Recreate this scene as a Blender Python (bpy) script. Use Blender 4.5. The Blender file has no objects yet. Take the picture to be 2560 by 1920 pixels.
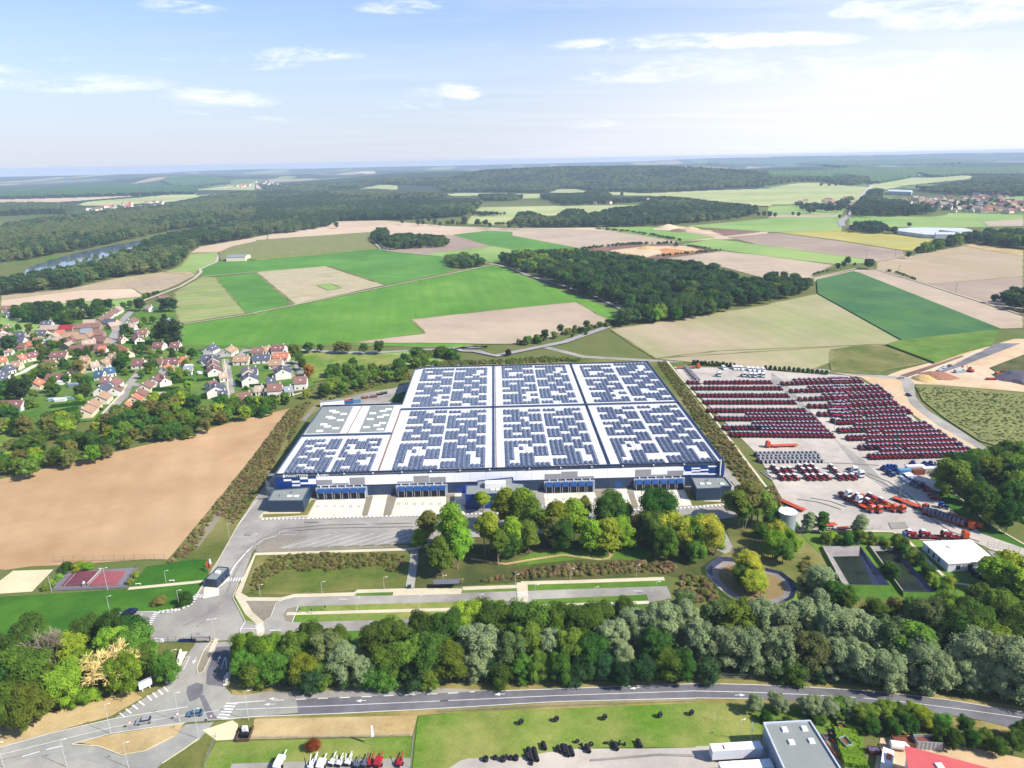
SUN_E = 4.7; SKY_S = 0.125; SKY_DUST = .8; EXPO = 0.76; HAZE = 8.5e-5; HAZE_COL = (.64, .79, 1.0, 1); CLOUD_COL = (5.6, 5.7, 6.0, 1)
import bpy, math, random
import numpy as np
random.seed(7); rng = np.random.default_rng(7)
R = math.radians
scene = bpy.context.scene
# ------------------------------------------------------------------ camera model
F = 1775.0; CX, CY = 1280.0, 960.0; CAMH = 150.0
ROLL = R(1.09994); PITCH = R(17.5335)
fw = np.array([0, math.cos(PITCH), -math.sin(PITCH)]); up0 = np.array([0, math.sin(PITCH), math.cos(PITCH)]); r0 = np.array([1., 0, 0])
rt = r0*math.cos(ROLL)-up0*math.sin(ROLL); up = up0*math.cos(ROLL)+r0*math.sin(ROLL)
CAMP = np.array([0, 0, CAMH])
def ray(x, y): return fw+rt*((x-CX)/F)-up*((y-CY)/F)
def G(x, y, z=0.0):
    v = ray(x, y); t = (z-CAMH)/v[2]
    return CAMP+v*t
def proj(P):
    q = np.asarray(P)-CAMP; d = q@fw
    return np.stack([CX+F*(q@rt)/d, CY-F*(q@up)/d], -1)
# crops used while surveying the site: origin x, origin y, scale
CR = dict(O=(0,0,.86406), F1=(0,380,3.456), F2=(640,380,3.456), F3=(1280,380,3.456), F4=(1920,380,3.456),
 V1=(0,740,4.608), V2=(400,780,4.608), W1=(640,860,3.456), W2=(1240,860,3.456), T1=(1640,860,4.608), T2=(2080,860,4.608),
 T3=(1840,1140,6.144), T4=(2160,1140,5.53), L1=(0,1340,4.608), L2=(400,1240,4.608), M1=(560,1200,3.456), M2=(1120,1200,3.456),
 R1=(1680,1200,5.027), R2=(1960,1260,3.687), B1=(0,1560,3.456), B2=(480,1640,3.456), B3=(1100,1640,3.456),
 B4=(1740,1640,5.267), B5=(2140,1640,5.267), A4=(660,1120,3.456), A5=(1260,1120,3.456), P=(0,0,1.0))
def px(c, x, y):
    o = CR[c]; return (o[0]+x/o[2], o[1]+y/o[2])
def pxs(spec):
    """'M1 10,20 30,40 L2 5,6' -> list of pixel pairs"""
    out = []; c = 'P'
    for t in spec.split():
        if ',' in t:
            a, b = t.split(','); out.append(px(c, float(a), float(b)))
        else: c = t
    return out
def W(spec, z=0.0): return [G(x, y, z) for x, y in pxs(spec)]
# ------------------------------------------------------------------ gentle relief far away
RIDGES = []
def ridge(x1, d1, x2, d2, h, w):
    a = np.array([d1*(x1-CX)/F, d1]); b = np.array([d2*(x2-CX)/F, d2]); RIDGES.append((a, b, h, w))
ridge(1080, 5900, 1300, 5200, 72, 800); ridge(1300, 5000, 1700, 4700, 92, 640); ridge(1700, 5400, 2000, 6200, 50, 800)
ridge(-500, 9500, 470, 10500, 52, 900); ridge(430, 7000, 560, 7000, 62, 420)
ridge(1900, 13500, 3200, 12500, 118, 1500); ridge(1250, 13900, 1720, 13800, 78, 900); ridge(1720, 13700, 1950, 13400, 112, 900); ridge(2450, 6400, 2900, 5600, 46, 700)
ridge(560, 14000, 1250, 13900, 66, 800); ridge(250, 13800, 560, 14000, 30, 900); ridge(900, 9800, 1150, 9500, 45, 500); ridge(640, 8200, 800, 8400, 34, 400); ridge(2050, 9000, 2300, 9400, 50, 500); ridge(1500, 9600, 1750, 9200, 58, 500)
def Hf(x, y):
    x = np.asarray(x, float); y = np.asarray(y, float); z = np.zeros(np.broadcast(x, y).shape)
    for a, b, h, w in RIDGES:
        ab = b-a; t = np.clip(((x-a[0])*ab[0]+(y-a[1])*ab[1])/(ab@ab), 0, 1)
        d2 = (x-a[0]-t*ab[0])**2+(y-a[1]-t*ab[1])**2
        z = np.maximum(z, h*np.exp(-d2/(2*w*w*0.55))-h*0.04)
    m = np.clip((np.hypot(x, y)-2400)/800, 0, 1)
    z = z+m*(3.0*np.sin(x/531.0+1.3)*np.sin(y/777.0)+2.0)
    return np.maximum(z, 0)
def GT(x, y, off=0.0):
    v = ray(x, y)
    t = (off-CAMH)/v[2] if v[2] < -1e-4 else 30000.
    if t > 2300:                       # march to the first hit on the relief
        ts = np.linspace(2000, min(t, 26000), 420)
        Q = CAMP+v*ts[:, None]; dz = Q[:, 2]-Hf(Q[:, 0], Q[:, 1])-off
        k = np.argmax(dz < 0)
        if dz[k] < 0 and k > 0:
            f = dz[k-1]/(dz[k-1]-dz[k]); t = ts[k-1]+(ts[k]-ts[k-1])*f
    p = CAMP+v*t
    return p
# ------------------------------------------------------------------ materials
KA = 0.62
def lin(c): c = c/255.0; return c/12.92 if c <= .04045 else ((c+.055)/1.055)**2.4
def S(r, g, b, k=KA): return (lin(r)*k, lin(g)*k, lin(b)*k, 1)
MATS = {}
class NT:
    def __init__(s, m): s.t = m.node_tree; s.n = s.t.nodes; s.l = s.t.links
    def new(s, k, **kw):
        n = s.n.new(k)
        for a, b in kw.items():
            if a in n.inputs: n.inputs[a].default_value = b
            else: setattr(n, a, b)
        return n
    def mix(s, f, a, b, mode='MIX'):
        n = s.n.new('ShaderNodeMix'); n.data_type = 'RGBA'; n.blend_type = mode
        for i, v in ((0, f), (6, a), (7, b)):
            if hasattr(v, 'node') or isinstance(v, bpy.types.NodeSocket): s.l.new(v, n.inputs[i])
            else: n.inputs[i].default_value = v
        return n.outputs[2]
    def math(s, op, a, b=0.0):
        n = s.n.new('ShaderNodeMath'); n.operation = op
        for i, v in ((0, a), (1, b)):
            if isinstance(v, bpy.types.NodeSocket): s.l.new(v, n.inputs[i])
            else: n.inputs[i].default_value = v
        return n.outputs[0]
    def noise(s, vec, scale, detail=3, rough=.55, lo=.35, hi=.65, dist=0):
        n = s.new('ShaderNodeTexNoise', Scale=scale, Detail=detail, Roughness=rough, Distortion=dist); s.l.new(vec, n.inputs['Vector'])
        r = s.n.new('ShaderNodeMapRange'); s.l.new(n.outputs['Fac'], r.inputs[0]); r.inputs[1].default_value = lo; r.inputs[2].default_value = hi
        return r.outputs[0]
def base_mat(name):
    m = bpy.data.materials.new(name); m.use_nodes = True; m.node_tree.nodes.clear()
    t = NT(m); o = t.new('ShaderNodeOutputMaterial'); p = t.new('ShaderNodeBsdfPrincipled')
    t.l.new(p.outputs[0], o.inputs[0]); return m, t, p
def GM(name, c1, c2=None, c3=None, s1=.6, s2=.02, s3=.15, stripe=None, rough=.92, grain=.14, spec=.2, row=None):
    """ground material: two tones by fine noise, third by broad noise, optional drilling stripes (angle, period, strength)"""
    if name in MATS: return MATS[name]
    m, t, p = base_mat(name); MATS[name] = m
    g = t.new('ShaderNodeNewGeometry').outputs['Position']
    c2 = c2 or c1; c3 = c3 or c1
    vec = g
    if stripe:
        mp = t.new('ShaderNodeMapping'); t.l.new(g, mp.inputs[0]); mp.inputs['Rotation'].default_value = (0, 0, -stripe[0])
        st = t.new('ShaderNodeMapping'); t.l.new(mp.outputs[0], st.inputs[0]); st.inputs['Scale'].default_value = (1, .035, 1)
        sn = t.noise(st.outputs[0], 1.0/stripe[1], 3, .6, .38, .62)
    n1 = t.noise(vec, s1, 4, .6, .3, .7); n2 = t.noise(vec, s2, 4, .6, .38, .62); n3 = t.noise(vec, s3, 3, .6, .3, .7)
    c = t.mix(n1, c1, c2); c = t.mix(n2, c, c3); c = t.mix(t.math('MULTIPLY', n3, .35), c, c2)
    if stripe: c = t.mix(t.math('MULTIPLY', sn, stripe[2]), c, stripe[3] if len(stripe) > 3 else c2)
    if row:
        rm = t.new('ShaderNodeMapping'); t.l.new(g, rm.inputs[0]); rm.inputs['Rotation'].default_value = (0, 0, -row[0]); rs = t.new('ShaderNodeSeparateXYZ'); t.l.new(rm.outputs[0], rs.inputs[0])
        fr = t.math('FRACT', t.math('DIVIDE', rs.outputs[0], row[1])); c = t.mix(t.math('MULTIPLY', t.math('LESS_THAN', fr, .06), .13), c, S(160,170,96))
    if stripe or grain:      # broad patches of better and poorer growth
        pn = t.noise(g, s3*.35, 5, .7, .25, .75, .6); pv = t.math('MULTIPLY_ADD', pn, .36); pv.node.inputs[2].default_value = .82
        h2 = t.n.new('ShaderNodeHueSaturation'); t.l.new(pv, h2.inputs['Value']); t.l.new(c, h2.inputs['Color']); c = h2.outputs[0]
    if grain:
        gn = t.noise(vec, 2.2, 2, .7, .25, .75); gv = t.math('MULTIPLY_ADD', gn, 2*grain); gv.node.inputs[2].default_value = 1-grain
        hs = t.n.new('ShaderNodeHueSaturation'); t.l.new(gv, hs.inputs['Value']); t.l.new(c, hs.inputs['Color']); c = hs.outputs[0]
    t.l.new(c, p.inputs['Base Color']); p.inputs['Roughness'].default_value = rough; p.inputs['Specular IOR Level'].default_value = spec
    return m
def OM(name, col, rough=.5, metal=0.0, var=.08, scale=1.5, spec=.4, dirt=None):
    """object material: flat paint with slight mottling"""
    if name in MATS: return MATS[name]
    m, t, p = base_mat(name); MATS[name] = m
    v = t.new('ShaderNodeNewGeometry').outputs['Position']
    n = t.noise(v, scale, 3, .6, .3, .7)
    d = dirt or tuple(x*(1-2.5*var) for x in col[:3])+(1,)
    c = t.mix(n, col, d) if not dirt else t.mix(t.math('MULTIPLY', n, .6), col, d)
    t.l.new(c, p.inputs['Base Color']); p.inputs['Roughness'].default_value = rough; p.inputs['Metallic'].default_value = metal
    p.inputs['Specular IOR Level'].default_value = spec
    return m
def LM(name, cols, k=1.0, trans=.42, hue=.035, val=.3):
    """foliage: tint varies by tree and by clump inside the crown"""
    if name in MATS: return MATS[name]
    cols = [tuple(min(.9, q*k) for q in c[:3])+(1,) for c in cols]
    m = bpy.data.materials.new(name); m.use_nodes = True; m.node_tree.nodes.clear(); MATS[name] = m
    t = NT(m); o = t.new('ShaderNodeOutputMaterial')
    g = t.new('ShaderNodeNewGeometry'); oi = t.new('ShaderNodeObjectInfo')
    n = t.noise(g.outputs['Position'], .33, 2, .6, .35, .65); n2 = t.noise(g.outputs['Position'], 1.4, 2, .6, .3, .7)
    c = t.mix(n, cols[0], cols[1]); c = t.mix(t.math('MULTIPLY', n2, .5), c, cols[2] if len(cols) > 2 else cols[0])
    hs = t.n.new('ShaderNodeHueSaturation'); t.l.new(c, hs.inputs['Color'])
    h = t.math('MULTIPLY_ADD', oi.outputs['Random'], hue*2); h.node.inputs[2].default_value = .5-hue*1.05
    r2 = t.math('FRACT', t.math('MULTIPLY', oi.outputs['Random'], 7.31)); v = t.math('MULTIPLY_ADD', r2, val*2); v.node.inputs[2].default_value = 1-val
    t.l.new(h, hs.inputs['Hue']); t.l.new(v, hs.inputs['Value'])
    d = t.new('ShaderNodeBsdfDiffuse'); tr = t.new('ShaderNodeBsdfTranslucent'); mx = t.new('ShaderNodeMixShader'); mx.inputs[0].default_value = trans
    t.l.new(hs.outputs[0], d.inputs[0]); t.l.new(hs.outputs[0], tr.inputs[0]); t.l.new(d.outputs[0], mx.inputs[1]); t.l.new(tr.outputs[0], mx.inputs[2])
    t.l.new(mx.outputs[0], o.inputs[0]); return m
# ------------------------------------------------------------------ mesh builder
class MB:
    def __init__(s): s.v = []; s.f = []; s.m = []
    def add(s, vs, fs, mi=0):
        k = len(s.v); s.v += [tuple(map(float, q)) for q in vs]; s.f += [tuple(i+k for i in f) for f in fs]; s.m += [mi]*len(fs); return s
    def box(s, x0, x1, y0, y1, z0, z1, mi=0, taper=0.0, ty=None):
        t = taper; u = t if ty is None else ty
        vs = [(x0,y0,z0),(x1,y0,z0),(x1,y1,z0),(x0,y1,z0),(x0+t,y0+u,z1),(x1-t,y0+u,z1),(x1-t,y1-u,z1),(x0+t,y1-u,z1)]
        return s.add(vs, [(0,3,2,1),(4,5,6,7),(0,1,5,4),(1,2,6,5),(2,3,7,6),(3,0,4,7)], mi)
    def prism(s, poly, z0, z1, mi=0, top=True, side=None):
        n = len(poly)
        a = sum(poly[i][0]*poly[(i+1)%n][1]-poly[(i+1)%n][0]*poly[i][1] for i in range(n))
        if a < 0: poly = poly[::-1]
        vs = [(p[0], p[1], z0) for p in poly]+[(p[0], p[1], z1) for p in poly]
        s.add(vs, [(i, (i+1)%n, n+(i+1)%n, n+i) for i in range(n)], mi if side is None else side)
        if top: s.f.append(tuple(len(s.v)-n+i for i in range(n))); s.m.append(mi)
        return s
    def cyl(s, x, y, z0, z1, r, r2=None, n=10, mi=0, cap=True):
        r2 = r if r2 is None else r2
        vs = [(x+r*math.cos(2*math.pi*i/n), y+r*math.sin(2*math.pi*i/n), z0) for i in range(n)]+[(x+r2*math.cos(2*math.pi*i/n), y+r2*math.sin(2*math.pi*i/n), z1) for i in range(n)]
        fs = [(i, (i+1)%n, n+(i+1)%n, n+i) for i in range(n)]
        if cap: fs += [tuple(range(n, 2*n)), tuple(range(n-1, -1, -1))]
        return s.add(vs, fs, mi)
    def tube(s, a, b, r, r2=None, n=6, mi=0):
        a = np.array(a, float); b = np.array(b, float); r2 = r if r2 is None else r2
        d = b-a; L = np.linalg.norm(d); d = d/max(L, 1e-9)
        u = np.cross(d, (0, 0, 1) if abs(d[2]) < .9 else (1, 0, 0)); u /= np.linalg.norm(u); w = np.cross(d, u)
        vs = []
        for c, q in ((a, r), (b, r2)):
            for i in range(n):
                t = 2*math.pi*i/n; vs.append(c+(u*math.cos(t)+w*math.sin(t))*q)
        return s.add(vs, [(i, (i+1)%n, n+(i+1)%n, n+i) for i in range(n)]+[tuple(range(n, 2*n)), tuple(range(n-1, -1, -1))], mi)
    def quad(s, a, b, c, d, mi=0): return s.add([a, b, c, d], [(0, 1, 2, 3)], mi)
    def strip(s, pts, w, z=0.0, mi=0, h=0.0):
        """flat ribbon of width w along 2-D points"""
        P = [np.array(p[:2], float) for p in pts]; L = []; Q = []
        for i, p in enumerate(P):
            d = (P[min(i+1, len(P)-1)]-P[max(i-1, 0)]); d /= max(np.linalg.norm(d), 1e-9); nn = np.array([-d[1], d[0]])
            L.append(p+nn*w/2); Q.append(p-nn*w/2)
        n = len(P); vs = [(a[0], a[1], z+h) for a in L]+[(a[0], a[1], z+h) for a in Q]
        fs = [(i, n+i, n+i+1, i+1) for i in range(n-1)]
        if h > 0:
            vs += [(a[0], a[1], z) for a in L]+[(a[0], a[1], z) for a in Q]
            fs += [(i, i+1, 2*n+i+1, 2*n+i) for i in range(n-1)]+[(n+i, 3*n+i, 3*n+i+1, n+i+1) for i in range(n-1)]+[(0, 2*n, 3*n, n), (n-1, 2*n-1, 4*n-1, 3*n-1)]
        return s.add(vs, fs, mi)
    def xf(s, loc=(0,0,0), rz=0, sc=1):
        c, q = math.cos(rz)*sc, math.sin(rz)*sc
        s.v = [(x*c-y*q+loc[0], x*q+y*c+loc[1], z*sc+loc[2]) for x, y, z in s.v]; return s
    def merge(s, o, loc=(0,0,0), rz=0, sc=1):
        c, q = math.cos(rz)*sc, math.sin(rz)*sc
        k = len(s.v); s.v += [(x*c-y*q+loc[0], x*q+y*c+loc[1], z*sc+loc[2]) for x, y, z in o.v]
        s.f += [tuple(i+k for i in f) for f in o.f]; s.m += o.m; return s
    def mesh(s, name, mats, smooth=False):
        me = bpy.data.meshes.new(name); me.from_pydata(s.v, [], s.f)
        for m in (mats if isinstance(mats, (list, tuple)) else [mats]): me.materials.append(m)
        if any(s.m): me.polygons.foreach_set('material_index', s.m)
        if smooth: me.polygons.foreach_set('use_smooth', [True]*len(s.f))
        me.update(); return me
    def build(s, name, mats, parent=None, smooth=False):
        o = bpy.data.objects.new(name, s.mesh(name, mats, smooth)); link(o)
        if parent: o.parent = parent
        return o
def link(o): scene.collection.objects.link(o); return o
def tag(o, label=None, cat=None, group=None, kind=None):
    if label: o['label'] = label
    if cat: o['category'] = cat
    if group: o['group'] = group
    if kind: o['kind'] = kind
    return o
def empty(name, loc, rz=0, label=None, cat=None, group=None):
    o = bpy.data.objects.new(name, None); link(o); o.location = loc; o.rotation_euler = (0, 0, rz); o.empty_display_size = .5
    return tag(o, label, cat, group)
def copy_tree(o, parent=None):
    c = o.copy(); link(c)
    if parent: c.parent = parent
    for ch in list(o.children): copy_tree(ch, c)
    return c
def struct(o): o['kind'] = 'structure'; return o
ORD = 'first second third fourth fifth sixth seventh eighth ninth tenth eleventh twelfth thirteenth fourteenth fifteenth sixteenth seventeenth eighteenth nineteenth twentieth'.split()
TENS = {2: 'twenty', 3: 'thirty', 4: 'forty', 5: 'fifty', 6: 'sixty', 7: 'seventy', 8: 'eighty', 9: 'ninety', 10: 'hundred', 11:'hundred and ten', 12:'hundred and twenty', 13:'hundred and thirty', 14:'hundred and forty', 15:'hundred and fifty'}
def ordn(i):
    """0 -> first"""
    n = i+1
    if n > 100: return 'hundred and '+ordn(n-101)
    if n == 100: return 'hundredth'
    if n <= 20: return ORD[n-1]
    t, u = divmod(n, 10)
    return TENS[t]+('th' if u == 0 and t >= 10 else '')+('' if u == 0 and t >= 10 else ('-'+ORD[u-1] if u else '')) if u or t >= 10 else TENS[t][:-1]+'ieth'
# ------------------------------------------------------------------ sheets
LAY = [0]
def lvl():
    LAY[0] += 1; return LAY[0]*.0004
from mathutils.geometry import delaunay_2d_cdt
from mathutils import Vector
def cdt(P):
    c = P[0]; r_ = delaunay_2d_cdt([Vector((x-c[0], y-c[1])) for x, y in P], [], [list(range(len(P)))], 1, 1e-4)
    return [(v[0]+c[0], v[1]+c[1]) for v in r_[0]], [tuple(f) for f in r_[2]]
def sheet(name, spec, m, lay=1, dz=.02, h=0.0):
    """flat piece of ground on its own level; h makes a standing crop or a kerbed slab"""
    z = lay*dz+lvl(); P = [tuple(G(x, y, z+h)[:2]) for x, y in (pxs(spec) if isinstance(spec, str) else spec)]
    P = [p for i, p in enumerate(P) if math.dist(p, P[i-1]) > .05]; b = MB(); V_, T_ = cdt(P); n = len(P)
    if h > 0: b.add([(x, y, z-.02) for x, y in P]+[(x, y, z+h) for x, y in P], [(i, (i+1) % n, n+(i+1) % n, n+i) for i in range(n)])
    b.add([(x, y, z+h) for x, y in V_], T_)
    o = b.build(name, m)
    if h == 0 and o.data.polygons[0].normal.z < 0: o.data.flip_normals()
    return struct(o)
def lane(name, spec, w, m, lay=2, dz=.02, h=0.0):
    z = lay*dz+lvl(); P = [G(x, y, z)[:2] for x, y in pxs(spec)]
    return struct(MB().strip(P, w, z, 0, h).build(name, m))
def inpoly(X, Y, poly):
    X = np.asarray(X); Y = np.asarray(Y); r = np.zeros(X.shape, bool); n = len(poly); j = n-1
    for i in range(n):
        xi, yi = poly[i]; xj, yj = poly[j]
        c = ((yi > Y) != (yj > Y)) & (X < (xj-xi)*(Y-yi)/((yj-yi) if yj != yi else 1e-9)+xi); r ^= c; j = i
    return r
def drape(name, spec, m, sx=6, sy=1.5, off=2.5, canopy=0.0, kind='structure'):
    """far piece of land laid over the relief; with canopy>0 a closed wood of that height with uneven top and real edges"""
    poly = pxs(spec) if isinstance(spec, str) else spec
    xs = np.arange(min(p[0] for p in poly), max(p[0] for p in poly)+sx, sx); ys = np.arange(min(p[1] for p in poly), max(p[1] for p in poly)+sy, sy)
    XX, YY = np.meshgrid(xs, ys); ins = inpoly(XX, YY, poly)
    idx = -np.ones(XX.shape, int); V = []
    for j in range(len(ys)):
        for i in range(len(xs)):
            if ins[j, i]:
                hh = canopy*(0.75+.5*random.random()) if canopy else 0
                p = GT(XX[j, i], YY[j, i], off+canopy*.8 if canopy else off)
                if math.hypot(p[0], p[1]) > 15000: continue
                idx[j, i] = len(V); V.append((p[0], p[1], Hf(p[0], p[1])+off+hh))
    Fc = []; edge = {}
    for j in range(len(ys)-1):
        for i in range(len(xs)-1):
            q = (idx[j, i], idx[j, i+1], idx[j+1, i+1], idx[j+1, i])
            q = tuple(k for k in q if k >= 0)
            if len(q) >= 3:
                Fc.append(q[::-1])
                if canopy:
                    for a in range(len(q)):
                        e = (q[a], q[(a+1) % len(q)]); edge[e] = edge.get(e, 0)+1
    if canopy:
        cache = {}
        def low(k):
            if k not in cache: cache[k] = len(V); V.append((V[k][0], V[k][1], float(Hf(V[k][0], V[k][1]))-1))
            return cache[k]
        for (a, b_), c in list(edge.items()):
            if (b_, a) not in edge: Fc.append((a, b_, low(b_), low(a)))
    if not Fc: return None
    me = bpy.data.meshes.new(name); me.from_pydata([tuple(map(float, v)) for v in V], [], Fc); me.materials.append(m); me.update()
    o = link(bpy.data.objects.new(name, me)); o['kind'] = kind; return o
# ------------------------------------------------------------------ ground base
def ground_base():
    rad = [0, 30]+list(np.geomspace(60, 15300, 150)); na = 168
    V = []; Fc = []
    for i, r in enumerate(rad):
        for k in range(na):
            a = 2*math.pi*k/na; x, y = r*math.sin(a), r*math.cos(a); V.append((x, y, float(Hf(x, y))))
    V = np.array(V); Fc = []
    for i in range(1, len(rad)-1):
        for k in range(na):
            a, b = i*na+k, i*na+(k+1) % na; Fc.append((a, a+na, b+na, b))
    Fc.append(tuple(na+k for k in range(na-1, -1, -1)))
    me = bpy.data.meshes.new('ground'); me.from_pydata(V.tolist(), [], Fc)
    m, t, p = base_mat('open_country'); MATS['open_country'] = m
    g = t.new('ShaderNodeNewGeometry').outputs['Position']
    vo = t.new('ShaderNodeTexVoronoi', Scale=.0024); mp = t.new('ShaderNodeMapping'); mp.inputs['Scale'].default_value = (1.3, .4, 1)
    t.l.new(g, mp.inputs[0]); t.l.new(mp.outputs[0], vo.inputs['Vector'])
    rp = t.new('ShaderNodeValToRGB'); t.l.new(vo.outputs['Color'], rp.inputs[0]); cr = rp.color_ramp
    cr.interpolation = 'CONSTANT'; cr.elements[0].color = S(66, 88, 56); cr.elements[1].position = .25; cr.elements[1].color = S(54, 78, 52)
    for q, c in ((.46, S(160, 170, 108)), (.51, S(62, 86, 54)), (.64, S(190, 174, 138)), (.68, S(58, 80, 52)), (.8, S(120, 146, 84))):
        e = cr.elements.new(q); e.color = c
    near = t.noise(g, .03, 4, .6, .35, .65); c2 = t.mix(near, S(118, 132, 66), S(140, 138, 84)); fine = t.noise(g, .9, 4, .65, .3, .7)
    c2 = t.mix(t.math('MULTIPLY', fine, .55), c2, S(84, 104, 48))
    dist = t.new('ShaderNodeVectorMath', operation='LENGTH'); t.l.new(g, dist.inputs[0])
    mr = t.new('ShaderNodeMapRange'); t.l.new(dist.outputs['Value'], mr.inputs[0]); mr.inputs[1].default_value = 2600; mr.inputs[2].default_value = 3400
    t.l.new(t.mix(mr.outputs[0], c2, rp.outputs[0]), p.inputs['Base Color']); p.inputs['Roughness'].default_value = .95; p.inputs['Specular IOR Level'].default_value = .1
    me.materials.append(m); me.update(); o = link(bpy.data.objects.new('ground', me)); struct(o)
ground_base()
# ------------------------------------------------------------------ ground materials
lawn = GM('lawn_grass', S(98,142,44), S(76,118,32), S(128,156,62), s1=.5, s2=.03)
lawnd = GM('deep_green_lawn', S(62,122,26), S(46,98,18), S(86,136,36), s1=.5, s2=.03)
lawny = GM('bright_meadow', S(122,160,50), S(96,134,38), S(172,172,94), s1=.5, s2=.045, grain=.2)
mead = GM('rough_meadow', S(120,128,58), S(92,108,42), S(160,150,90), s1=.6, s2=.03)
dry = GM('dry_grass', S(208,180,124), S(184,156,102), S(226,200,148), s1=.8, s2=.04)
verge = GM('verge_grass', S(164,152,86), S(128,128,62), S(196,172,110), s1=.8, s2=.05)
asph = GM('asphalt', S(178,172,162), S(156,151,144), S(200,194,182), s1=.18, s2=.035, grain=.08)
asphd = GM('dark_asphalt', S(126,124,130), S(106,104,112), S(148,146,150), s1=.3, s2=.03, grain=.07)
asphg = GM('worn_asphalt', S(176,176,166), S(156,156,150), S(196,192,180), s1=.3, s2=.03, grain=.06)
conc = GM('concrete_slab', S(244,232,210,.7), S(230,218,196,.7), S(250,242,224,.7), s1=.3, s2=.05, grain=.05)
yardc = GM('yard_concrete', S(210,202,192), S(196,186,174), S(228,216,200), s1=.15, s2=.02, grain=.06)
cream = GM('pale_paving', S(240,228,196), S(226,212,180), s1=.6, grain=.04)
gravel = GM('gravel_bed', S(176,168,156), S(150,142,128), S(160,150,120), s1=1.2, grain=.2)
mark = GM('road_paint', S(246,246,244,.8), S(220,220,216,.8), s1=3, grain=.04, rough=.6)
soil = GM('bare_soil', S(214,176,132), S(194,154,110), S(228,192,148), s1=.1, s2=.012, s3=.02, stripe=(R(20), 9, .25), grain=.05)
strawf = GM('stubble', S(214,192,164), S(196,172,148), S(206,186,140), s1=.05, s2=.008, s3=.02, stripe=(R(35), 7, .45, S(180,160,128)), grain=.05)
pink = GM('pale_ploughland', S(212,190,164), S(194,172,148), S(220,200,172), s1=.04, s2=.006, s3=.02, stripe=(R(80), 14, .3), grain=.04)
pinkd = GM('brown_ploughland', S(188,164,146), S(172,150,134), S(198,176,152), s1=.04, s2=.006, s3=.02, stripe=(R(75), 14, .3), grain=.04)
peach = GM('golden_stubble', S(232,208,176), S(222,190,158), S(236,214,186), s1=.03, s2=.004, s3=.01, stripe=(R(85), 20, .35), grain=.03)
gr1 = GM('young_crop', S(100,156,50), S(82,140,42), S(116,172,68), s1=.06, s2=.01, s3=.03, stripe=(R(62), 8, .35, S(72,136,52)), grain=.07, row=(R(62), 20))
gr2 = GM('bright_crop', S(106,162,44), S(88,146,38), S(130,178,66), s1=.06, s2=.008, s3=.02, stripe=(R(8), 9, .35, S(78,140,44)), grain=.07, row=(R(8), 22))
gr3 = GM('beet_field', S(66,122,62), S(54,104,58), S(98,146,66), s1=.1, s2=.012, s3=.03, stripe=(R(30), 9, .5, S(86,128,84)), grain=.08, row=(R(30), 18))
pal = GM('pale_pasture', S(196,204,134), S(170,188,112), S(212,210,150), s1=.02, s2=.004, s3=.01, grain=.03)
past = GM('green_pasture', S(150,188,96), S(136,176,84), S(178,196,116), s1=.03, s2=.005, s3=.02, grain=.04)
mixf = GM('half_harvested_field', S(212,188,160), S(200,178,146), S(154,172,94), s1=.04, s2=.005, s3=.02, stripe=(R(10), 10, .35, S(206,186,160)), grain=.05)
striped = GM('patchy_stubble_strip', S(204,182,142), S(166,172,100), S(190,172,128), s1=.05, s2=.02, s3=.05, stripe=(R(112), 7, .9, S(128,170,76)), grain=.05)
palestr = GM('straw_strips', S(222,204,176), S(202,186,150), S(214,198,166), s1=.06, s2=.02, stripe=(R(128), 7, .7, S(184,176,126)), grain=.05)
maize = GM('standing_maize', S(176,172,108), S(110,124,66), S(150,152,88), s1=.35, s2=.01, grain=.22)
yell = GM('sunflower_field', S(214,196,96), S(200,184,84), S(196,190,110), s1=.04, s2=.01, s3=.02, grain=.05)
sand = GM('sandy_works', S(238,204,160), S(222,180,130), S(244,222,190), s1=.08, s2=.02, grain=.08)
ochre = GM('orange_spoil', S(222,150,90), S(200,120,70), S(236,178,110), s1=.1, s2=.03, grain=.1)
darkso = GM('dark_spoil', S(150,112,100), S(128,96,90), S(170,130,110), s1=.1, s2=.03, grain=.1)
track = GM('farm_track', S(222,208,186), S(206,190,168), s1=.3, grain=.06)
roadf = GM('country_road', S(186,180,178), S(172,166,166), s1=.1, grain=.04)
forb = GM('wild_ground', S(88,100,50), S(70,84,40), S(120,116,62), s1=.5, s2=.05)
crtr = GM('red_court', S(178,96,104), S(160,80,92), S(188,110,112), s1=.6, grain=.06)
crtp = GM('worn_court', S(132,72,86), S(110,60,76), S(150,90,98), s1=.3, grain=.1)
crtg = GM('grey_court', S(150,144,150), S(128,122,130), s1=.5, grain=.08)
beach = GM('sand_court', S(248,232,192), S(238,216,172), s1=.5, grain=.05)
margin = GM('margin_grass', S(132,140,76), S(104,116,58), S(168,160,104), s1=.3, s2=.03)
farw = LM('far_wood', (S(70,96,58), S(52,80,50), S(92,110,64)), k=1.9, trans=0.1)
farw2 = LM('far_wood_pale', (S(96,120,80), S(74,100,70), S(120,136,84)), k=1.7, trans=0.1)
def watermat():
    m, t, p = base_mat('pond_water'); nn_ = t.new('ShaderNodeNewGeometry').outputs['Position']; t.l.new(t.mix(t.noise(nn_, .12, 4, .6, .35, .65), S(34,42,30), S(58,66,40)), p.inputs['Base Color']); p.inputs['Roughness'].default_value = .25; p.inputs['Specular IOR Level'].default_value = .12
    n = t.new('ShaderNodeTexNoise', Scale=1.2, Detail=3); b = t.new('ShaderNodeBump', Strength=.15, Distance=.05); t.l.new(n.outputs[0], b.inputs['Height']); t.l.new(b.outputs[0], p.inputs['Normal']); return m
water = watermat()
riverw = OM('river_water', S(120,140,160), .06, spec=.6)
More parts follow.
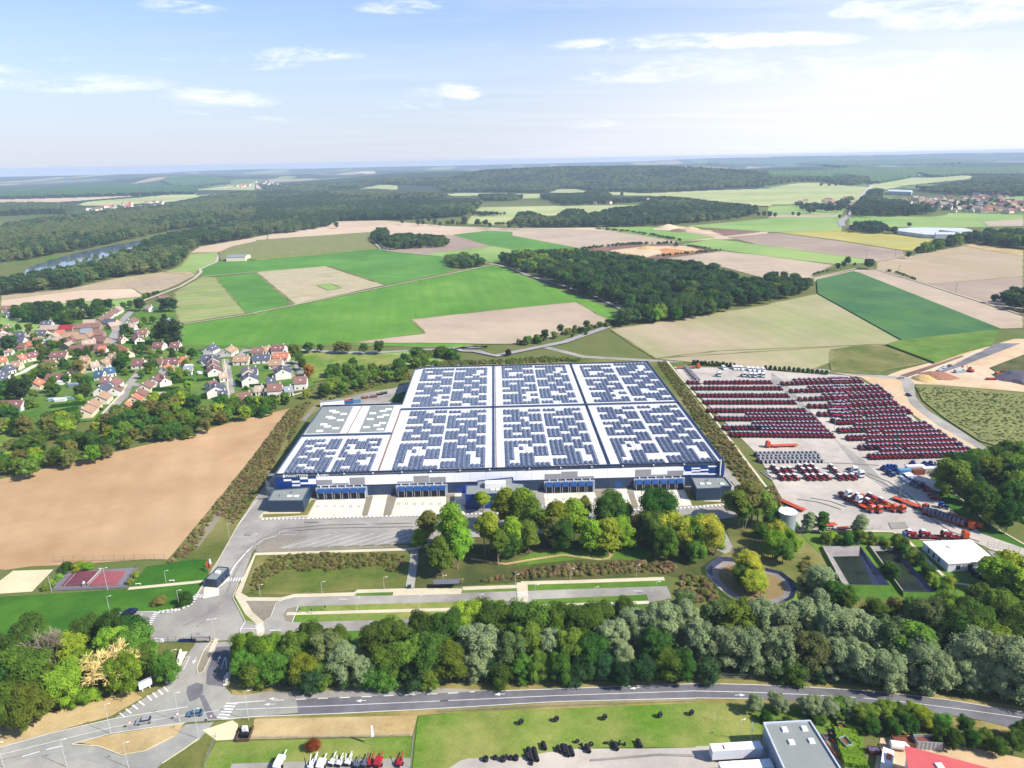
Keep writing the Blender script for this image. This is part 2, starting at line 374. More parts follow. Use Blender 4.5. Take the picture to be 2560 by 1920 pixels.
# ------------------------------------------------------------------ far land (beyond about 2.5 km), laid over the relief
D = drape
D('field', 'F1 0,392 300,378 640,374 1100,366 1160,385 800,415 500,436 0,440', peach)
D('field', 'F1 640,462 760,425 1200,392 1700,340 1725,392 1500,430 900,470', pal)
D('field', 'F1 0,512 420,500 520,522 60,520', past, off=1.5)
D('field', 'F1 1600,330 2212,262 2212,330 1800,330', pal)
D('field', 'F2 0,255 0,320 120,330 190,330 60,320', peach)
D('field', 'F2 850,190 880,168 1020,160 1060,180 1000,195', peach)
D('field', 'F2 850,325 1080,280 1240,290 1220,330 1000,318', pal)
D('field', 'F2 1600,255 1700,248 1760,258 1700,270', peach)
D('field', 'F2 1620,360 1800,350 2212,352 2212,372 1700,385', pal)
D('field', 'F3 310,352 400,318 560,318 700,345 960,345 1140,355 1700,330 2212,312 2250,310 2250,472 1900,460 1520,395 1150,380 800,375 600,360', pal)
D('field', 'F4 0,310 240,268 420,265 640,285 860,300 1000,225 1500,215 1740,195 1800,230 1600,250 1200,290 1000,330 980,400 1180,400 700,440 0,460', pal)
D('field', 'F4 1980,392 2212,378 2212,440 1990,420', past)
D('field', 'F4 1280,190 1390,178 1400,200 1290,205', pal)
for s in ('F1 0,330 150,335 500,305 1000,283 1340,283 1600,292 1720,300 1690,345 1380,350 700,372 0,390',
          'F1 0,440 300,436 560,450 640,468 560,500 420,498 0,515',):
    D('forest', s, farw, sx=3, sy=1, canopy=16, kind='stuff')
D('forest', 'F1 1380,245 1450,215 1600,208 1850,212 1980,240 2000,262 1700,292 1500,290', farw, sx=3, sy=1, canopy=12, kind='stuff')
D('forest', 'F3 1700,70 1900,54 2212,56 F4 300,42 800,36 1240,36 1700,20 2212,14 2212,60 1500,100 900,112 700,126 300,100 0,110 F3 1700,100', farw, sx=6, sy=1, canopy=12, kind='stuff')
D('forest', 'F4 0,160 400,160 700,130 860,128 880,145 1200,130 1500,128 1780,130 2212,120 2212,190 1700,190 1500,205 1390,198 1300,175 1240,210 1100,235 980,255 880,255 860,215 700,195 0,200', farw, sx=3, sy=1, canopy=12, kind='stuff')
# ------------------------------------------------------------------ middle distance: flat sheets, levels a hand apart
def far(name, spec, m, lay, h=0.0):
    o = sheet(name, spec, m, lay, .12, h)
    if name == 'field' and h == 0:      # ragged grassy margin round every field
        z = lay*.12+.05; P = [G(x, y, z)[:2] for x, y in pxs(spec)]; b = MB(); P.append(P[0])
        for a, c in zip(P[:-1], P[1:]):
            L = np.linalg.norm(c-a); n = max(1, int(L/14)); u = (c-a)/max(L, 1e-6); nn = np.array([-u[1], u[0]]); A = []; B = []
            for i in range(n+1): q = a+(c-a)*i/n; w1 = random.uniform(.4, 2.0); w2 = random.uniform(.4, 2.0); A.append((*(q+nn*w1), z)); B.append((*(q-nn*w2), z))
            z += .0006; b.add(A+B, [(i, n+1+i, n+2+i, i+1) for i in range(n)])
        struct(b.build('field_margin', margin))
    return o
far('field', 'F2 1820,610 1880,520 1990,440 2212,430 F3 0,360 240,360 260,400 420,450 700,460 1090,450 1000,490 700,520 350,560 0,580 F2 2212,640 1500,600 1020,590', pal, 1)
far('field', 'F1 0,520 600,512 480,548 60,620 0,630', strawf, 1)
far('field', 'F2 0,760 100,715 700,600 1100,590 1650,640 2212,660 F3 900,650 2212,690 2212,740 1480,770 600,830 0,720 F2 1700,860 1100,850 1000,690 100,756', peach, 1)
far('field', 'F3 0,672 400,665 900,690 1450,775 1440,785 600,835 0,722 F2 1900,660', pink, 2)
far('field', 'F3 720,655 1200,645 1760,735 1480,772 1440,770', past, 2)
far('field', 'F3 1500,640 2212,575 F4 0,565 640,535 640,690 220,690 F3 2212,690', past, 2)
far('field', 'F4 0,540 620,540 600,560 0,565', pink, 3)
far('field', 'F4 700,550 1400,560 1540,545 1560,525 2212,540 2212,640 1750,650 1150,650 700,640', past, 2)
far('field', 'F4 1850,600 2212,580 2212,640 1900,640', pink, 3)
far('field', 'F4 0,400 240,430 760,400 700,430 640,535 0,560', past, 1)
far('field', 'F4 80,695 600,682 1100,710 1440,750 1260,850 1170,850 600,760', yell, 2)
far('field', 'F4 0,705 80,700 600,765 1170,855 1190,900 950,950 840,930 0,820 F3 1870,735', pinkd, 2)
far('field', 'F4 0,810 850,925 840,960 560,968 0,900 F3 1460,800 1750,750', past, 3)
far('field', 'F4 0,900 570,975 380,1065 400,1100 0,1060 F3 2212,1100 1850,1000 1300,920 1820,855', pink, 3)
far('field', 'F4 1190,900 1750,800 2212,860 2212,1400 1280,1110 940,1020 940,950', strawf, 2)
far('field', 'F4 1370,1140 2212,1075 2212,1390 1870,1300', pinkd, 3)
far('field', 'F4 1640,800 1760,795 2212,850 2212,900 1900,850', dry, 3)
far('field', 'F4 380,1090 760,1015 1000,1020 2212,1420 2212,1520 2000,1525 400,1120', pink, 3)
far('field', 'F4 420,1100 740,1028 800,1045 2000,1520 1560,1620 1150,1618 430,1220', gr3, 4, .8)
far('field', 'F4 430,1225 1150,1620 1240,1659 T1 2212,20 T1 0,165 W2 1900,60 T2 620,0 T1 2212,140 1700,330 0,170 F3 850,1530 2212,1320 F4 0,1310', mixf, 3)
far('field', 'T2 0,60 250,30 600,20 1090,205 600,300 500,350 0,310', mead, 4)
far('field', 'T2 630,0 1180,205 1650,40 1850,0 F4 2000,1530 1150,1620', lawn, 5, 1.2)
far('field', 'F1 2000,815 2212,770 F2 0,760 1000,690 960,760 1040,830 0,925 F1 2212,925 1900,930 1890,865', maize, 3, 2.0)
far('field', 'F1 1640,872 1720,820 2212,735 F2 100,715 100,760 0,770 F1 2212,775 1900,862', peach, 2)
far('field', 'F1 1640,880 1890,862 1870,945 1720,1015 1680,1060 1420,1040 1560,985', past, 2)
far('field', 'F1 1740,1075 1720,1020 1900,935 2212,930 F2 0,925 1040,832 1180,855 1650,905 1640,990 1750,1020 1130,1150 640,985 0,1035 F1 2212,1035 1860,1075', gr1, 2)
far('field', 'F1 1860,1085 2212,1040 F2 310,1315 0,1380 F1 2212,1385 2130,1395', gr1, 3)
far('field', 'F1 1510,1210 1740,1078 1860,1080 2135,1392 1550,1485 1510,1350', striped, 2)
far('field', 'F2 0,1035 600,985 1110,1150 340,1318', palestr, 4)
far('field', 'F2 520,1150 640,1135 740,1175 620,1195', past, 5)
far('field', 'F1 0,1240 560,1190 1000,1090 1420,1035 1640,1030 1700,1060 1500,1160 1260,1250 480,1315 0,1335', strawf, 2)
far('field', 'F1 0,1280 700,1190 1150,1180 1260,1248 480,1312 0,1330', peach, 3)
far('field', 'F1 0,1335 480,1312 1300,1245 1170,1330 1000,1400 0,1420', past, 2)
far('field', 'F1 1560,1490 2212,1390 F2 0,1390 1140,1160 1800,1020 2060,975 2212,1010 F3 0,1030 960,1390 960,1460 870,1470 W1 1740,30 V2 2212,380 480,400 240,370 230,160', gr2, 2)
far('field', 'F2 1340,1445 2212,1350 F3 550,1295 850,1460 200,1640 100,1659 F2 2212,1659 820,1645 1460,1565', pink, 3)
far('field', 'F2 1150,855 1700,820 2040,810 1650,905', pinkd, 3)
far('field', 'F2 1680,720 2040,812 1690,825 1150,858 1200,700', pinkd, 2)
far('field', 'F2 1450,880 2040,812 2212,840 2212,930 2040,960 1900,900 1650,905', past, 3)
far('field', 'F2 1700,715 2000,680 2212,690 F3 0,722 600,835 620,860 100,880 F2 2212,900 2212,840 2040,812', gr1, 3)
far('works_ground', 'F3 600,835 850,810 1400,795 1700,835 1800,850 1280,920 900,905 850,860', darkso, 5)
far('works_ground', 'F3 850,850 1150,815 1500,810 1640,850 1250,890 1150,910 900,890', sand, 6)
far('works_ground', 'F3 1270,840 1330,830 1500,850 1640,850 1400,890 1240,890 1300,870', ochre, 7)
far('works_ground', 'F3 1210,665 1340,625 1560,655 1850,715 1700,715 1560,690 1240,672', sand, 5)
far('works_ground', 'F3 1700,665 2150,690 1840,725 1750,690', darkso, 5)
far('river', 'F1 200,1075 230,1000 450,930 600,890 700,862 1000,800 1220,762 1235,812 1030,860 860,925 700,955 500,1015 290,1055', riverw, 3)
far('riverbank', 'F1 0,990 300,930 480,890 520,905 330,945 0,1000', lawn, 2)
# big field left, courts and lawns near by
sheet('field', 'V2 1490,1112 1330,1150 900,1250 440,1380 0,1490 V1 2212,1590 O 0,1035 -60,1050 -60,1250 0,1230 L1 50,392 350,350 700,335 1700,268 1930,270 2180,0 L2 150,660 700,0 V2 1070,1659', soil, 3)
sheet('lawn', 'L1 -300,720 1480,610 1690,350 2212,270 L2 540,730 560,900 430,1130 340,1250 L1 2000,850 1300,880 1190,1020 900,1240 -300,1260', lawnd, 3)
sheet('sand_court', 'L1 150,400 615,385 370,640 -60,668 -60,560', beach, 4)
sheet('tennis_court', 'L1 735,410 1600,362 1460,600 600,632', crtg, 5)
sheet('tennis_court_half', 'L1 850,410 1160,398 1000,575 700,580', crtp, 6)
sheet('tennis_court_half', 'L1 1178,408 1455,402 1340,570 1010,573', crtr, 6)
lane('court_line', 'L1 1010,572 1172,398', .12, mark, 7)
lane('court_line', 'L1 740,570 880,415', .12, mark, 7)
lane('footpath', 'L1 1480,605 2212,535 L2 520,978', 1.8, cream, 5)
# rough ground around the warehouse
sheet('embankment', 'L2 0,780 150,680 700,0 V2 1070,1659 1480,1112 1640,1040 2212,910 W1 1330,300 1000,420 600,540 400,660 L2 1120,0 890,350 700,690 560,900 0,860', mead, 2)
sheet('embankment', 'W1 1380,225 W2 0,160 700,100 1470,140 T1 130,190 1340,1659 R1 1110,0 1500,500 1600,640 R2 1000,250 R2 1850,760 2212,900 2212,1500 R1 0,1400 R1 1000,200 R1 900,150 T1 800,1400 0,330 W1 1400,200', mead, 2)
sheet('service_yard', 'L2 1120,0 W1 160,1120 W1 380,820 560,560 610,520 700,560 W2 1320,1150 W2 1980,1040 W2 2200,1330 R1 770,470 545,500 60,545 M1 1650,545 500,592 290,600 L2 1110,560 1060,650 960,930 900,1010 840,1165 980,1440 1110,1475 1150,1600 1020,1650 920,1659 L1 1745,1225 1720,1060 1195,1015 1300,880 1830,865 L2 0,1330 200,1300 350,1240 430,1120 560,920 700,690 890,350', asph, 4)
sheet('rear_yard', 'W1 600,520 900,430 1200,380 1340,320 1300,420 1270,520 800,530', asph, 5)
sheet('lawn', 'W1 1145,495 1205,435 1300,405 1270,520', lawnd, 6)
sheet('gravel_bank', 'W1 385,665 490,540 530,540 430,665', gravel, 6)
sheet('gravel_bank', 'L2 390,600 480,400 640,220 720,130 760,150 640,330 440,600', gravel, 4)
# aprons and beds in front of the docks
sheet('apron', 'W1 525,1350 950,1338 925,1490 445,1502', conc, 6)
sheet('apron', 'W1 1008,1300 1138,1300 1100,1490 962,1490', conc, 6)
sheet('apron', 'W1 1213,1330 1645,1320 1650,1478 1165,1487', conc, 6)
sheet('forecourt', 'W1 1720,1290 1810,1290 1810,1480 1700,1480', conc, 6)
sheet('apron', 'M2 828,120 1265,105 1320,250 850,290', conc, 6)
sheet('apron', 'M2 1420,80 1545,80 1600,262 1508,270', conc, 6)
sheet('apron', 'M2 1605,95 2035,85 2115,218 1640,242', conc, 6)
sheet('forecourt', 'M2 130,215 700,95 830,120 850,290 160,300', asph, 7)
for s in ('W1 955,1318 1012,1316 965,1480 912,1482', 'W1 1132,1325 1212,1325 1160,1482 1098,1482', 'W1 1645,1300 1720,1298 1700,1420 1640,1420', 'M2 1270,95 1425,85 1470,170 1300,210', 'M2 1545,95 1600,100 1650,235 1600,250', 'M2 2040,60 2085,60 2130,180 2212,175 2212,225 2110,222'):
    sheet('planting_bed', s, gravel, 7)
sheet('kerbed_island', 'W1 40,1475 90,1435 400,1440 470,1330 525,1335 450,1490 60,1508 20,1500', cream, 6)
sheet('planting_bed', 'W1 60,1470 380,1462 480,1345 520,1342 445,1478 60,1500', mead, 7)
sheet('kerbed_island', 'R1 250,200 320,265 620,240 730,270 740,300 260,325', cream, 6)
sheet('planting_bed', 'R1 150,100 210,95 320,262 430,268 640,275 690,290 260,322', mead, 7)
# car park in front, footpaths, basins
sheet('car_park', 'M1 130,1320 180,1225 330,1240 400,1180 450,1060 500,1040 620,1003 1130,993 2212,968 M2 620,955 1890,912 1935,1020 1830,1042 1745,1052 1500,1160 740,1165 500,1165 M1 1950,1292 600,1312 560,1400 300,1440 220,1440', asph, 5)
sheet('lawn', 'M1 645,1090 2212,1045 M2 448,1038 450,1096 M1 2212,1108 620,1142', lawny, 6)
sheet('lawn', 'M1 615,1166 2212,1122 M2 455,1112 460,1150 M1 1950,1190 590,1230', lawny, 6)
sheet('planting_bed', 'M1 640,1090 545,1112 515,1165 530,1215 590,1230 615,1165', gravel, 6)
for s in ('M2 655,905 1870,862 1896,915 680,957', 'M2 722,1032 1715,990 1740,1050 722,1080', 'M2 742,1112 1740,1070 1500,1155 742,1155', 'M2 118,950 625,935 625,958 118,975', 'M1 1145,975 1455,968 1455,996 1145,1002', 'M1 600,1318 1530,1290 1500,1400 560,1420'):
    sheet('lawn', s, lawn, 6)
sheet('planting_bed', 'M1 165,1030 480,1040 435,1110 385,1190 312,1232 260,1180', gravel, 6)
sheet('planting_bed', 'M1 275,600 355,500 480,485 740,488 460,592 1600,560 1600,578 285,628', gravel, 6)
sheet('planting_bed', 'M1 1950,1292 M1 590,1312 545,1400 480,1410 520,1312', gravel, 6)
sheet('basin_grass', 'M1 285,655 1612,612 1590,935 1120,950 600,990 150,985', mead, 5)
sheet('basin_grass', 'M1 480,790 900,780 1380,745 1500,800 1480,880 1000,950 650,975 330,960 330,890', GM('basin_sward', S(112,136,50), S(84,108,36), S(140,136,70), s1=.35, s2=.06), 6)
sheet('lawn', 'M1 85,1005 125,930 205,1150 275,1240 180,1222', lawn, 6)
sheet('grove_ground', 'M1 1660,600 1820,540 M2 0,500 600,480 1600,470 1990,420 2212,540 R1 560,510 700,640 760,850 600,960 R1 400,1300 M2 1900,820 630,880 100,915 M1 1640,930', forb, 5)
sheet('grove_lawn', 'M2 560,700 800,600 1300,600 1600,500 1760,640 1700,690 1100,690 600,740', lawn, 6)
lane('footpath', 'M1 120,985 270,640 1640,595 1820,545', 2.2, cream, 7)
lane('footpath', 'M1 120,985 200,1028 490,1030 600,1000 1120,985 1150,962 1560,950 2060,950 M2 120,938 630,918', 2.2, cream, 8)
lane('footpath', 'M1 120,985 215,1150 310,1232 320,1310 272,1435', 2.4, cream, 9)
lane('footpath', 'M2 630,890 1100,878 1870,852', 2.2, cream, 7)
lane('footpath', 'M2 640,885 648,1092', 4.0, cream, 10)
lane('footpath', 'M1 540,1155 2212,1110 M2 600,1098', 1.8, cream, 7)
lane('footpath', 'M2 720,1090 1740,1056', 1.8, cream, 7)
lane('ramp', 'M1 1645,610 1640,700 1605,940', 3.2, asph, 10)
lane('woodland_path', 'M2 200,680 500,725 700,690 1000,645 1300,685 1390,675 1412,645 1390,615', 1.3, dry, 8)
sheet('terrace', 'M1 1460,968 1560,945 2045,940 2050,985 1460,1000', cream, 8)
lane('track', 'R1 480,520 560,600 640,720 700,860 610,900', 4.5, asphg, 8)
# entrance and main road
sheet('access_road', 'B1 1690,165 2010,150 1990,260 1960,380 1945,545 1440,525 1540,400 1610,280', asph, 6)
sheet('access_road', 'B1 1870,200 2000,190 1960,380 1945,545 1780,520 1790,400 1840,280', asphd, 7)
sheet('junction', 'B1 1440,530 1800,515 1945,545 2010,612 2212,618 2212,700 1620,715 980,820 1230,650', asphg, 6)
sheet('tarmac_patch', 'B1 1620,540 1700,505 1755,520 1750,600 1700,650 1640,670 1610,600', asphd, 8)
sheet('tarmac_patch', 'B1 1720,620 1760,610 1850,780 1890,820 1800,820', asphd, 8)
sheet('main_road', 'B1 -400,1190 0,1065 200,1000 500,925 980,815 1620,712 2212,665 B2 900,375 B2 930,490 550,522 250,545 B1 1900,828 1600,852 960,947 620,1040 300,1110 0,1175 -400,1300', asphg, 7)
sheet('main_road', 'B2 900,372 2212,318 B3 440,300 2212,235 B4 0,355 700,370 1400,400 2212,450 B5 0,443 600,500 1200,570 1800,668 2212,735 2700,830 2700,1120 2212,990 1700,860 1400,800 1000,752 0,600 B4 2212,640 1300,592 700,562 0,555 B3 2212,365 1000,397 0,455 B2 1300,492 920,505', asphd, 7)
sheet('layby', 'B2 350,350 450,335 700,300 1330,288 1500,280 B3 0,278 380,290 440,302 B2 2212,322 900,374 300,412', asph, 6)
sheet('slip_road', 'B1 620,1040 850,1055 1050,1132 1250,1098 1500,970 1600,868 1850,848 1720,1000 1400,1205 1300,1300 -300,1300 -300,1240 0,1178', asphg, 6)
sheet('traffic_island', 'B1 660,1022 960,952 1595,853 1520,970 1300,1080 1130,1128 980,1112 850,1052', dry, 9)
sheet('slip_road_patch', 'B1 0,1190 250,1165 600,1150 800,1190 1000,1260 0,1290', asph, 8)
sheet('verge', 'B1 -300,980 0,870 700,700 1150,565 1245,630 950,800 600,895 0,1062 -300,1160', dry, 5)
sheet('verge', 'B1 1290,165 1690,165 1610,280 1540,400 1440,520 1240,640 1100,560 1300,400', mead, 5)
sheet('verge', 'B2 320,220 500,285 1500,255 2212,235 B3 2212,205 B4 0,290 1100,330 B5 0,385 800,460 2212,670 2700,790 2700,840 2212,738 1200,572 0,446 B4 1400,402 0,357 B3 440,303 380,292 B2 450,340 350,350', verge, 5)
sheet('verge', 'B2 250,545 550,520 1300,490 B3 0,457 1000,397 2212,367 B4 700,563 1300,593 2212,650 B5 1000,755 1700,862 2212,995 2212,1100 1700,950 0,800 B4 0,620 B3 0,500 B2 1950,515 540,560 500,600', verge, 5)
sheet('field', 'B2 540,545 1950,512 1900,692 500,718', dry, 6)
sheet('lawn', 'B2 210,742 1900,695 1885,968 1870,1100 60,1100 90,968', lawny, 6)
sheet('machine_park', 'B2 340,930 1885,880 1885,1150 300,1150', asph, 7)
sheet('verge', 'B1 1380,1300 1700,1010 1860,850 2040,820 2212,810 B2 500,620 370,740 210,740 90,968 60,1150 -200,1150', mead, 5)
sheet('sand_patch', 'B2 90,640 350,555 400,590 370,720 210,730', beach, 6)
sheet('lawn', 'B2 1952,520 2212,500 B3 0,495 2212,405 B4 0,605 680,640 860,900 860,1180 0,1190 B3 2212,790 1400,790 900,840 700,878 250,885 170,905 80,968 40,1100 B2 1890,1100', lawny, 6)
sheet('tyre_yard', 'B3 40,1100 80,968 170,905 250,885 700,878 900,835 1200,800 1780,800 2212,790 B4 0,1188 300,1178 1000,1178 1100,1700 B3 40,1200', yardc, 7)
sheet('field', 'B4 700,640 2212,700 2212,1475 2100,1700 1500,850 900,880 850,1150 760,850', lawn, 5)
sheet('scrap_yard', 'B4 1600,1020 1880,1000 2100,1475 2150,1700 1980,1700 1580,1000', gravel, 7)
sheet('works_yard', 'B5 320,1080 700,1040 1100,1160 1500,1200 2212,1350 2400,1700 200,1700', sand, 6)
# tractor compound
sheet('compound', 'T1 205,262 1200,282 2212,365 T2 370,440 600,540 700,650 900,800 1000,905 1200,1008 1500,1180 1700,1290 T4 1100,225 900,250 1020,600 1640,1075 2212,1275 2400,1330 2400,1500 2212,1430 1750,1290 1450,1150 800,1165 620,1105 400,1042 0,1020 T3 970,1140 350,0 T1 210,300', yardc, 4)
sheet('compound_lane', 'T1 1330,330 1440,400 2050,1060 T2 0,1060 330,1480 600,1659 T4 500,560 480,560 0,60 T1 2060,1090 1330,470', asph, 5)
sheet('grass_strip', 'T1 130,200 205,262 T3 90,0 T3 460,400 1010,1110 960,1145 520,560 0,-80 T1 560,720', lawnd, 5)
sheet('exit_verge', 'T4 960,260 1040,350 1750,950 2212,1210 2400,1290 2400,1330 2212,1275 1640,1075 1020,600 900,440', lawnd, 5)
sheet('grass_bank', 'R2 150,250 1000,265 1120,330 1520,730 1870,775 1870,900 1500,860 900,890 560,830 400,520 200,330', lawn, 5)
sheet('office_lawn', 'T4 620,1130 780,1160 830,1250 1160,1590 1450,1560 1500,1659 R2 1850,760 1530,715 1130,320', lawn, 5)
sheet('office_car_park', 'T4 1700,1300 2212,1430 2212,1659 1600,1659 1450,1640 1480,1500 1850,1450', asph, 6)
lane('kerb_path', 'T1 130,200 560,720 1280,1659 T3 520,560 740,840 960,1152 2212,1158 T4 400,1048 570,1130 900,1470 1100,1659 R2 1520,720 1870,772', 1.3, cream, 8, h=.12)
lane('kerb_path', 'T4 1030,340 1350,600 1740,950 2212,1220 2500,1360', .8, cream, 8, h=.12)
# lined basins
sheet('maize_field', 'T2 960,480 1250,475 2212,565 2600,600 2600,1160 2212,1250 2000,1200 1700,1110 1300,850 1050,650', maize, 4, h=.5)
sheet('roadworks', 'T2 590,380 800,300 1100,222 2100,-60 2600,-60 2600,620 2212,552 1250,472 950,462 940,700 1790,1280 1640,1300 1200,990 900,790 700,640 590,540 340,385 0,330 560,380', sand, 5)
sheet('new_road', 'T2 1100,345 1400,238 1900,-10 2180,-10 1500,252 1150,372', asphd, 6)
sheet('new_road', 'T2 800,395 1700,60 1750,75 900,400', cream, 6)
sheet('works_ground', 'T2 780,360 1500,130 1520,145 860,385', darkso, 6)
sheet('scrub', 'T2 1820,270 2080,170 2212,120 2600,60 2600,420 2212,365 1900,320', forb, 6, h=.5)
sheet('road', 'T2 750,388 900,385 945,450 965,610 1100,760 1500,1010 1840,1230 1800,1285 1600,1150 1200,925 900,690 825,520 800,430', asph, 7)
lane('road', 'W2 400,20 760,110 1480,150 T1 600,190 1100,230 2212,330 T2 250,345 760,390', 6.5, asph, 6)
lane('road', 'F3 850,1500 450,1640 W2 0,100 W1 1900,60', 7, roadf, 42)
lane('road', 'W1 1900,60 1780,55 1740,40 1850,20 2000,20 W1 1000,75 700,70 400,50', 6, roadf, 43)
lane('farm_track', 'F3 0,1005 120,1060 400,1140 700,1240 900,1330 970,1375', 4.5, roadf, 44)
lane('farm_track', 'F3 0,1005 F2 2060,968 1650,905 1180,858 1080,840 1000,760', 3.2, track, 44)
lane('farm_track', 'F2 2060,968 1800,1025 1140,1158 340,1318 0,1385 F1 2200,1392 1560,1490 V2 230,150', 3, track, 44)
lane('farm_track', 'F1 1190,1300 1420,1215 1560,1160 1680,1090 1735,1040 1730,1010 1870,950 1885,900 1910,865', 4.5, track, 44)
lane('farm_track', 'F4 380,1090 780,1000 940,1015 1300,1120 2212,1410', 3, track, 44)
lane('farm_track', 'F1 1740,1075 2212,1035 F2 0,1035', 3, track, 44)
# ------------------------------------------------------------------ painted lines
def line(spec, w=.15, lay=12, name='road_marking', m=None): return lane(name, spec, w, m or mark, lay)
def dashes(spec, ln, gap, w, lay=12, across=False, name='road_marking'):
    z = lay*.02+lvl(); P = [G(x, y, z)[:2] for x, y in pxs(spec)]; b = MB(); d = 0
    for a, c in zip(P[:-1], P[1:]):
        a = np.array(a); c = np.array(c); L = np.linalg.norm(c-a); u = (c-a)/L; s = 0
        while s < L:
            e = min(s+ln, L); b.strip([a+u*s, a+u*e], w, z); s += ln+gap
    return struct(b.build(name, mark))
line('B2 380,462 1300,425 2212,385 B3 0,388 1000,342 2212,300 B4 0,460 700,475 1400,505 2212,550 B5 0,542 700,612 1400,702 2212,815', .2)
line('B2 250,547 550,522 1300,494 B3 0,452 1000,393 2212,363 B4 0,551 700,558', .22)
line('B3 440,304 2212,239 B4 0,359 700,374 1400,404 2212,454 B5 600,504 1200,574 1800,672 2212,739', .22)
line('B1 -200,1122 0,1066 500,927 980,818 1620,714', .22); line('B1 0,1128 200,1080 520,1000 980,890 1500,800 1900,745', .16)
line('B1 620,1036 960,944 1600,850', .2); line('B2 300,412 630,386', .3); dashes('B2 705,383 2212,322 B3 300,308', 3, 3.4, .3)
dashes('B1 190,1145 400,1085 640,1030', 4, 4, .3); dashes('B1 1440,560 1270,650', .5, 1.1, 3); dashes('B1 1230,680 1050,790', .5, 1.4, 3)
dashes('B2 345,405 255,545', .5, .6, 3.2, name='zebra_crossing')
dashes('W1 50,1512 450,1505 M1 2212,290 R1 0,358 730,308', .9, .9, 1.4, name='kerb_marking')
dashes('L1 1830,875 2000,860 L2 0,1335 200,1308 340,1255 430,1130', .8, .8, 2.0, name='kerb_marking')
dashes('L1 1800,880 1700,1050', .5, .6, 1.6, name='zebra_crossing'); dashes('L2 430,1150 530,1155', .5, .6, 2, name='zebra_crossing')
dashes('L2 750,970 950,955', .5, .5, 2.4, name='zebra_crossing'); dashes('L2 1135,1480 1160,1575', .5, .5, 2.4, 14, name='zebra_crossing')
dashes('M2 640,965 650,1010', .5, .5, 3.8, 14, name='zebra_crossing')
for s in ('500,590 915,470', '640,588 1045,467', '770,582 1170,463', '900,578 1300,462', '1040,575 1430,458', '1170,572 1555,455', '1300,568 1640,462', '1440,560 1640,500'): line('M1 '+s, .22, name='bay_marking')
line('M1 480,448 640,446 620,472 475,474 480,448', .18, name='bay_marking'); line('L1 1310,945 1745,935', .18, name='bay_marking'); line('L1 1540,1000 1700,995', .18, name='bay_marking')
line('L1 1640,890 1560,1010', .18, name='bay_marking'); line('L1 1200,1015 1305,882 1800,868', .3, name='bay_marking')
line('M1 640,1088 590,1230', .25, name='bay_marking'); line('M1 450,1065 500,1040 620,1003', .2, 12); line('M1 310,1240 400,1185 450,1065', .2, 12)
line('M1 0,900 100,730 190,630 255,560', .5, 12); line('L2 1110,560 1190,500 1370,455', .3, 12); line('L2 700,690 560,920 430,1130', .25, 12); line('L2 1130,30 890,350 700,690', .25, 12)
line('M2 1600,958 1680,960', .3); line('M1 990,1030 1060,1030', .3); line('M1 1230,382 1300,384', .3); line('M1 395,1300 490,1296', .4)
line('L2 980,1445 930,1530 920,1620', .3); line('L2 930,1530 1120,1525', .3)
def arrow(spec, w=.2):
    z = .28+lvl(); a, b = [np.array(G(x, y, z)[:2]) for x, y in pxs(spec)]; u = (b-a)/np.linalg.norm(b-a); n = np.array([-u[1], u[0]]); m = MB()
    m.strip([a, b-u*1.6], w, z); q = b-u*1.6; m.add([(*(q+n*.6), z), (*(q-n*.6), z), (*b, z)], [(0, 2, 1)])
    return struct(m.build('road_arrow', mark))
for s in ('B1 1695,285 1665,345', 'B1 1880,330 1903,272', 'B2 720,415 620,420', 'B2 1505,384 1415,388', 'B3 560,326 470,334', 'B3 1730,272 1640,282', 'B4 510,515 650,512', 'B2 740,372 660,368'): arrow(s)
line('B1 1945,285 1910,385 1960,388 1950,290', .2); line('B1 1640,280 1585,395 1530,400', .2); line('B1 1590,290 1640,280', .2)
def kerb(name, spec, w, h, m, lay=9, fill=None):
    lane(name, spec, w, m, lay, h=h)
kerb('kerbed_island', 'B1 1885,130 1830,260 1760,410 1710,430 1700,380 1760,230 1830,140', .35, .12, cream)
sheet('planting_bed', 'B1 1880,150 1825,260 1755,405 1712,425 1705,380 1765,235 1810,240', gravel, 9)
sheet('kerbed_island', 'B1 1800,240 1850,125 1885,125 1830,250', cream, 10)
kerb('pavement', 'B1 1455,515 1520,400 1570,290 1600,240', 1.6, .12, conc); kerb('pavement', 'B1 1985,420 1960,460 1955,530', 1.8, .12, conc)
kerb('kerb', 'L2 1120,0 890,350 700,690 560,920 425,1130 340,1250 200,1303 0,1333', .3, .12, cream)
kerb('kerb', 'L2 840,1165 980,1440 1110,1475', .3, .12, cream); kerb('kerb', 'L2 900,1010 840,1165', .3, .12, cream)
kerb('kerb', 'B1 620,1040 850,1055 1050,1132 1250,1098 1500,970', .3, .12, cream); kerb('kerb', 'B1 1720,985 1600,1075 1400,1205', .3, .12, cream)

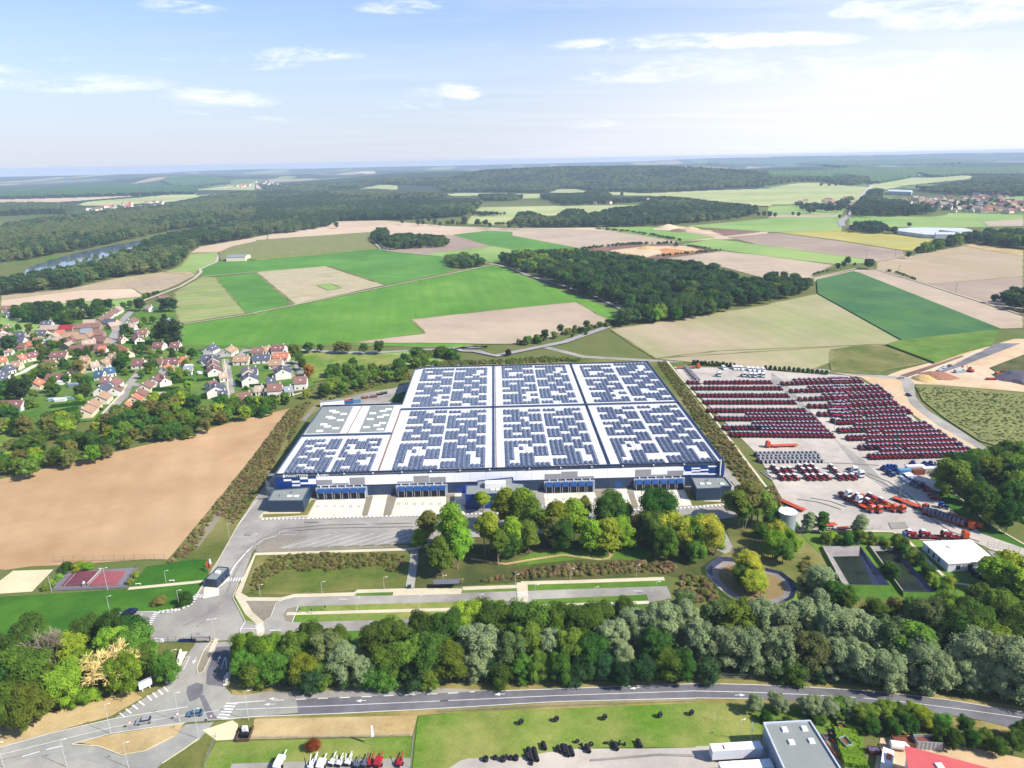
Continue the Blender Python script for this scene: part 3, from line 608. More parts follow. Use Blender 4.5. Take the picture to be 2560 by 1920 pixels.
tm = GM('tyre_marks', S(166,160,152), S(152,146,140), S(178,172,162), s1=.4, s2=.1, grain=.1)
for q_, w_ in (('M1 1640,370 900,385 500,420 300,520 160,640 60,760 0,900', .5), ('M1 1640,400 900,412 560,440 330,540 190,660', .5), ('L2 430,1500 640,1300 760,1150 860,900 1000,650', .6), ('L2 300,1480 560,1330 700,1180', .5), ('T3 950,660 1250,700 1450,760 1620,820', .7), ('T3 1150,640 1450,690 1700,780', .6), ('T3 1300,100 1700,110 2200,140', .6), ('T4 0,250 300,380 560,560 900,840 1200,1040 1600,1180', .7), ('T4 40,230 340,350 620,540 960,820 1260,1000', .6), ('T3 380,230 560,370', .8), ('T3 420,225 600,360', .8), ('B3 1300,900 1900,850 2212,860', .7), ('W2 2030,1180 2120,1280', .5)):
    lane('tyre_mark', q_, w_, tm, 13)
for q_ in ('M1 700,352 820,352 815,368 700,368', 'L2 980,420 1060,420 1050,450 970,450', 'T4 340,920 560,910 620,990 380,1010', 'M2 1960,960 2100,950 2080,1010'):
    sheet('tarmac_patch', q_, tm, 13)
# ------------------------------------------------------------------ big warehouse
RH = 12.45; TH = R(1.182)
A0 = G(688, 1184.6, RH); WO = np.array([A0[0], A0[1], 0.0])
cu, su = math.cos(TH), math.sin(TH)
def toL(p): d = np.asarray(p)[:2]-WO[:2]; return (d[0]*cu+d[1]*su, -d[0]*su+d[1]*cu)
def RL(spec, z=RH): return [toL(G(x, y, z)) for x, y in pxs(spec)]
def FA(c, x, y, v=0.0):
    """pixel -> (u, z) on the facade plane at local depth v"""
    r_ = ray(*px(c, x, y)); n = np.array([-su, cu, 0]); o = np.array([WO[0], WO[1], 0])+n*v
    t = ((o-CAMP)@n)/(r_@n); p = CAMP+r_*t; return toL(p)[0], p[2]
blue_d = OM('dark_blue_cladding', S(56,80,112), .45); blue_b = OM('bright_blue_cladding', S(28,76,160), .4); blue_r = OM('dock_canopy_blue', S(34,88,160), .4)
white_c = OM('white_cladding', S(250,250,255,.92), .45, var=.01); roofw = OM('white_roof_membrane', S(240,240,246,.76), .6, var=.03, scale=.22, dirt=S(206,204,202,.66))
roofg = OM('grey_roof_membrane', S(160,166,162), .8, var=.04, scale=.2); lou = OM('grey_glazing', S(186,184,188), .4, var=.04); dark = OM('black_rubber', S(24,26,36), .7)
greyf = OM('grey_frame', S(200,208,220), .5); slateb = OM('annex_cladding', S(52,76,104), .45); metal = OM('galvanised_steel', S(190,196,204), .35, .6)
rust = OM('gutter_rust', S(176,140,116), .9); coping = OM('parapet_coping', S(74,98,130), .4); whitep = OM('white_paint', S(248,248,246,.8), .45, var=.02)
skyl = OM('skylight', S(248,248,240,.85), .3, var=.02); sol = base_mat('solar_glass'); MATS['solar_glass'] = sol[0]
def solmat():
    m, t, p = sol; g = t.new('ShaderNodeNewGeometry').outputs['Position']; mp = t.new('ShaderNodeMapping'); mp.inputs['Rotation'].default_value = (0, 0, -TH); t.l.new(g, mp.inputs[0])
    br = t.new('ShaderNodeTexBrick', Scale=1.0); br.offset = 0; br.inputs['Brick Width'].default_value = 1.1; br.inputs['Row Height'].default_value = 1.9
    br.inputs['Mortar Size'].default_value = .035; br.inputs['Color1'].default_value = S(62,72,98,.85); br.inputs['Color2'].default_value = S(98,106,128,.85); br.inputs['Mortar'].default_value = S(170,178,196,.7)
    t.l.new(mp.outputs[0], br.inputs['Vector']); t.l.new(br.outputs[0], p.inputs['Base Color']); p.inputs['Roughness'].default_value = .22; p.inputs['Specular IOR Level'].default_value = .6
solmat()
root = empty('warehouse', tuple(WO), TH, 'huge white-roofed logistics warehouse with blue front and rows of solar panels on its roof', 'warehouse')
def part(name, b, m, parent=None, smooth=False): return b.build(name, m, parent or root, smooth)
B_ = RL('P 1811.5,1153.7')[0]; UW = B_[0]
E1 = RL('P 1068,916.4')[0]; E2 = RL('P 1039.3,926.5')[0]; D2 = RL('P 1006,1009')[0]; Dd = RL('P 806,1013')[0]; Cc = RL('P 1619,903.4')[0]
VB = (Cc[1]+E1[1])/2; UL = E2[0]; VD = (D2[1]+Dd[1])/2; UL = D2[0]
foot = [(0, 0), (UW, 0), (UW, VB), (E1[0], VB), (UL, VB-(E1[0]-UL)*.55), (UL, VD), (0, VD)]
# walls: base, white band, parapet as one skin each
wl = MB(); n = len(foot)
for i in range(n):
    a, b = foot[i], foot[(i+1) % n]; wl.quad((*a, 0), (*b, 0), (*b, RH), (*a, RH))
part('wall', wl, blue_d)
part('roof', MB().prism(foot, RH-1.5, RH-.9), roofw)
cp = MB()
def wallstrip(b, p, q, w, z0, z1, mi=0):
    p = np.array(p); q = np.array(q); d = (q-p)/np.linalg.norm(q-p); nn = np.array([-d[1], d[0]])*w/2
    b.prism([tuple(p+nn), tuple(q+nn), tuple(q-nn), tuple(p-nn)], z0, z1, mi)
for i in range(n):
    a, b = np.array(foot[i]), np.array(foot[(i+1) % n]); d = (b-a)/np.linalg.norm(b-a); nn = np.array([-d[1], d[0]])*.2
    cp.prism([tuple(a-nn-d*.2), tuple(b-nn+d*.2), tuple(b+nn+d*.2), tuple(a+nn-d*.2)], RH-.05, RH+.12+.004*i)
part('parapet', cp, coping)
m1 = RL('W1 1260,565 P 1692.8,1004.7', RH-.3); VM = (m1[0][1]+m1[1][1])/2
gx1 = RL('P 1235.3,1040', RH-.9)[0][0]; gx2 = (RL('P 1428,909', RH-.9)[0][0]+RL('P 1520.7,1156.6', RH-.9)[0][0])/2
gl = RL('W1 915,530 W1 790,775', RH-.9); gxl = (gl[0][0]+gl[1][0])/2; VL = RL('W1 400,795 1175,775', RH-.5); VL = (VL[0][1]+VL[1][1])/2
for nm, p, q, w in (('fire_wall', (UL, VM), (UW, VM), .7), ('fire_wall', (gx1, .3), (gx1, VB), .5), ('fire_wall', (gx2, .3), (gx2, VB), .5), ('fire_wall', (0, VL), (UL, VL), .7)):
    b = MB(); wallstrip(b, p, q, w, RH-1, RH+(.06 if p[0] == q[0] else .2)); part(nm, b, coping)
gt = MB(); wallstrip(gt, (UL, .3), (UL, VM), .9, RH-.95, RH-.86); wallstrip(gt, (gx1+.8, .3), (gx1+.8, VB), .6, RH-.95, RH-.86); wallstrip(gt, (gx2-.9, .3), (gx2-.9, VB), .5, RH-.95, RH-.85); wallstrip(gt, (gxl, VL), (gxl, VD), .5, RH-.95, RH-.86)
part('gutter', gt, rust)
ra = RL('W1 570,540 840,540 725,768 425,775', RH-.85); rb = RL('W1 990,535 1195,532 1110,755 890,762', RH-.85)
for q in (ra, rb): part('grey_roof_panel', MB().prism(q, RH-.95, RH-.84), roofg)
for x, y in ((660,577),(690,590),(757,604),(632,630),(655,640),(728,657),(584,694),(617,712),(687,727),(548,750),(1008,598),(1095,578),(1145,563),(985,648),(1073,629),(1122,613),(953,718),(1043,702),(1092,682),(1073,736)):
    u, v = RL('W1 %d,%d' % (x, y), RH-.6)[0]; part('skylight', MB().box(u-1.9, u+1.9, v-1, v+1, RH-.9, RH-.35, 0, .15), skyl)
# solar fields
FL = '''####..### ######... ..####### ####..### #####.### ....##... ######### ..##..### ######### ##..##... ######### ......### ######### ###..#... ##.#..### ##....### ##.###### ##.###... #..###... #########'''.split()
FR = '''###..#### ...####.. ######### ##.....## ######### ###.###.. ######### ...##..## ######### ###..##.. ######### ...##..## ######### ###..##.. ######### #####..## ######.## ...###..# ######..# #########'''.split()
BL = '''######### #..###... ######### ##....### ##..##... ######### ......### ######### ##..##... ######### ..###..## ######### ....##... #####..## ######... ..###..## #########'''.split()
BR = '''######### ...###..# ######..# #####..## ###..##.. ######### ...##..## ######### ###..##.. ######### ...##..## ######### ###..##.. ###....## ######### ...####.. ###..####'''.split()
SL = '''#####.### ###...### #..###### ###...### ##..##... ######### #..####.. ####..### ######### ##..##### ####..### #########'''.split()
SR = '''###..#### ######..# #..###### ##.####.. #.....### ##..#.... ######### ..#####.# #####...# ######..# ##..##### #########'''.split()
def array(spec, bm):
    """spec: four roof pixels (front-left, front-right, back-right, back-left); bitmap rows run from back to front"""
    q = RL(spec, RH-.5); u0 = (q[0][0]+q[3][0])/2; u1 = (q[1][0]+q[2][0])/2; v0 = (q[0][1]+q[1][1])/2; v1 = (q[2][1]+q[3][1])/2
    nr, nc = len(bm), 9; du = (u1-u0)/nc; dv = (v1-v0)/nr; b = MB(); zb = RH-.8
    for r_ in range(nr):
        for c in range(nc):
            if bm[r_][c] != '#': continue
            x0 = u0+c*du; xm = x0+du/2; x1 = x0+du; ya = v1-(r_+1)*dv+.12; yb = v1-r_*dv-.12
            b.add([(x0+.05, ya, zb), (xm-.03, ya, zb+.62), (xm-.03, yb, zb+.62), (x0+.05, yb, zb)], [(0, 1, 2, 3)])
            b.add([(xm+.03, ya, zb+.62), (x1-.05, ya, zb), (x1-.05, yb, zb), (xm+.03, yb, zb+.62)], [(0, 1, 2, 3)])
    b.box((u0+u1)/2-.06, (u0+u1)/2+.06, v0+.3, v1-.3, zb-.08, zb-.02); b.box(u0+.3, u1-.3, (v0+v1)/2-.06, (v0+v1)/2+.06, zb-.08, zb-.02)
    part('solar_array', b, MATS['solar_glass'])
C5 = (980, 900, 5.027); CR['C5'] = C5
array('C5 0,1385 575,1365 690,632 225,640', FL); array('C5 600,1362 1170,1340 1188,628 715,632', FR)
array('C5 245,590 705,572 785,105 380,110', BL); array('C5 722,575 1190,560 1200,95 802,100', BR)
array('W2 78,1058 475,1048 385,560 60,565', FL); array('W2 497,1045 892,1035 730,548 405,560', FR)
array('W2 60,520 375,512 322,185 48,190', BL); array('W2 390,512 705,500 600,180 335,188', BR)
array('W2 1065,1032 1460,1022 1195,535 872,548', FL); array('W2 1490,1020 1905,1010 1580,525 1220,535', FR)
array('W2 845,502 1160,490 1000,178 725,185', BL); array('W2 1190,488 1520,482 1310,160 1020,170', BR)
array('W1 245,1110 610,1103 748,815 415,828', SL); array('W1 648,1102 990,1095 1090,812 775,820', SR)
# hvac on the roof edge, ladder, chimney
# facade ------------------------------------------------------------
def fpanel(name, c, x0, y0, x1, y1, m, v=-.03, d=.06):
    u0, za = FA(c, x0, y0, v); u1, zb = FA(c, x1, y1, v); za2 = (za+FA(c, x1, y0+(x0-x1)*.0275*0, v)[1])/2
    um = (x0+x1)/2; za = FA(c, um, y0, v)[1]; zb = FA(c, um, y1, v)[1]
    return part(name, MB().box(u0, u1, v-d/2, v+d/2, min(za, zb), max(za, zb)), m)
zt = FA('A4', 1000, 232, 0)[1]; zb_ = FA('A4', 1000, 312, 0)[1]
uL = FA('A4', 452, 280, 0)[0]; uR = FA('A5', 1548, 220, 0)[0]
wb = MB(); ng = 24
for i in range(ng):
    a = uL+(uR-uL)*i/ng; b = uL+(uR-uL)*(i+1)/ng; wb.box(a+.03, b-.03, -.12, -.002, zb_, zt)
part('white_band', wb, white_c)
for c, x0, y0, x1, y1 in (('A4',452,275,592,320),('A4',594,302,735,320),('A4',737,254,875,316),('A4',1150,288,1288,302),('A4',1290,240,1428,300),('A4',1430,250,1572,296),
    ('A5',352,224,494,268),('A5',497,203,636,265),('A5',638,244,776,260),('A5',1135,185,1270,246),('A5',1272,229,1412,242),('A5',1414,195,1548,240)):
    fpanel('glazing_band', c, x0, y0, x1, y1, lou, -.15, .06)
fpanel('blue_corner_panel', 'A4', 94, 256, 452, 345, blue_b, -.05, .08); fpanel('blue_corner_panel', 'A5', 1548, 150, 1900, 240, blue_b, -.05, .08)
for x0, y0, x1, y1 in ((168,270,238,286),(240,283,310,300),(242,314,314,330),(310,253,378,270),(314,297,384,313),(380,266,452,312)): fpanel('white_panel', 'A4', x0, y0, x1, y1, white_c, -.13, .06)
for x0, y0, x1, y1 in ((1548,203,1620,232),(1620,170,1694,182),(1620,192,1694,204),(1620,215,1694,232),(1548,190,1560,203),(1694,183,1766,196),(1694,213,1766,232),(1764,153,1838,165),(1764,220,1838,232)): fpanel('white_panel', 'A5', x0, y0, x1, y1, white_c, -.13, .06)
fpanel('blue_panel', 'A5', 1770, 168, 1834, 212, blue_r, -.13, .06)
fpanel('gate', 'A4', 1660, 328, 1737, 392, blue_b, -.06, .1); fpanel('gate', 'A5', 958, 290, 1022, 352, blue_r, -.06, .1)
def letters(name, txt, c, x, y, hpx, v=-.1, parent=None, sx=1.0):
    u, z = FA(c, x, y, v); u2, z2 = FA(c, x, y-hpx, v)
    cd = bpy.data.curves.new(name, 'FONT'); cd.body = txt; cd.size = (z2-z)*1.5; cd.extrude = .05; cd.offset = .03; o = bpy.data.objects.new(name, cd); link(o)
    dg = bpy.context.evaluated_depsgraph_get(); me = bpy.data.meshes.new_from_object(o.evaluated_get(dg)); bpy.data.objects.remove(o)
    me.materials.clear(); me.materials.append(whitep); q = link(bpy.data.objects.new(name, me)); q.parent = root; q.rotation_euler = (R(90), 0, 0); q.location = (u, v-.12, z); q.scale = (sx, 1, 1); return q
letters('sign_lettering', 'PANATTONI', 'A4', 192, 252, 20, -.05, sx=1.0)
letters('sign_lettering', 'adm', 'A4', 490, 243, 20, -.05, sx=1.25)
def emblem(c, pts, name='sign_emblem'):
    q = [FA(c, x, y, -.1) for x, y in pts]; b = MB(); b.add([(u, -.3, z) for u, z in q]+[(u, -.06, z) for u, z in q], [tuple(range(len(q)))[::-1]]+[(i, (i+1) % len(q), len(q)+(i+1) % len(q), len(q)+i) for i in range(len(q))])
    return part(name, b, whitep)
emblem('A4', [(162,254),(162,238),(168,231),(174,229),(180,234),(184,240),(184,254)]); emblem('A4', [(450,246),(466,218),(484,246),(474,246),(466,232),(459,246)]); emblem('A4', [(462,246),(467,238),(472,246)])
# docks
def dock(u, dz=0):
    d = MB().box(u-1.5, u-1.3, -3.2, -.91, .0, 3.3, 0).box(u+1.3, u+1.5, -3.2, -.91, 0, 3.3, 0).box(u-1.3, u+1.3, -3.2, -2.9, 3.1, 3.6, 0)
    o = part('dock_shelter', d, greyf)
    b = MB(); b.add([(u-1.5, -3.4, 3.3), (u+1.5, -3.4, 3.3), (u+1.5, -.92, 3.6), (u-1.5, -.92, 3.6), (u-1.5, -3.4, 3.6), (u+1.5, -3.4, 3.6), (u+1.5, -.92, 4.5), (u-1.5, -.92, 4.5)], [(0,3,2,1),(4,5,6,7),(0,1,5,4),(1,2,6,5),(2,3,7,6),(3,0,4,7)])
    part('canopy', b, blue_r, o); part('dock_door', MB().box(u-1.28, u+1.28, -2.9, -2.7, .9, 3.1), dark, o)
    part('bumper', MB().box(u-1.28, u+1.28, -3.1, -2.75, 0, .9), dark, o)
for c, x0, pitch, f0, f1 in (('A4',490,71,450,893),('A4',1186,71,1143,1587),('A5',391,70.5,345,783),('A5',1170,70.5,1120,1558)):
    for k in range(6): dock(FA(c, x0+pitch*k, 400, -3.2)[0]) if c == 'A4' else dock(FA(c, x0+pitch*k, 360 if f0 < 1000 else 335, -3.2)[0])
    yy = 380 if c == 'A4' else 330
    ua, ub = FA(c, f0, yy, -.5)[0], FA(c, f1, yy, -.5)[0]; b = MB().box(ua, ub, -.9, -.001, 0, 4.85); part('dock_wall', b, greyf)
    for k in range(6):
        u = FA(c, x0+pitch*k, yy-40, -.6)[0]; part('vent', MB().box(u-.25, u+.25, -.6, -.2, 4.85, 5.6), whitep)
# annexes
def annex(foot_spec, z, m, base_z_spec=True, name='annex'):
    q = RL(foot_spec, z); q = [(u, min(v, -.01)) for u, v in q]
    b = MB().prism(q, 0, z-.5); o = part(name, b, m)
    part('annex_roof', MB().prism([(u*.97+sum(p[0] for p in q)/len(q)*.03, v*.97+sum(p[1] for p in q)/len(q)*.03) for u, v in q], z-.55, z-.42), roofg, o)
    r_ = MB(); k = len(q)
    for i in range(k): wallstrip(r_, q[i], q[(i+1) % k], .3, z-.6, z+.003*i)
    part('annex_parapet', r_, coping if m is not blue_b else blue_b, o); return o, q
an, q = annex('W1 100,1352 405,1350 462,1235 150,1258', 6.0, slateb)
for x, y in ((290,1312),(348,1312)): u, v = RL('W1 %d,%d' % (x, y), 5.8)[0]; part('skylight', MB().box(u-1.1, u+1.1, v-.7, v+.7, 5.55, 5.95), skyl, an)
for x, y in ((307,1280),(205,1308)): u, v = RL('W1 %d,%d' % (x, y), 6)[0]; part('vent', MB().cyl(u, v, 5.5, 6.6, .3), metal, an)
part('door', MB().box(*( lambda u: (u-.5, u+.5))(RL('W1 310,1440', 1)[0][0]), q[0][1]-.06, q[0][1]+.05, 0, 2.1), dark, an)
an, q = annex('W2 1735,1248 1945,1240 1950,1225 2035,1222 1975,1150 1690,1150', 6.4, slateb)
for x, y in ((1780,1208),(1838,1206),(1955,1208)): u, v = RL('W2 %d,%d' % (x, y), 6.1)[0]; part('skylight', MB().box(u-1, u+1, v-.7, v+.7, 5.95, 6.35), skyl, an)
u, v = RL('W2 1825,1178', 6.4)[0]; part('vent', MB().cyl(u, v, 5.9, 7.1, .3), metal, an)
u, zc = FA('W2', 1935, 1100, -.6); part('flue_pipe', MB().cyl(u, -.7, 5.8, 13.6, .35), whitep, an)
mo, q = annex('W1 1808,1300 W2 262,1280 W2 245,1205 W2 150,1195 W2 145,1150 W1 1915,1180 W1 1910,1215 W1 1812,1216', 7.6, blue_b, name='office_annex')
u, v = RL('W1 2068,1210', 8.5)[0]; part('rooftop_unit', MB().box(u-4.8, u+4.8, v-1.8, v+1.8, 7.1, 9.6, 0, .1), whitep, mo)
for k in range(5): part('rooftop_fan', MB().cyl(u-4+2*k, v+2.6, 7.1, 9.2, .6, n=8), metal, mo)
for x in (2045, 2090): u, v = RL('W1 %d,1257' % x, 7.4)[0]; part('skylight', MB().box(u-.9, u+.9, v-.6, v+.6, 7.15, 7.55), skyl, mo)
# outside stairs at the left corner, railings at the roof edge
st = MB()
for k in range(14): st.box(-3.4, -.3, -2.2+.35*k-2, -1.9+.35*k-2, 7.2-.5*k, 7.35-.5*k)
for k in range(6): st.tube((-3.4, -4.2+k*.9, 0), (-3.4, -4.2+k*.9, 12.2-.8*k), .07); 
st.box(-3.4, -.3, -1, 1.6, 11.9, 12.0); st.tube((-3.4, -1, 13), (-3.4, 1.6, 13), .05); st.tube((-3.4, -1, 12), (-3.4, -1, 13), .05)
part('fire_stair', st, metal)
for x, y in ((1530,185),(1750,190)): u, v = RL('W1 %d,%d' % (x, y), RH)[0]; part('roof_ladder', MB().box(u-1, u+1, VB-.5, VB+.6, RH+.1, RH+1.2), metal)
for c, x in (('A4',690),('A4',940),('A4',1190),('A4',1440),('A4',1695),('A4',1950),('A5',220),('A5',490),('A5',758),('A5',1025),('A5',1290),('A5',1553)):
    u = FA(c, x, 190, 0)[0]; part('wall_lamp', MB().box(u-.3, u+.3, -.7, 0, RH-.9, RH-.6), whitep)

gm = OM('drain_marks', S(120,116,110), .8)
for c, x0, pitch, yy in (('A4',455,71,500),('A4',1150,71,480),('A5',362,70.5,440),('A5',1155,70.5,418)):
    for k in range(7):
        for dx in (0, 16):
            P_ = [G(*px(c, x0+pitch*k+dx+e, yy+f), .16) for e, f in ((0, -10), (5, -10), (2, 14), (-3, 14))]
            struct(MB().add([tuple(q) for q in P_], [(0, 1, 2, 3)]).build('drain_mark', gm))
# ------------------------------------------------------------------ machines and vehicles
redp = OM('red_paint', S(196,44,58), .4, var=.08); darkred = OM('dark_red_paint', S(150,28,44), .4); tyre = OM('tyre_rubber', S(34,34,46), .8); cabtop = OM('cab_roof', S(196,200,220,.5), .5); glass = OM('vehicle_glass', S(50,58,74), .12); 
orange = OM('orange_paint', S(240,98,44), .35, var=.04); bluep = OM('blue_paint', S(30,84,180), .35); greyp = OM('grey_paint', S(110,122,140), .4); blackp = OM('black_paint', S(22,28,48), .3)
silver = OM('silver_paint', S(206,210,214), .25, .3); boxw = OM('white_body_panel', S(240,240,246,.78), .45, var=.02); greenp = OM('green_paint', S(40,110,80), .5); rim = OM('wheel_rim', S(220,214,206), .4)
rustp = OM('rusted_steel', S(150,84,60), .8, var=.15, dirt=S(110,60,46)); lblue = OM('light_blue_paint', S(110,170,220), .5); ochp = OM('ochre_paint', S(236,120,40), .4)
def tractor_mb(small=False):
    b = MB()                                           # faces -Y; materials 0 red 1 tyre 2 glass 3 white 4 dark
    b.box(-.42, .42, -2.5, -.3, .95, 1.75, 0, .06, .1); b.box(-.38, .38, -2.62, -2.5, .8, 1.5, 4)
    b.box(-.75, .75, -.25, 1.3, 1.25, 2.65, 2, .12, .1); b.box(-.7, .7, -.3, 1.2, 2.65, 2.85, 3, .12)
    b.box(-.5, .5, -2.2, 1.6, .6, .98, 0); b.box(-.78, .78, -.27, 1.32, 1.2, 1.7, 0)
    for s in (-1, 1):
        b.box(s*1.0-.34, s*1.0+.34, -.1, 1.7, 1.75, 1.92, 0)
        for y, r_, w in ((.8, .95, .5), (-1.75, .62, .4)):
            n = 14; x0 = s*1.0-w/2; vs = []
            for x in (x0, x0+w):
                for i in range(n): a = 2*math.pi*i/n; vs.append((x, y+r_*math.cos(a), r_+r_*math.sin(a)))
            b.add(vs, [(i, (i+1) % n, n+(i+1) % n, n+i)[::-1] for i in range(n)]+[tuple(range(n)), tuple(range(2*n-1, n-1, -1))], 1)
            b.add([(x0+(w+.02 if s > 0 else -.02), y+r_*.45*math.cos(2*math.pi*i/8), r_+r_*.45*math.sin(2*math.pi*i/8)) for i in range(8)], [tuple(range(8))], 3)
    return b
TM = [redp, tyre, glass, cabtop, blackp]
tr_mesh = tractor_mb().mesh('tractor', TM); tr_small = tractor_mb().mesh('tractor_low', TM)
tb_mesh = tractor_mb().mesh('blue_tractor', [bluep, tyre, glass, bluep, blackp]); tg_mesh = tractor_mb().mesh('dark_tractor', [blackp, tyre, glass, cabtop, blackp]); tgn_mesh = tractor_mb().mesh('green_tractor', [greenp, tyre, glass, cabtop, blackp])
def wheel(b, x, y, r_, w, n=12, mi=0):
    vs = []
    for q in (x-w/2, x+w/2):
        for i in range(n): a = 2*math.pi*i/n; vs.append((q, y+r_*math.cos(a), r_+r_*math.sin(a)))
    return b.add(vs, [(i, (i+1) % n, n+(i+1) % n, n+i)[::-1] for i in range(n)]+[tuple(range(n)), tuple(range(2*n-1, n-1, -1))], mi)
def obj(name, b, m, p): return b.build(name, m, p)
def make_tractor(loc, rz, label, group, bm=redp, cabm=boxw):
    t = empty('tractor', loc, rz, label, 'tractor', group)
    h = MB().box(-.42, .42, -2.5, -.3, .95, 1.75, 0, .06, .1).box(-.5, .5, -2.2, 1.6, .6, .98, 0); obj('bonnet', h, bm, t)
    obj('cab', MB().box(-.75, .75, -.25, 1.3, 1.25, 2.65, 0, .12, .1), glass, t); obj('cab_roof', MB().box(-.82, .82, -.35, 1.4, 2.66, 2.9, 0, .1), cabm, t)
    for s in (-1, 1):
        obj('mudguard', MB().box(s*1.0-.34, s*1.0+.34, -.1, 1.7, 1.93, 2.05), bm, t)
        for y, r_, w in ((.8, .95, .5), (-1.75, .62, .4)):
            wh = obj('wheel', wheel(MB(), s*1.0, y, r_, w, 14), tyre, t)
            b = MB(); b.cyl(0, 0, -.02, .02, r_*.5, n=10); b.v = [(s*(1.0+w/2)+z, y+x2, r_+y2) for x2, y2, z in b.v]; obj('rim', b, rim, wh)
    return t
# rows of tractors: start pixel, end pixel (wheel line), count
rows_l = [('T1 375,462 480,462', 3), ('T1 430,528 1425,528', 22), ('T1 495,612 1500,612', 22), ('T1 560,690 1580,690', 22), ('T1 605,785 1700,785', 23), ('T1 700,880 1825,882', 24), ('T1 790,988 1925,985', 25), ('T1 870,1062 2020,1075', 24)]
rows_l.insert(1, ('T1 575,462 1310,458', 16))
rows_r = [('T1 1460,475 2212,450 T2 0,455 330,450', 23), ('T1 1560,560 2212,550 T2 0,545 570,540', 24), ('T1 1660,655 2212,640 T2 0,640 660,615', 23), ('T1 1770,735 2212,742 T2 0,740 730,705', 23), ('T1 1885,830 2212,840 T2 0,838 880,800', 23), ('T1 2040,905 T2 60,925 890,895', 20), ('T2 85,1020 1130,985', 22), ('T2 190,1105 1300,1085', 24), ('T2 330,1215 1480,1185', 24), ('T2 440,1320 1640,1290', 25)]
row_items = []
def along(P, t):
    L = [np.linalg.norm(b-a) for a, b in zip(P[:-1], P[1:])]; s = t*sum(L)
    for (a, b), l in zip(zip(P[:-1], P[1:]), L):
        if s <= l+1e-9: return a+(b-a)*s/l
        s -= l
    return P[-1]
for blk, rows in (('left-hand', rows_l), ('right-hand', rows_r)):
    for ri, (sp, n) in enumerate(rows):
        P = [np.array(G(x, y, .08)[:2]) for x, y in pxs(sp)]
        for k in range(n):
            p = along(P, (k+.0)/(n-1)); row_items.append((p, blk, ri, k, 0))
            if (blk == 'left-hand' and ri > 5 and k > 7) or (blk != 'left-hand' and (k > 2+(ri*5) % 4) and not (k == 9 and ri % 2)): row_items.append((p+np.array([.2, 5.7]), blk, ri, k, 1))
row_items.sort(key=lambda q: q[0][1])
nrow_l, nrow_r = len(rows_l), len(rows_r); stuffb = MB(); tmb = tractor_mb(); NI = 270
for i, (p, blk, ri, k, bk) in enumerate(row_items):
    rz = R(8)+random.gauss(0, .03); sc = random.uniform(.95, 1.07)
    if i >= NI: stuffb.merge(tmb, (p[0], p[1], .08), rz, sc); continue
    q = random.random(); me, cn = (tr_mesh, 'red') if q < .93 else ((tg_mesh, 'dark') if q < .98 else (tgn_mesh, 'green'))
    o = link(bpy.data.objects.new('tractor', me)); o.location = (p[0], p[1], .08); o.rotation_euler = (0, 0, rz); o.scale = (sc,)*3
    nn = (nrow_l if blk == 'left-hand' else nrow_r)-ri
    tag(o, '%s tractor, %s from left, %s rank, %s row of the %s block' % (cn, ordn(k), 'rear' if bk else 'front', ordn(nn-1), blk), 'tractor', 'tractors parked in long rows')
o = stuffb.build('tractors', TM); tag(o, 'red tractors in the far rows at the back of the compound', 'tractors', kind='stuff')
# loose tractors near the lorries
loose = [('T3', x, y) for x, y in ((575,215),(640,275),(695,362),(725,250),(800,362),(820,250),(900,360),(970,210),(1030,270),(1095,362),(1080,200),(1130,270),(1185,360),(1170,200),(1235,270),(1295,360),(1385,355),(1460,210),(1520,270),(1585,360),(1685,355),(1785,355))]
for i, (c, x, y) in enumerate(loose):
    p = G(*px(c, x, y), .08); g = 'first' if x < 920 else ('second' if x < 1400 else 'third')
    make_tractor((p[0], p[1], .08), R(22), 'red tractor in the %s small group before the wrapped machines, %s in it' % (g, ordn(sum(1 for q in loose[:i] if (q[1] < 920) == (x < 920) and (q[1] < 1400) == (x < 1400)))), 'tractors in small groups')
for i, (x, y) in enumerate(((605,1460),(650,1450),(690,1450),(730,1455),(665,1515),(935,1405),(1070,1415),(1140,1410),(1310,1470),(1370,1465),(1420,1455))):
    p = G(*px('T2', x, y), .08); o = link(bpy.data.objects.new('tractor', tb_mesh)); o.location = (p[0], p[1], .08); o.rotation_euler = (0, 0, R(25)); tag(o, 'blue tractor beyond the containers, %s of the blue ones from the left' % ordn(i), 'tractor', 'blue tractors')
wrap = OM('plastic_wrapping', S(206,206,210,.5), .4, var=.2, scale=1); P0 = G(*px('T1', 1200, 1360), .08); P1 = G(*px('T1', 1890, 1355), .08)
wb = MB()
for dx in (0,):
    wb.box(-1, 1, -2.4, 2.4, .2, 1.7, 0, .3, .5); wb.box(-.7, .7, -.2, 1.6, 1.7, 2.6, 0, .2); wheel(wb, -.9, 1.2, .7, .3, 8, 1); wheel(wb, .9, 1.2, .7, .3, 8, 1); wheel(wb, -.9, -1.5, .5, .3, 8, 1); wheel(wb, .9, -1.5, .5, .3, 8, 1)
wm = wb.mesh('wrapped_machine', [wrap, tyre])
for r_ in range(2):
    for k in range(15):
        p = P0+(P1-P0)*k/14; o = link(bpy.data.objects.new('wrapped_machine', wm)); o.location = (p[0]+r_*1, p[1]+r_*7, .08); o.rotation_euler = (0, 0, R(35)+random.gauss(0, .08))
        tag(o, 'small machine in pale plastic wrapping, %s from the left in the %s row' % (ordn(k), 'near' if r_ == 0 else 'far'), 'machine', 'wrapped machines')
for k in range(9):
    p = G(*px('T1', 290+14*k, 290+16*k), .08); o = link(bpy.data.objects.new('wrapped_machine', wm)); o.location = (p[0]+4, p[1], .08); o.rotation_euler = (0, 0, R(80)); tag(o, 'wrapped machine in the slanting line by the fence, %s from the top' % ordn(k), 'machine', 'wrapped machines')
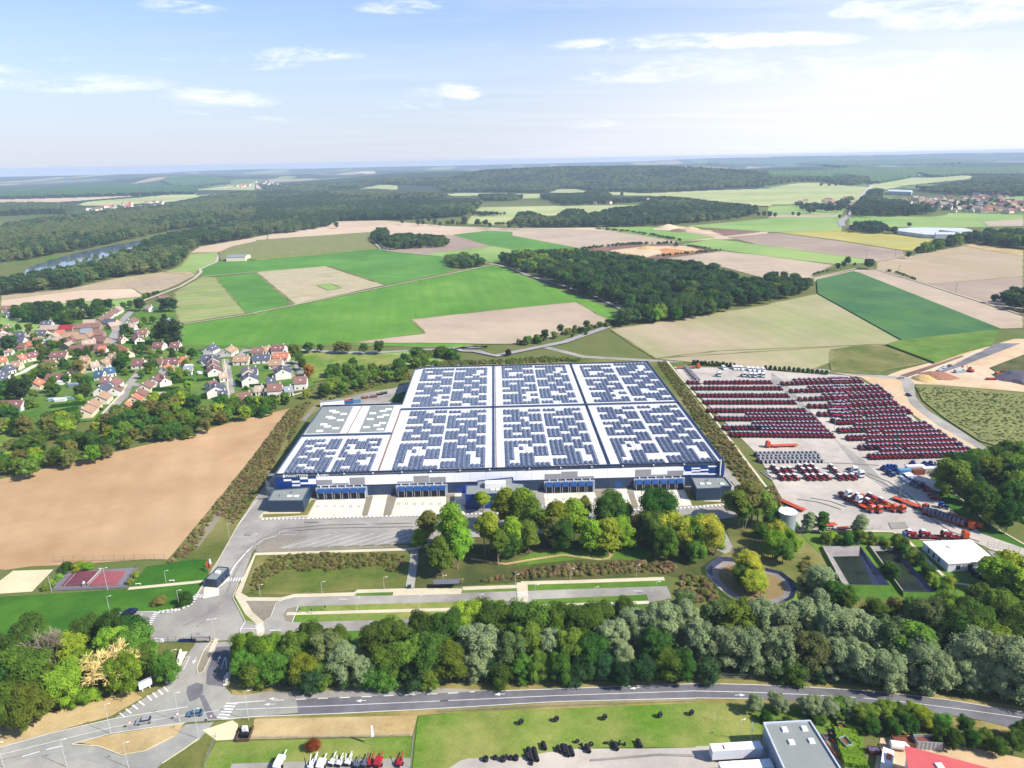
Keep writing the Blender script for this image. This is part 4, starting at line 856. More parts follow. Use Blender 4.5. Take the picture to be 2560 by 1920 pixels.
# lorry: tractor unit facing -Y
def cab(t, m=orange):
    obj('cab', MB().box(-1.25, 1.25, -2.2, 0, .9, 3.4, 0, .08, .12).box(-1.1, 1.1, -2.0, -.1, 3.4, 3.7, 0, .15, .3), m, t); obj('windscreen', MB().box(-1.1, 1.1, -2.26, -2.08, 1.9, 2.9), glass, t)
    obj('bumper', MB().box(-1.25, 1.25, -2.35, -2.1, .4, 1.0), greyp, t); obj('chassis', MB().box(-.5, .5, -1.9, 3.8, .6, .95), blackp, t)
    for y in (-1.3, 2.2, 3.3):
        for s in (-1, 1): obj('wheel', wheel(MB(), s*1.05, y, .5, .4), tyre, t)
def lorry(c, x, y, rzdeg, label, L=12, bed=True, cargo=None, m=orange, only_cab=False):
    p = G(*px(c, x, y), .08); t = empty('lorry', (p[0], p[1], .08), R(rzdeg), label, 'lorry', 'orange lorries in the compound'); cab(t, m)
    if not only_cab:
        tr = obj('flatbed', MB().box(-1.25, 1.25, 1.2, 1.2+L, 1.05, 1.25).box(-1.25, -1.1, 1.2, 1.2+L, 1.25, 1.4).box(1.1, 1.25, 1.2, 1.2+L, 1.25, 1.4), m, t)
        for y2 in (L-2.6, L-1.2, L+.1):
            for s in (-1, 1): obj('wheel', wheel(MB(), s*1.05, y2, .48, .4), tyre, t)
    return t, p
def on_bed(p, rz, dy, z, label, kind='tractor'):
    a = R(rz); q = (p[0]-math.sin(a)*dy, p[1]+math.cos(a)*dy, z)
    if kind == 'tractor': make_tractor(q, a, label, 'tractors carried on lorries')
    return q
t, p = lorry('T3', 2045, 850, 22, 'orange lorry at the left end of the parked lorries, two white cabs on its bed', 15)
t2, p2 = lorry('T3', 2160, 855, 22, 'orange lorry second from the left among the parked lorries', 14)
on_bed(p2, 22, 5, 1.3, 'red tractor loaded right behind the cab of the second parked lorry'); on_bed(p2, 22, 10.5, 1.3, 'red tractor loaded at the tail of the second parked lorry')
t3, p3 = lorry('T4', 375, 755, 28, 'orange lorry third from the left, carrying two red tractors', 15); on_bed(p3, 28, 5, 1.3, 'red tractor riding right behind the cab of the third parked lorry'); on_bed(p3, 28, 10.5, 1.3, 'red tractor riding at the back of the third parked lorry')
t4, p4 = lorry('T4', 490, 765, 26, 'orange lorry fourth from the left with an empty orange bed', 14)
t5, p5 = lorry('T4', 805, 750, 33, 'orange lorry standing alone right of the others with an empty red bed', 12)
t6, p6 = lorry('T4', 1440, 1000, 40, 'red-orange lorry at the right edge of the compound with a long tanker-like load of bars', 17)
b = MB()
for k in range(10): b.box(-1.1, 1.1, 1.6+k*1.6, 2.9+k*1.6, 1.3, 3.3, 0, .1)
obj('bale_load', b, OM('dark_bale', S(120,130,160), .4), t6)
b = MB(); n = 12; L = 13.0
vs = [(1.15*math.cos(2*math.pi*i/n), y, 1.6+1.15*math.sin(2*math.pi*i/n)) for y in (0, L) for i in range(n)]
b.add(vs, [(i, (i+1) % n, n+(i+1) % n, n+i)[::-1] for i in range(n)]+[tuple(range(n)), tuple(range(2*n-1, n-1, -1))])
p = G(*px('T4', 1625, 1015), .08); t = empty('tank_trailer', (p[0], p[1], .08), R(38), 'long orange tank trailer beside the red-orange lorry on the grass edge', 'trailer'); b.build('tank', orange, t)
for y in (2, 9, 10.5):
    for s in (-1, 1): obj('wheel', wheel(MB(), s*.9, y, .5, .4), tyre, t)
make_tractor(tuple(G(*px('T4', 1080, 720), .08)[:2])+(.08,), R(60), 'large blue tractor at the upper end of the red-orange lorry', 'blue tractors', bluep, bluep)
for nm, x, y, L, lab in (('lorry', 1350, 1145, 11, 'orange lorry beside the white-roofed office carrying three red tractors'),):
    p = G(*px('T4', x, y), .08); t = empty(nm, (p[0], p[1], .08), R(86), lab, 'lorry', 'orange lorries in the compound'); cab(t); obj('flatbed', MB().box(-1.25, 1.25, 1.2, 22, .9, 1.1), darkred, t)
    for y2 in (9, 10.4, 18, 19.4):
        for s in (-1, 1): obj('wheel', wheel(MB(), s*1.05, y2, .45, .4), tyre, t)
    for dy, w in ((6.5, 'front'), (15, 'middle'), (20.5, 'last')): on_bed(p, 86, dy, 1.15, 'red tractor in the %s place on the lorry beside the office' % w)
for x, y, rz, lab, col in ((1890,265,8,'white lorry cab standing right of the third tractor group',boxw),(1790,200,8,'white lorry cab behind the other white cab',boxw)):
    p = G(*px('T3', x, y+50), .08); t = empty('lorry_cab', (p[0], p[1], .08), R(rz), lab, 'lorry cab'); cab(t, col)
for i, (x, y, dy) in enumerate(((1775,600,13),(1900,690,7))):
    a = R(22); pp = G(*px('T3', 2045, 850), .08); t = empty('lorry_cab', (pp[0]-math.sin(a)*dy, pp[1]+math.cos(a)*dy, 1.35), a, 'white lorry cab carried %s on the leftmost parked lorry' % ('at the tail', 'in the middle')[i], 'lorry cab'); cab(t, boxw)
# low orange trailers
def trailer(c, x, y, rz, lab, L=11, m=orange):
    p = G(*px(c, x, y), .08); t = empty('low_trailer', (p[0], p[1], .08), R(rz), lab, 'trailer'); b = MB().box(-1.2, -.25, 0, L*.72, .8, 1.05).box(.25, 1.2, 0, L*.72, .8, 1.05).box(-1.2, 1.2, -2.6, 0, 1.0, 1.25).box(-.25, .25, 0, L*.7, .6, .75); obj('deck', b, m, t)
    for y2 in (4, 5.3, 6.6):
        for s in (-1, 1): obj('wheel', wheel(MB(), s*.9, y2, .42, .35), tyre, t)
    return t
trailer('T3', 980, 830, 32, 'orange low trailer with forked deck standing alone in the yard', 14)
p = G(*px('T1', 1310, 1190), .08); t = empty('lorry', (p[0], p[1], .08), R(-88), 'orange lorry with long empty bed parked between tractors and wrapped machines', 'lorry', 'orange lorries in the compound'); cab(t); obj('flatbed', MB().box(-1.25, 1.25, 1.0, 15, .9, 1.15), orange, t)
for y2 in (11, 12.4):
    for s in (-1, 1): obj('wheel', wheel(MB(), s*1.05, y2, .45, .4), tyre, t)
p = G(*px('T1', 470, 280), .08); t = empty('lorry', (p[0], p[1], .08), R(90), 'orange lorry with long bed in the far left corner of the compound', 'lorry', 'orange lorries in the compound'); cab(t); obj('flatbed', MB().box(-1.25, 1.25, 1.0, 15, .9, 1.15), orange, t)
for i, (c, x, y) in enumerate((('T3',1440,1080),('T3',1640,1140))):
    trailer(c, x, y, 90, 'small red-orange trailer lying by the lower kerb, %s' % ('behind the slim trees', 'flat behind the low fence')[i], 7 if i == 0 else 3)
# vans
def van(loc, rz, lab, m, grp, L=5.6):
    t = empty('van', loc, rz, lab, 'van', grp); b = MB(); pr = [(-L/2, .35), (-L/2, 1.15), (-L/2+.9, 1.4), (-L/2+1.6, 2.35), (L/2, 2.45), (L/2, .35)]
    vs = [(x, y, z) for x in (-.98, .98) for y, z in pr]; k = len(pr); b.add(vs, [tuple(range(k)), tuple(range(2*k-1, k-1, -1))]+[(i, k+i, k+(i+1) % k, (i+1) % k) for i in range(k)])
    b.build('body', m, t); obj('windscreen', MB().add([(-.85, -L/2+.95, 1.47), (.85, -L/2+.95, 1.47), (.85, -L/2+1.55, 2.3), (-.85, -L/2+1.55, 2.3)], [(0, 1, 2, 3)]).box(-1.0, 1.0, -L/2+1.7, -L/2+2.6, 1.5, 2.05), glass, t)
    for y in (-L/2+1, L/2-1.1):
        for s in (-1, 1): obj('wheel', wheel(MB(), s*.85, y, .36, .25), tyre, t)
    return t
for i, (x, y, m, nm) in enumerate(((850,1545,boxw,'white'),(880,1570,boxw,'white'),(920,1595,boxw,'white'),(960,1620,greyp,'grey'),(1000,1650,greyp,'dark grey'))):
    p = G(*px('T2', x, y), .08); van((p[0], p[1], .08), R(-72), '%s van, %s from the top in the slanting line beside the white container' % (nm, ordn(i)), m, 'vans beside the containers')
for i, (x, y) in enumerate(((900,290),(940,292),(985,296),(1070,305),(1120,308),(1175,312),(1235,312),(780,290))):
    p = G(*px('T1', x, y), .08); van((p[0], p[1], .08), R(4), 'white van by the back hedge of the compound, %s' % (ordn(i)+' from left' if i < 7 else 'standing alone at the left'), boxw, 'vans at the back of the compound')
for i, (x, y) in enumerate(((735,385),(1025,390),(1100,395),(1150,398),(1195,390),(1240,395))):
    p = G(*px('T1', x, y), .08); t = empty('lorry_cab', (p[0], p[1]+3, .08), 0, 'white lorry cab behind the last tractor row, %s from left' % ordn(i), 'lorry cab', 'white cabs behind the rows'); cab(t, boxw)
# cars
def car(loc, rz, lab, m, grp=None, L=4.4):
    t = empty('car', loc, rz, lab, 'car', grp); b = MB(); pr = [(-L/2, .35), (-L/2, .75), (-L/2+.15, .85), (-L/2+1.1, .95), (L/2-.3, 1.0), (L/2, .85), (L/2, .35)]
    vs = [(x, y, z) for x in (-.88, .88) for y, z in pr]; k = len(pr); b.add(vs, [tuple(range(k)), tuple(range(2*k-1, k-1, -1))]+[(i, k+i, k+(i+1) % k, (i+1) % k) for i in range(k)]); b.build('body', m, t)
    obj('windows', MB().box(-.82, .82, -L/2+1.0, L/2-.35, .95, 1.4, 0, .12, .5), glass, t); obj('roof', MB().box(-.68, .68, -L/2+1.6, L/2-.9, 1.38, 1.47, 0, .05), m, t)
    for y in (-L/2+.8, L/2-.8):
        for s in (-1, 1): obj('wheel', wheel(MB(), s*.8, y, .32, .2), tyre, t)
    return t
def carp(c, x, y, rz, lab, m, grp=None, z=.12): p = G(*px(c, x, y), z); return car((p[0], p[1], z), R(rz), lab, m, grp)
carp('L1', 1480, 905, -78, 'black car parked alone in the marked bay on the left', blackp)
carp('L1', 1505, 882, -80, 'dark blue car half hidden behind the black car in the left bay', OM('navy_paint', S(26,40,90), .3))
carp('B1', 1250, 850, -78, 'silver car driving on the main road left of the junction', silver, z=.16); carp('B1', 1690, 785, -84, 'blue-grey car driving through the junction', OM('bluegrey_paint', S(110,140,170), .3), z=.16)
for i, (x, y, m, n_) in enumerate(((1240,305,boxw,'white'),(1290,275,boxw,'white'),(1355,258,greyp,'grey'),(795,400,OM('pale_blue_paint', S(180,200,220), .4),'pale blue'),(880,595,blackp,'dark'))):
    carp('T2', x, y, -60 if i < 3 else (-80 if i == 3 else 4), n_+' car '+('first in the queue on the new road','second in the queue on the new road','third in the queue on the new road','turning at the road works','driving down the curved road')[i], m, z=.2)
for i, (x, y) in enumerate(((835,445),(875,490),(945,555),(980,595))):
    carp('T4', x, y, 70, 'small red car on the grass edge, %s of four from the top' % ordn(i), redp, 'red cars beside the grass')
for i, (x, y, m) in enumerate(((1920,470,blackp),(1975,500,blackp),(1890,440,greyp))):
    p = G(*px('R2', x-140, y+190), .12); car((p[0], p[1], .12), R(60), ('black car parked right of the white-roofed office', 'second black car parked right of the office', 'grey car nearest the office wall')[i], m)
for i, (x, y, m, n_) in enumerate(((1350,1290,blackp,'black'),(1245,1215,greyp,'grey'),(1240,1240,boxw,'white'),(1300,385,redp,'red'),(1780,925,boxw,'white'))):
    carp('V1' if i < 4 else 'V2', *((x, y) if i < 4 else (790, 985)), 40, n_+' car '+('by the lowest orange-roofed house','by the tan-roofed terrace','beside the grey car at the terrace','in the village street by the barns','at the end of the estate street')[i], m)
for i, (x, y) in enumerate(((870,820),(865,860),(990,480),(1010,475),(470,450),(1480,600),(1490,640))):
    carp('V2', x, y, (10 if i < 2 else 80), 'dark car parked in the estate, %s' % ('by the street kerb at the middle', 'by the street kerb below the other', 'at the garage of the brown house', 'beside the other garage car', 'beside the slate-roofed house', 'on the right drive upper bay', 'on the right drive lower bay')[i], greyp, 'cars in the estate')
# containers, office, portable cabins
def boxobj(name, c, x, y, rz, L, Wd, H, m, lab, cat, z0=.08, roofm=None, ribs=True):
    p = G(*px(c, x, y), z0); t = empty(name, (p[0], p[1], z0), R(rz), lab, cat); b = MB().box(-L/2, L/2, -Wd/2, Wd/2, .1, H)
    if ribs:
        for k in range(int(L/.6)): b.box(-L/2+.3+k*.6, -L/2+.5+k*.6, -Wd/2-.04, Wd/2+.04, .2, H-.1)
    obj('body', b, m, t); obj('roof_panel', MB().box(-L/2-.02, L/2+.02, -Wd/2-.06, Wd/2+.06, H, H+.08), roofm or m, t); obj('doors', MB().box(L/2, L/2+.06, -Wd/2+.1, Wd/2-.1, .2, H-.1), m, t); return t
boxobj('shipping_container', 'T2', 830, 1500, 3, 6, 2.4, 2.6, lblue, 'light blue container left of the rusty one', 'container'); boxobj('shipping_container', 'T2', 985, 1500, 3, 6, 2.4, 2.6, rustp, 'rusty red container between the blue and cream ones', 'container')
boxobj('shipping_container', 'T2', 1170, 1480, 3, 12, 2.4, 2.8, OM('cream_panel', S(236,234,212), .5), 'long cream container beside the trees', 'container', roofm=boxw); boxobj('shipping_container', 'T2', 950, 1455, 2, 9, 2.4, 2.6, boxw, 'white-topped container behind the blue one', 'container')
boxobj('shipping_container', 'T2', 1110, 1640, -52, 12, 5, 2.8, boxw, 'large white container block right of the vans', 'container', roofm=OM('stained_white_roof', S(236,226,220,.75), .6, var=.2, dirt=S(190,130,110)))
boxobj('site_cabin', 'T4', 580, 1125, 0, 2.4, 2.4, 2.6, OM('light_blue_cabin', S(120,190,230), .5), 'small light blue cabin beside the kerb path', 'cabin', roofm=boxw, ribs=False)
boxobj('site_cabin', 'W1', 660, 530, 17, 15, 3.4, 3.2, boxw, 'white flat-roofed cabin behind the warehouse corner', 'cabin', ribs=False, roofm=roofg); boxobj('shipping_container', 'W1', 800, 515, 8, 6, 2.5, 2.6, OM('mid_blue_paint', S(60,120,190), .5), 'blue container with orange roof behind the warehouse', 'container', roofm=orange); boxobj('shipping_container', 'W1', 860, 505, 8, 7, 4.5, 2.6, lblue, 'pale blue containers behind the warehouse beside the orange-roofed one', 'container', roofm=roofg)
for i, (x, y) in enumerate(((940,470),(1020,460),(1070,440),(1105,430))):
    p = G(*px('W1', x, y), .12); t = empty('waste_skip', (p[0], p[1], .12), R(15), 'open waste skip behind the warehouse, %s from the containers' % ordn(i), 'skip', 'skips behind the warehouse'); obj('body', MB().box(-2, 2, -1, 1, .1, 1.3, 0, -.3), rustp if i < 2 else blackp, t); obj('load', MB().box(-1.8, 1.8, -.8, .8, 1.1, 1.5, 0, .4), OM('waste', S(190,160,130), .9, var=.3), t)
# ------------------------------------------------------------------ village ground
sheet('village_ground', 'V1 0,140 400,260 900,150 1500,120 2000,60 2050,330 2080,545 V2 330,372 600,380 1100,385 1480,370 1600,520 1780,850 1200,1040 800,1060 440,1090 0,1150 V1 1800,1350 900,1450 0,1600', GM('garden_grass', S(96,146,48), S(72,112,38), S(124,150,66), s1=.25, s2=.03), 4, .12)
Z0 = .5
def vlane(name, spec, w, m, lay=26): return lane(name, spec, w, m, lay)
sheet('meadow', 'V1 0,250 450,250 640,250 560,330 450,400 80,400 0,330', past, 5, .12); sheet('meadow', 'V1 1540,190 1990,175 1980,240 1560,250', lawn, 5, .12)
sheet('meadow', 'V1 -60,1600 0,1600 420,1560 650,1538 520,1600 400,1659 O 90,945 30,962 -10,965', lawny, 5, .12)
sheet('meadow', 'V2 1580,460 2212,450 W1 1280,100 1310,130 1180,170 850,240 600,310 480,330 V2 1780,860 1640,620', lawny, 5, .12)
sheet('verge', 'W1 400,60 700,70 1280,65 1740,90 1500,190 1300,180 1000,80 V2 1600,430', past, 4, .12)
vlane('street', 'V1 1140,1470 1230,1340 1420,1160 1480,1020 1560,930 1620,860', 6, asph); vlane('street', 'V1 1480,1010 1640,1030', 6, asph); vlane('street', 'V1 1290,590 1310,450 1390,300 1520,170', 7, roadf)
vlane('street', 'V1 120,930 260,880 400,800 480,770', 5, conc); vlane('pavement', 'V1 1100,1460 1200,1330 1380,1140 1460,1020', 1.6, cream, 28); vlane('street', 'V1 880,900 1080,860', 6, asph)
vlane('street', 'V2 815,990 780,700 750,540', 6, asph); vlane('street', 'V2 850,600 1000,420 1060,440', 6, asph); vlane('street', 'V2 1460,570 1560,560 1640,740', 5, asph)
vlane('pavement', 'V2 790,960 765,700 740,540', 1.2, cream, 28); sheet('driveway', 'V2 1050,870 1240,890 1230,960 1080,950', asph, 5, .12); sheet('driveway', 'V2 480,440 830,420 840,500 520,560', asph, 5, .12)
sheet('driveway', 'V2 1200,370 1480,560 1560,740 1500,760 1380,560', asph, 5, .12)
vlane('footpath', 'V2 1200,1020 1560,950 1760,890 1640,920', 2, cream, 27)
# ------------------------------------------------------------------ houses
wallw = OM('white_render', S(244,238,228,.76), .85, var=.03); wallc = OM('cream_render', S(244,230,200,.76), .85, var=.03); wallo = OM('ochre_render', S(240,206,160), .85, var=.03); stonew = OM('stone_wall', S(198,176,156), .9, var=.12)
def roofm(n, c):
    m, t, p = base_mat(n); MATS[n] = m; g = t.new('ShaderNodeNewGeometry').outputs['Position']
    a = t.noise(g, 1.1, 4, .7, .3, .7); b = t.noise(g, .25, 3, .6, .35, .65)
    cc = t.mix(a, c, tuple(x*.72 for x in c[:3])+(1,)); cc = t.mix(t.math('MULTIPLY', b, .3), cc, tuple(min(1, x*1.25) for x in c[:3])+(1,)); t.l.new(cc, p.inputs['Base Color']); p.inputs['Roughness'].default_value = .85; return m
RO = dict(b=(roofm('brown_tiles', S(158,116,104)), 'brown'), o=(roofm('orange_tiles', S(220,136,104)), 'orange'), r=(roofm('dark_red_tiles', S(150,104,100)), 'dark red'), s=(roofm('slate', S(98,102,120)), 'slate grey'),
  t=(roofm('tan_tiles', S(196,158,128)), 'tan'), u=(roofm('blue_slate', S(64,104,140)), 'blue'), R=(roofm('crimson_sheet', S(180,48,62)), 'crimson'), g=(roofm('grey_sheet', S(160,166,176)), 'grey'), w=(roofm('pale_tiles', S(206,180,160)), 'pale brown'))
WL_ = dict(w=(wallw, 'white'), c=(wallc, 'cream'), o=(wallo, 'ochre'), s=(stonew, 'stone'))
def house(c, x1, y1, x2, y2, wd, rk, wk, lab, hr=6.6, hw=3.3, chim=True, name='house', z0=.5, win=True, ext=0):
    a = G(*px(c, x1, y1), hr+z0); b = G(*px(c, x2, y2), hr+z0); d = b[:2]-a[:2]; L = np.linalg.norm(d)
    if d[0] < 0: a, b = b, a; d = -d
    if L < 6: d = d/L*6; L = 6
    rz = math.atan2(d[1], d[0]); cen = (a[:2]+b[:2])/2; w = wd/2
    rm, rn = RO[rk]; wm, wn = WL_[wk]
    t = empty(name, (cen[0], cen[1], z0), rz, lab % dict(r=rn+'-roofed', w=wn) if '%' in lab else lab, 'house' if name == 'house' else name.replace('_', ' '))
    h = L/2-.25
    bm = MB(); vs = [(-h,-w,0),(h,-w,0),(h,w,0),(-h,w,0),(-h,-w,hw),(h,-w,hw),(h,w,hw),(-h,w,hw),(-h,0,hr-.12),(h,0,hr-.12)]
    bm.add(vs, [(0,1,5,4),(2,3,7,6),(1,2,6,9,5),(3,0,4,8,7)]); bm.build('wall', wm, t)
    r_ = MB(); k = (hr-hw)/w; ov = .45; H = L/2+.15
    for s in (-1, 1):
        r_.add([(-H, s*(w+ov), hw-k*ov), (H, s*(w+ov), hw-k*ov), (H, 0, hr), (-H, 0, hr), (-H, s*(w+ov), hw-k*ov+.2), (H, s*(w+ov), hw-k*ov+.2), (H, 0, hr+.2), (-H, 0, hr+.2)],
               [(0,3,2,1),(4,5,6,7),(0,1,5,4),(1,2,6,5),(3,0,4,7)] if s < 0 else [(0,1,2,3),(4,7,6,5),(0,4,5,1),(1,5,6,2),(3,7,4,0)])
    ro = r_.build('roof', rm, t)
    if chim:
        MB().box(h-1.3, h-.6, -.35, .35, hr-1, hr+1.1).build('chimney', wm, ro)
        for q in range(max(0, min(3, int(L/5)))): 
            xx = -h+L*(q+.7)/(int(L/5)+.4); zz = hw+(hr-hw)*.45; yy = -w*(1-.45)-.05; MB().add([(xx-.45, yy-.35*1, zz-.35*k+.28), (xx+.45, yy-.35, zz-.35*k+.28), (xx+.45, yy+.35, zz+.35*k+.28), (xx-.45, yy+.35, zz+.35*k+.28)], [(0,1,2,3)]).build('roof_window', skyl, ro)
    if win:
        nn = max(2, int(L/3.5))
        for q in range(nn):
            xx = -h+2*h*(q+.5)/nn; door = q == nn//2
            MB().box(xx-.5, xx+.5, -w-.04, -w+.1, 0.05 if door else 1.0, 2.15).build('door' if door else 'window', dark if door else glass, t)
        for s in (-1, 1): MB().box(s*h-.05, s*h+.05, -.5, .5, hw-.2, hw+1.0).build('window', glass, t)
    return t
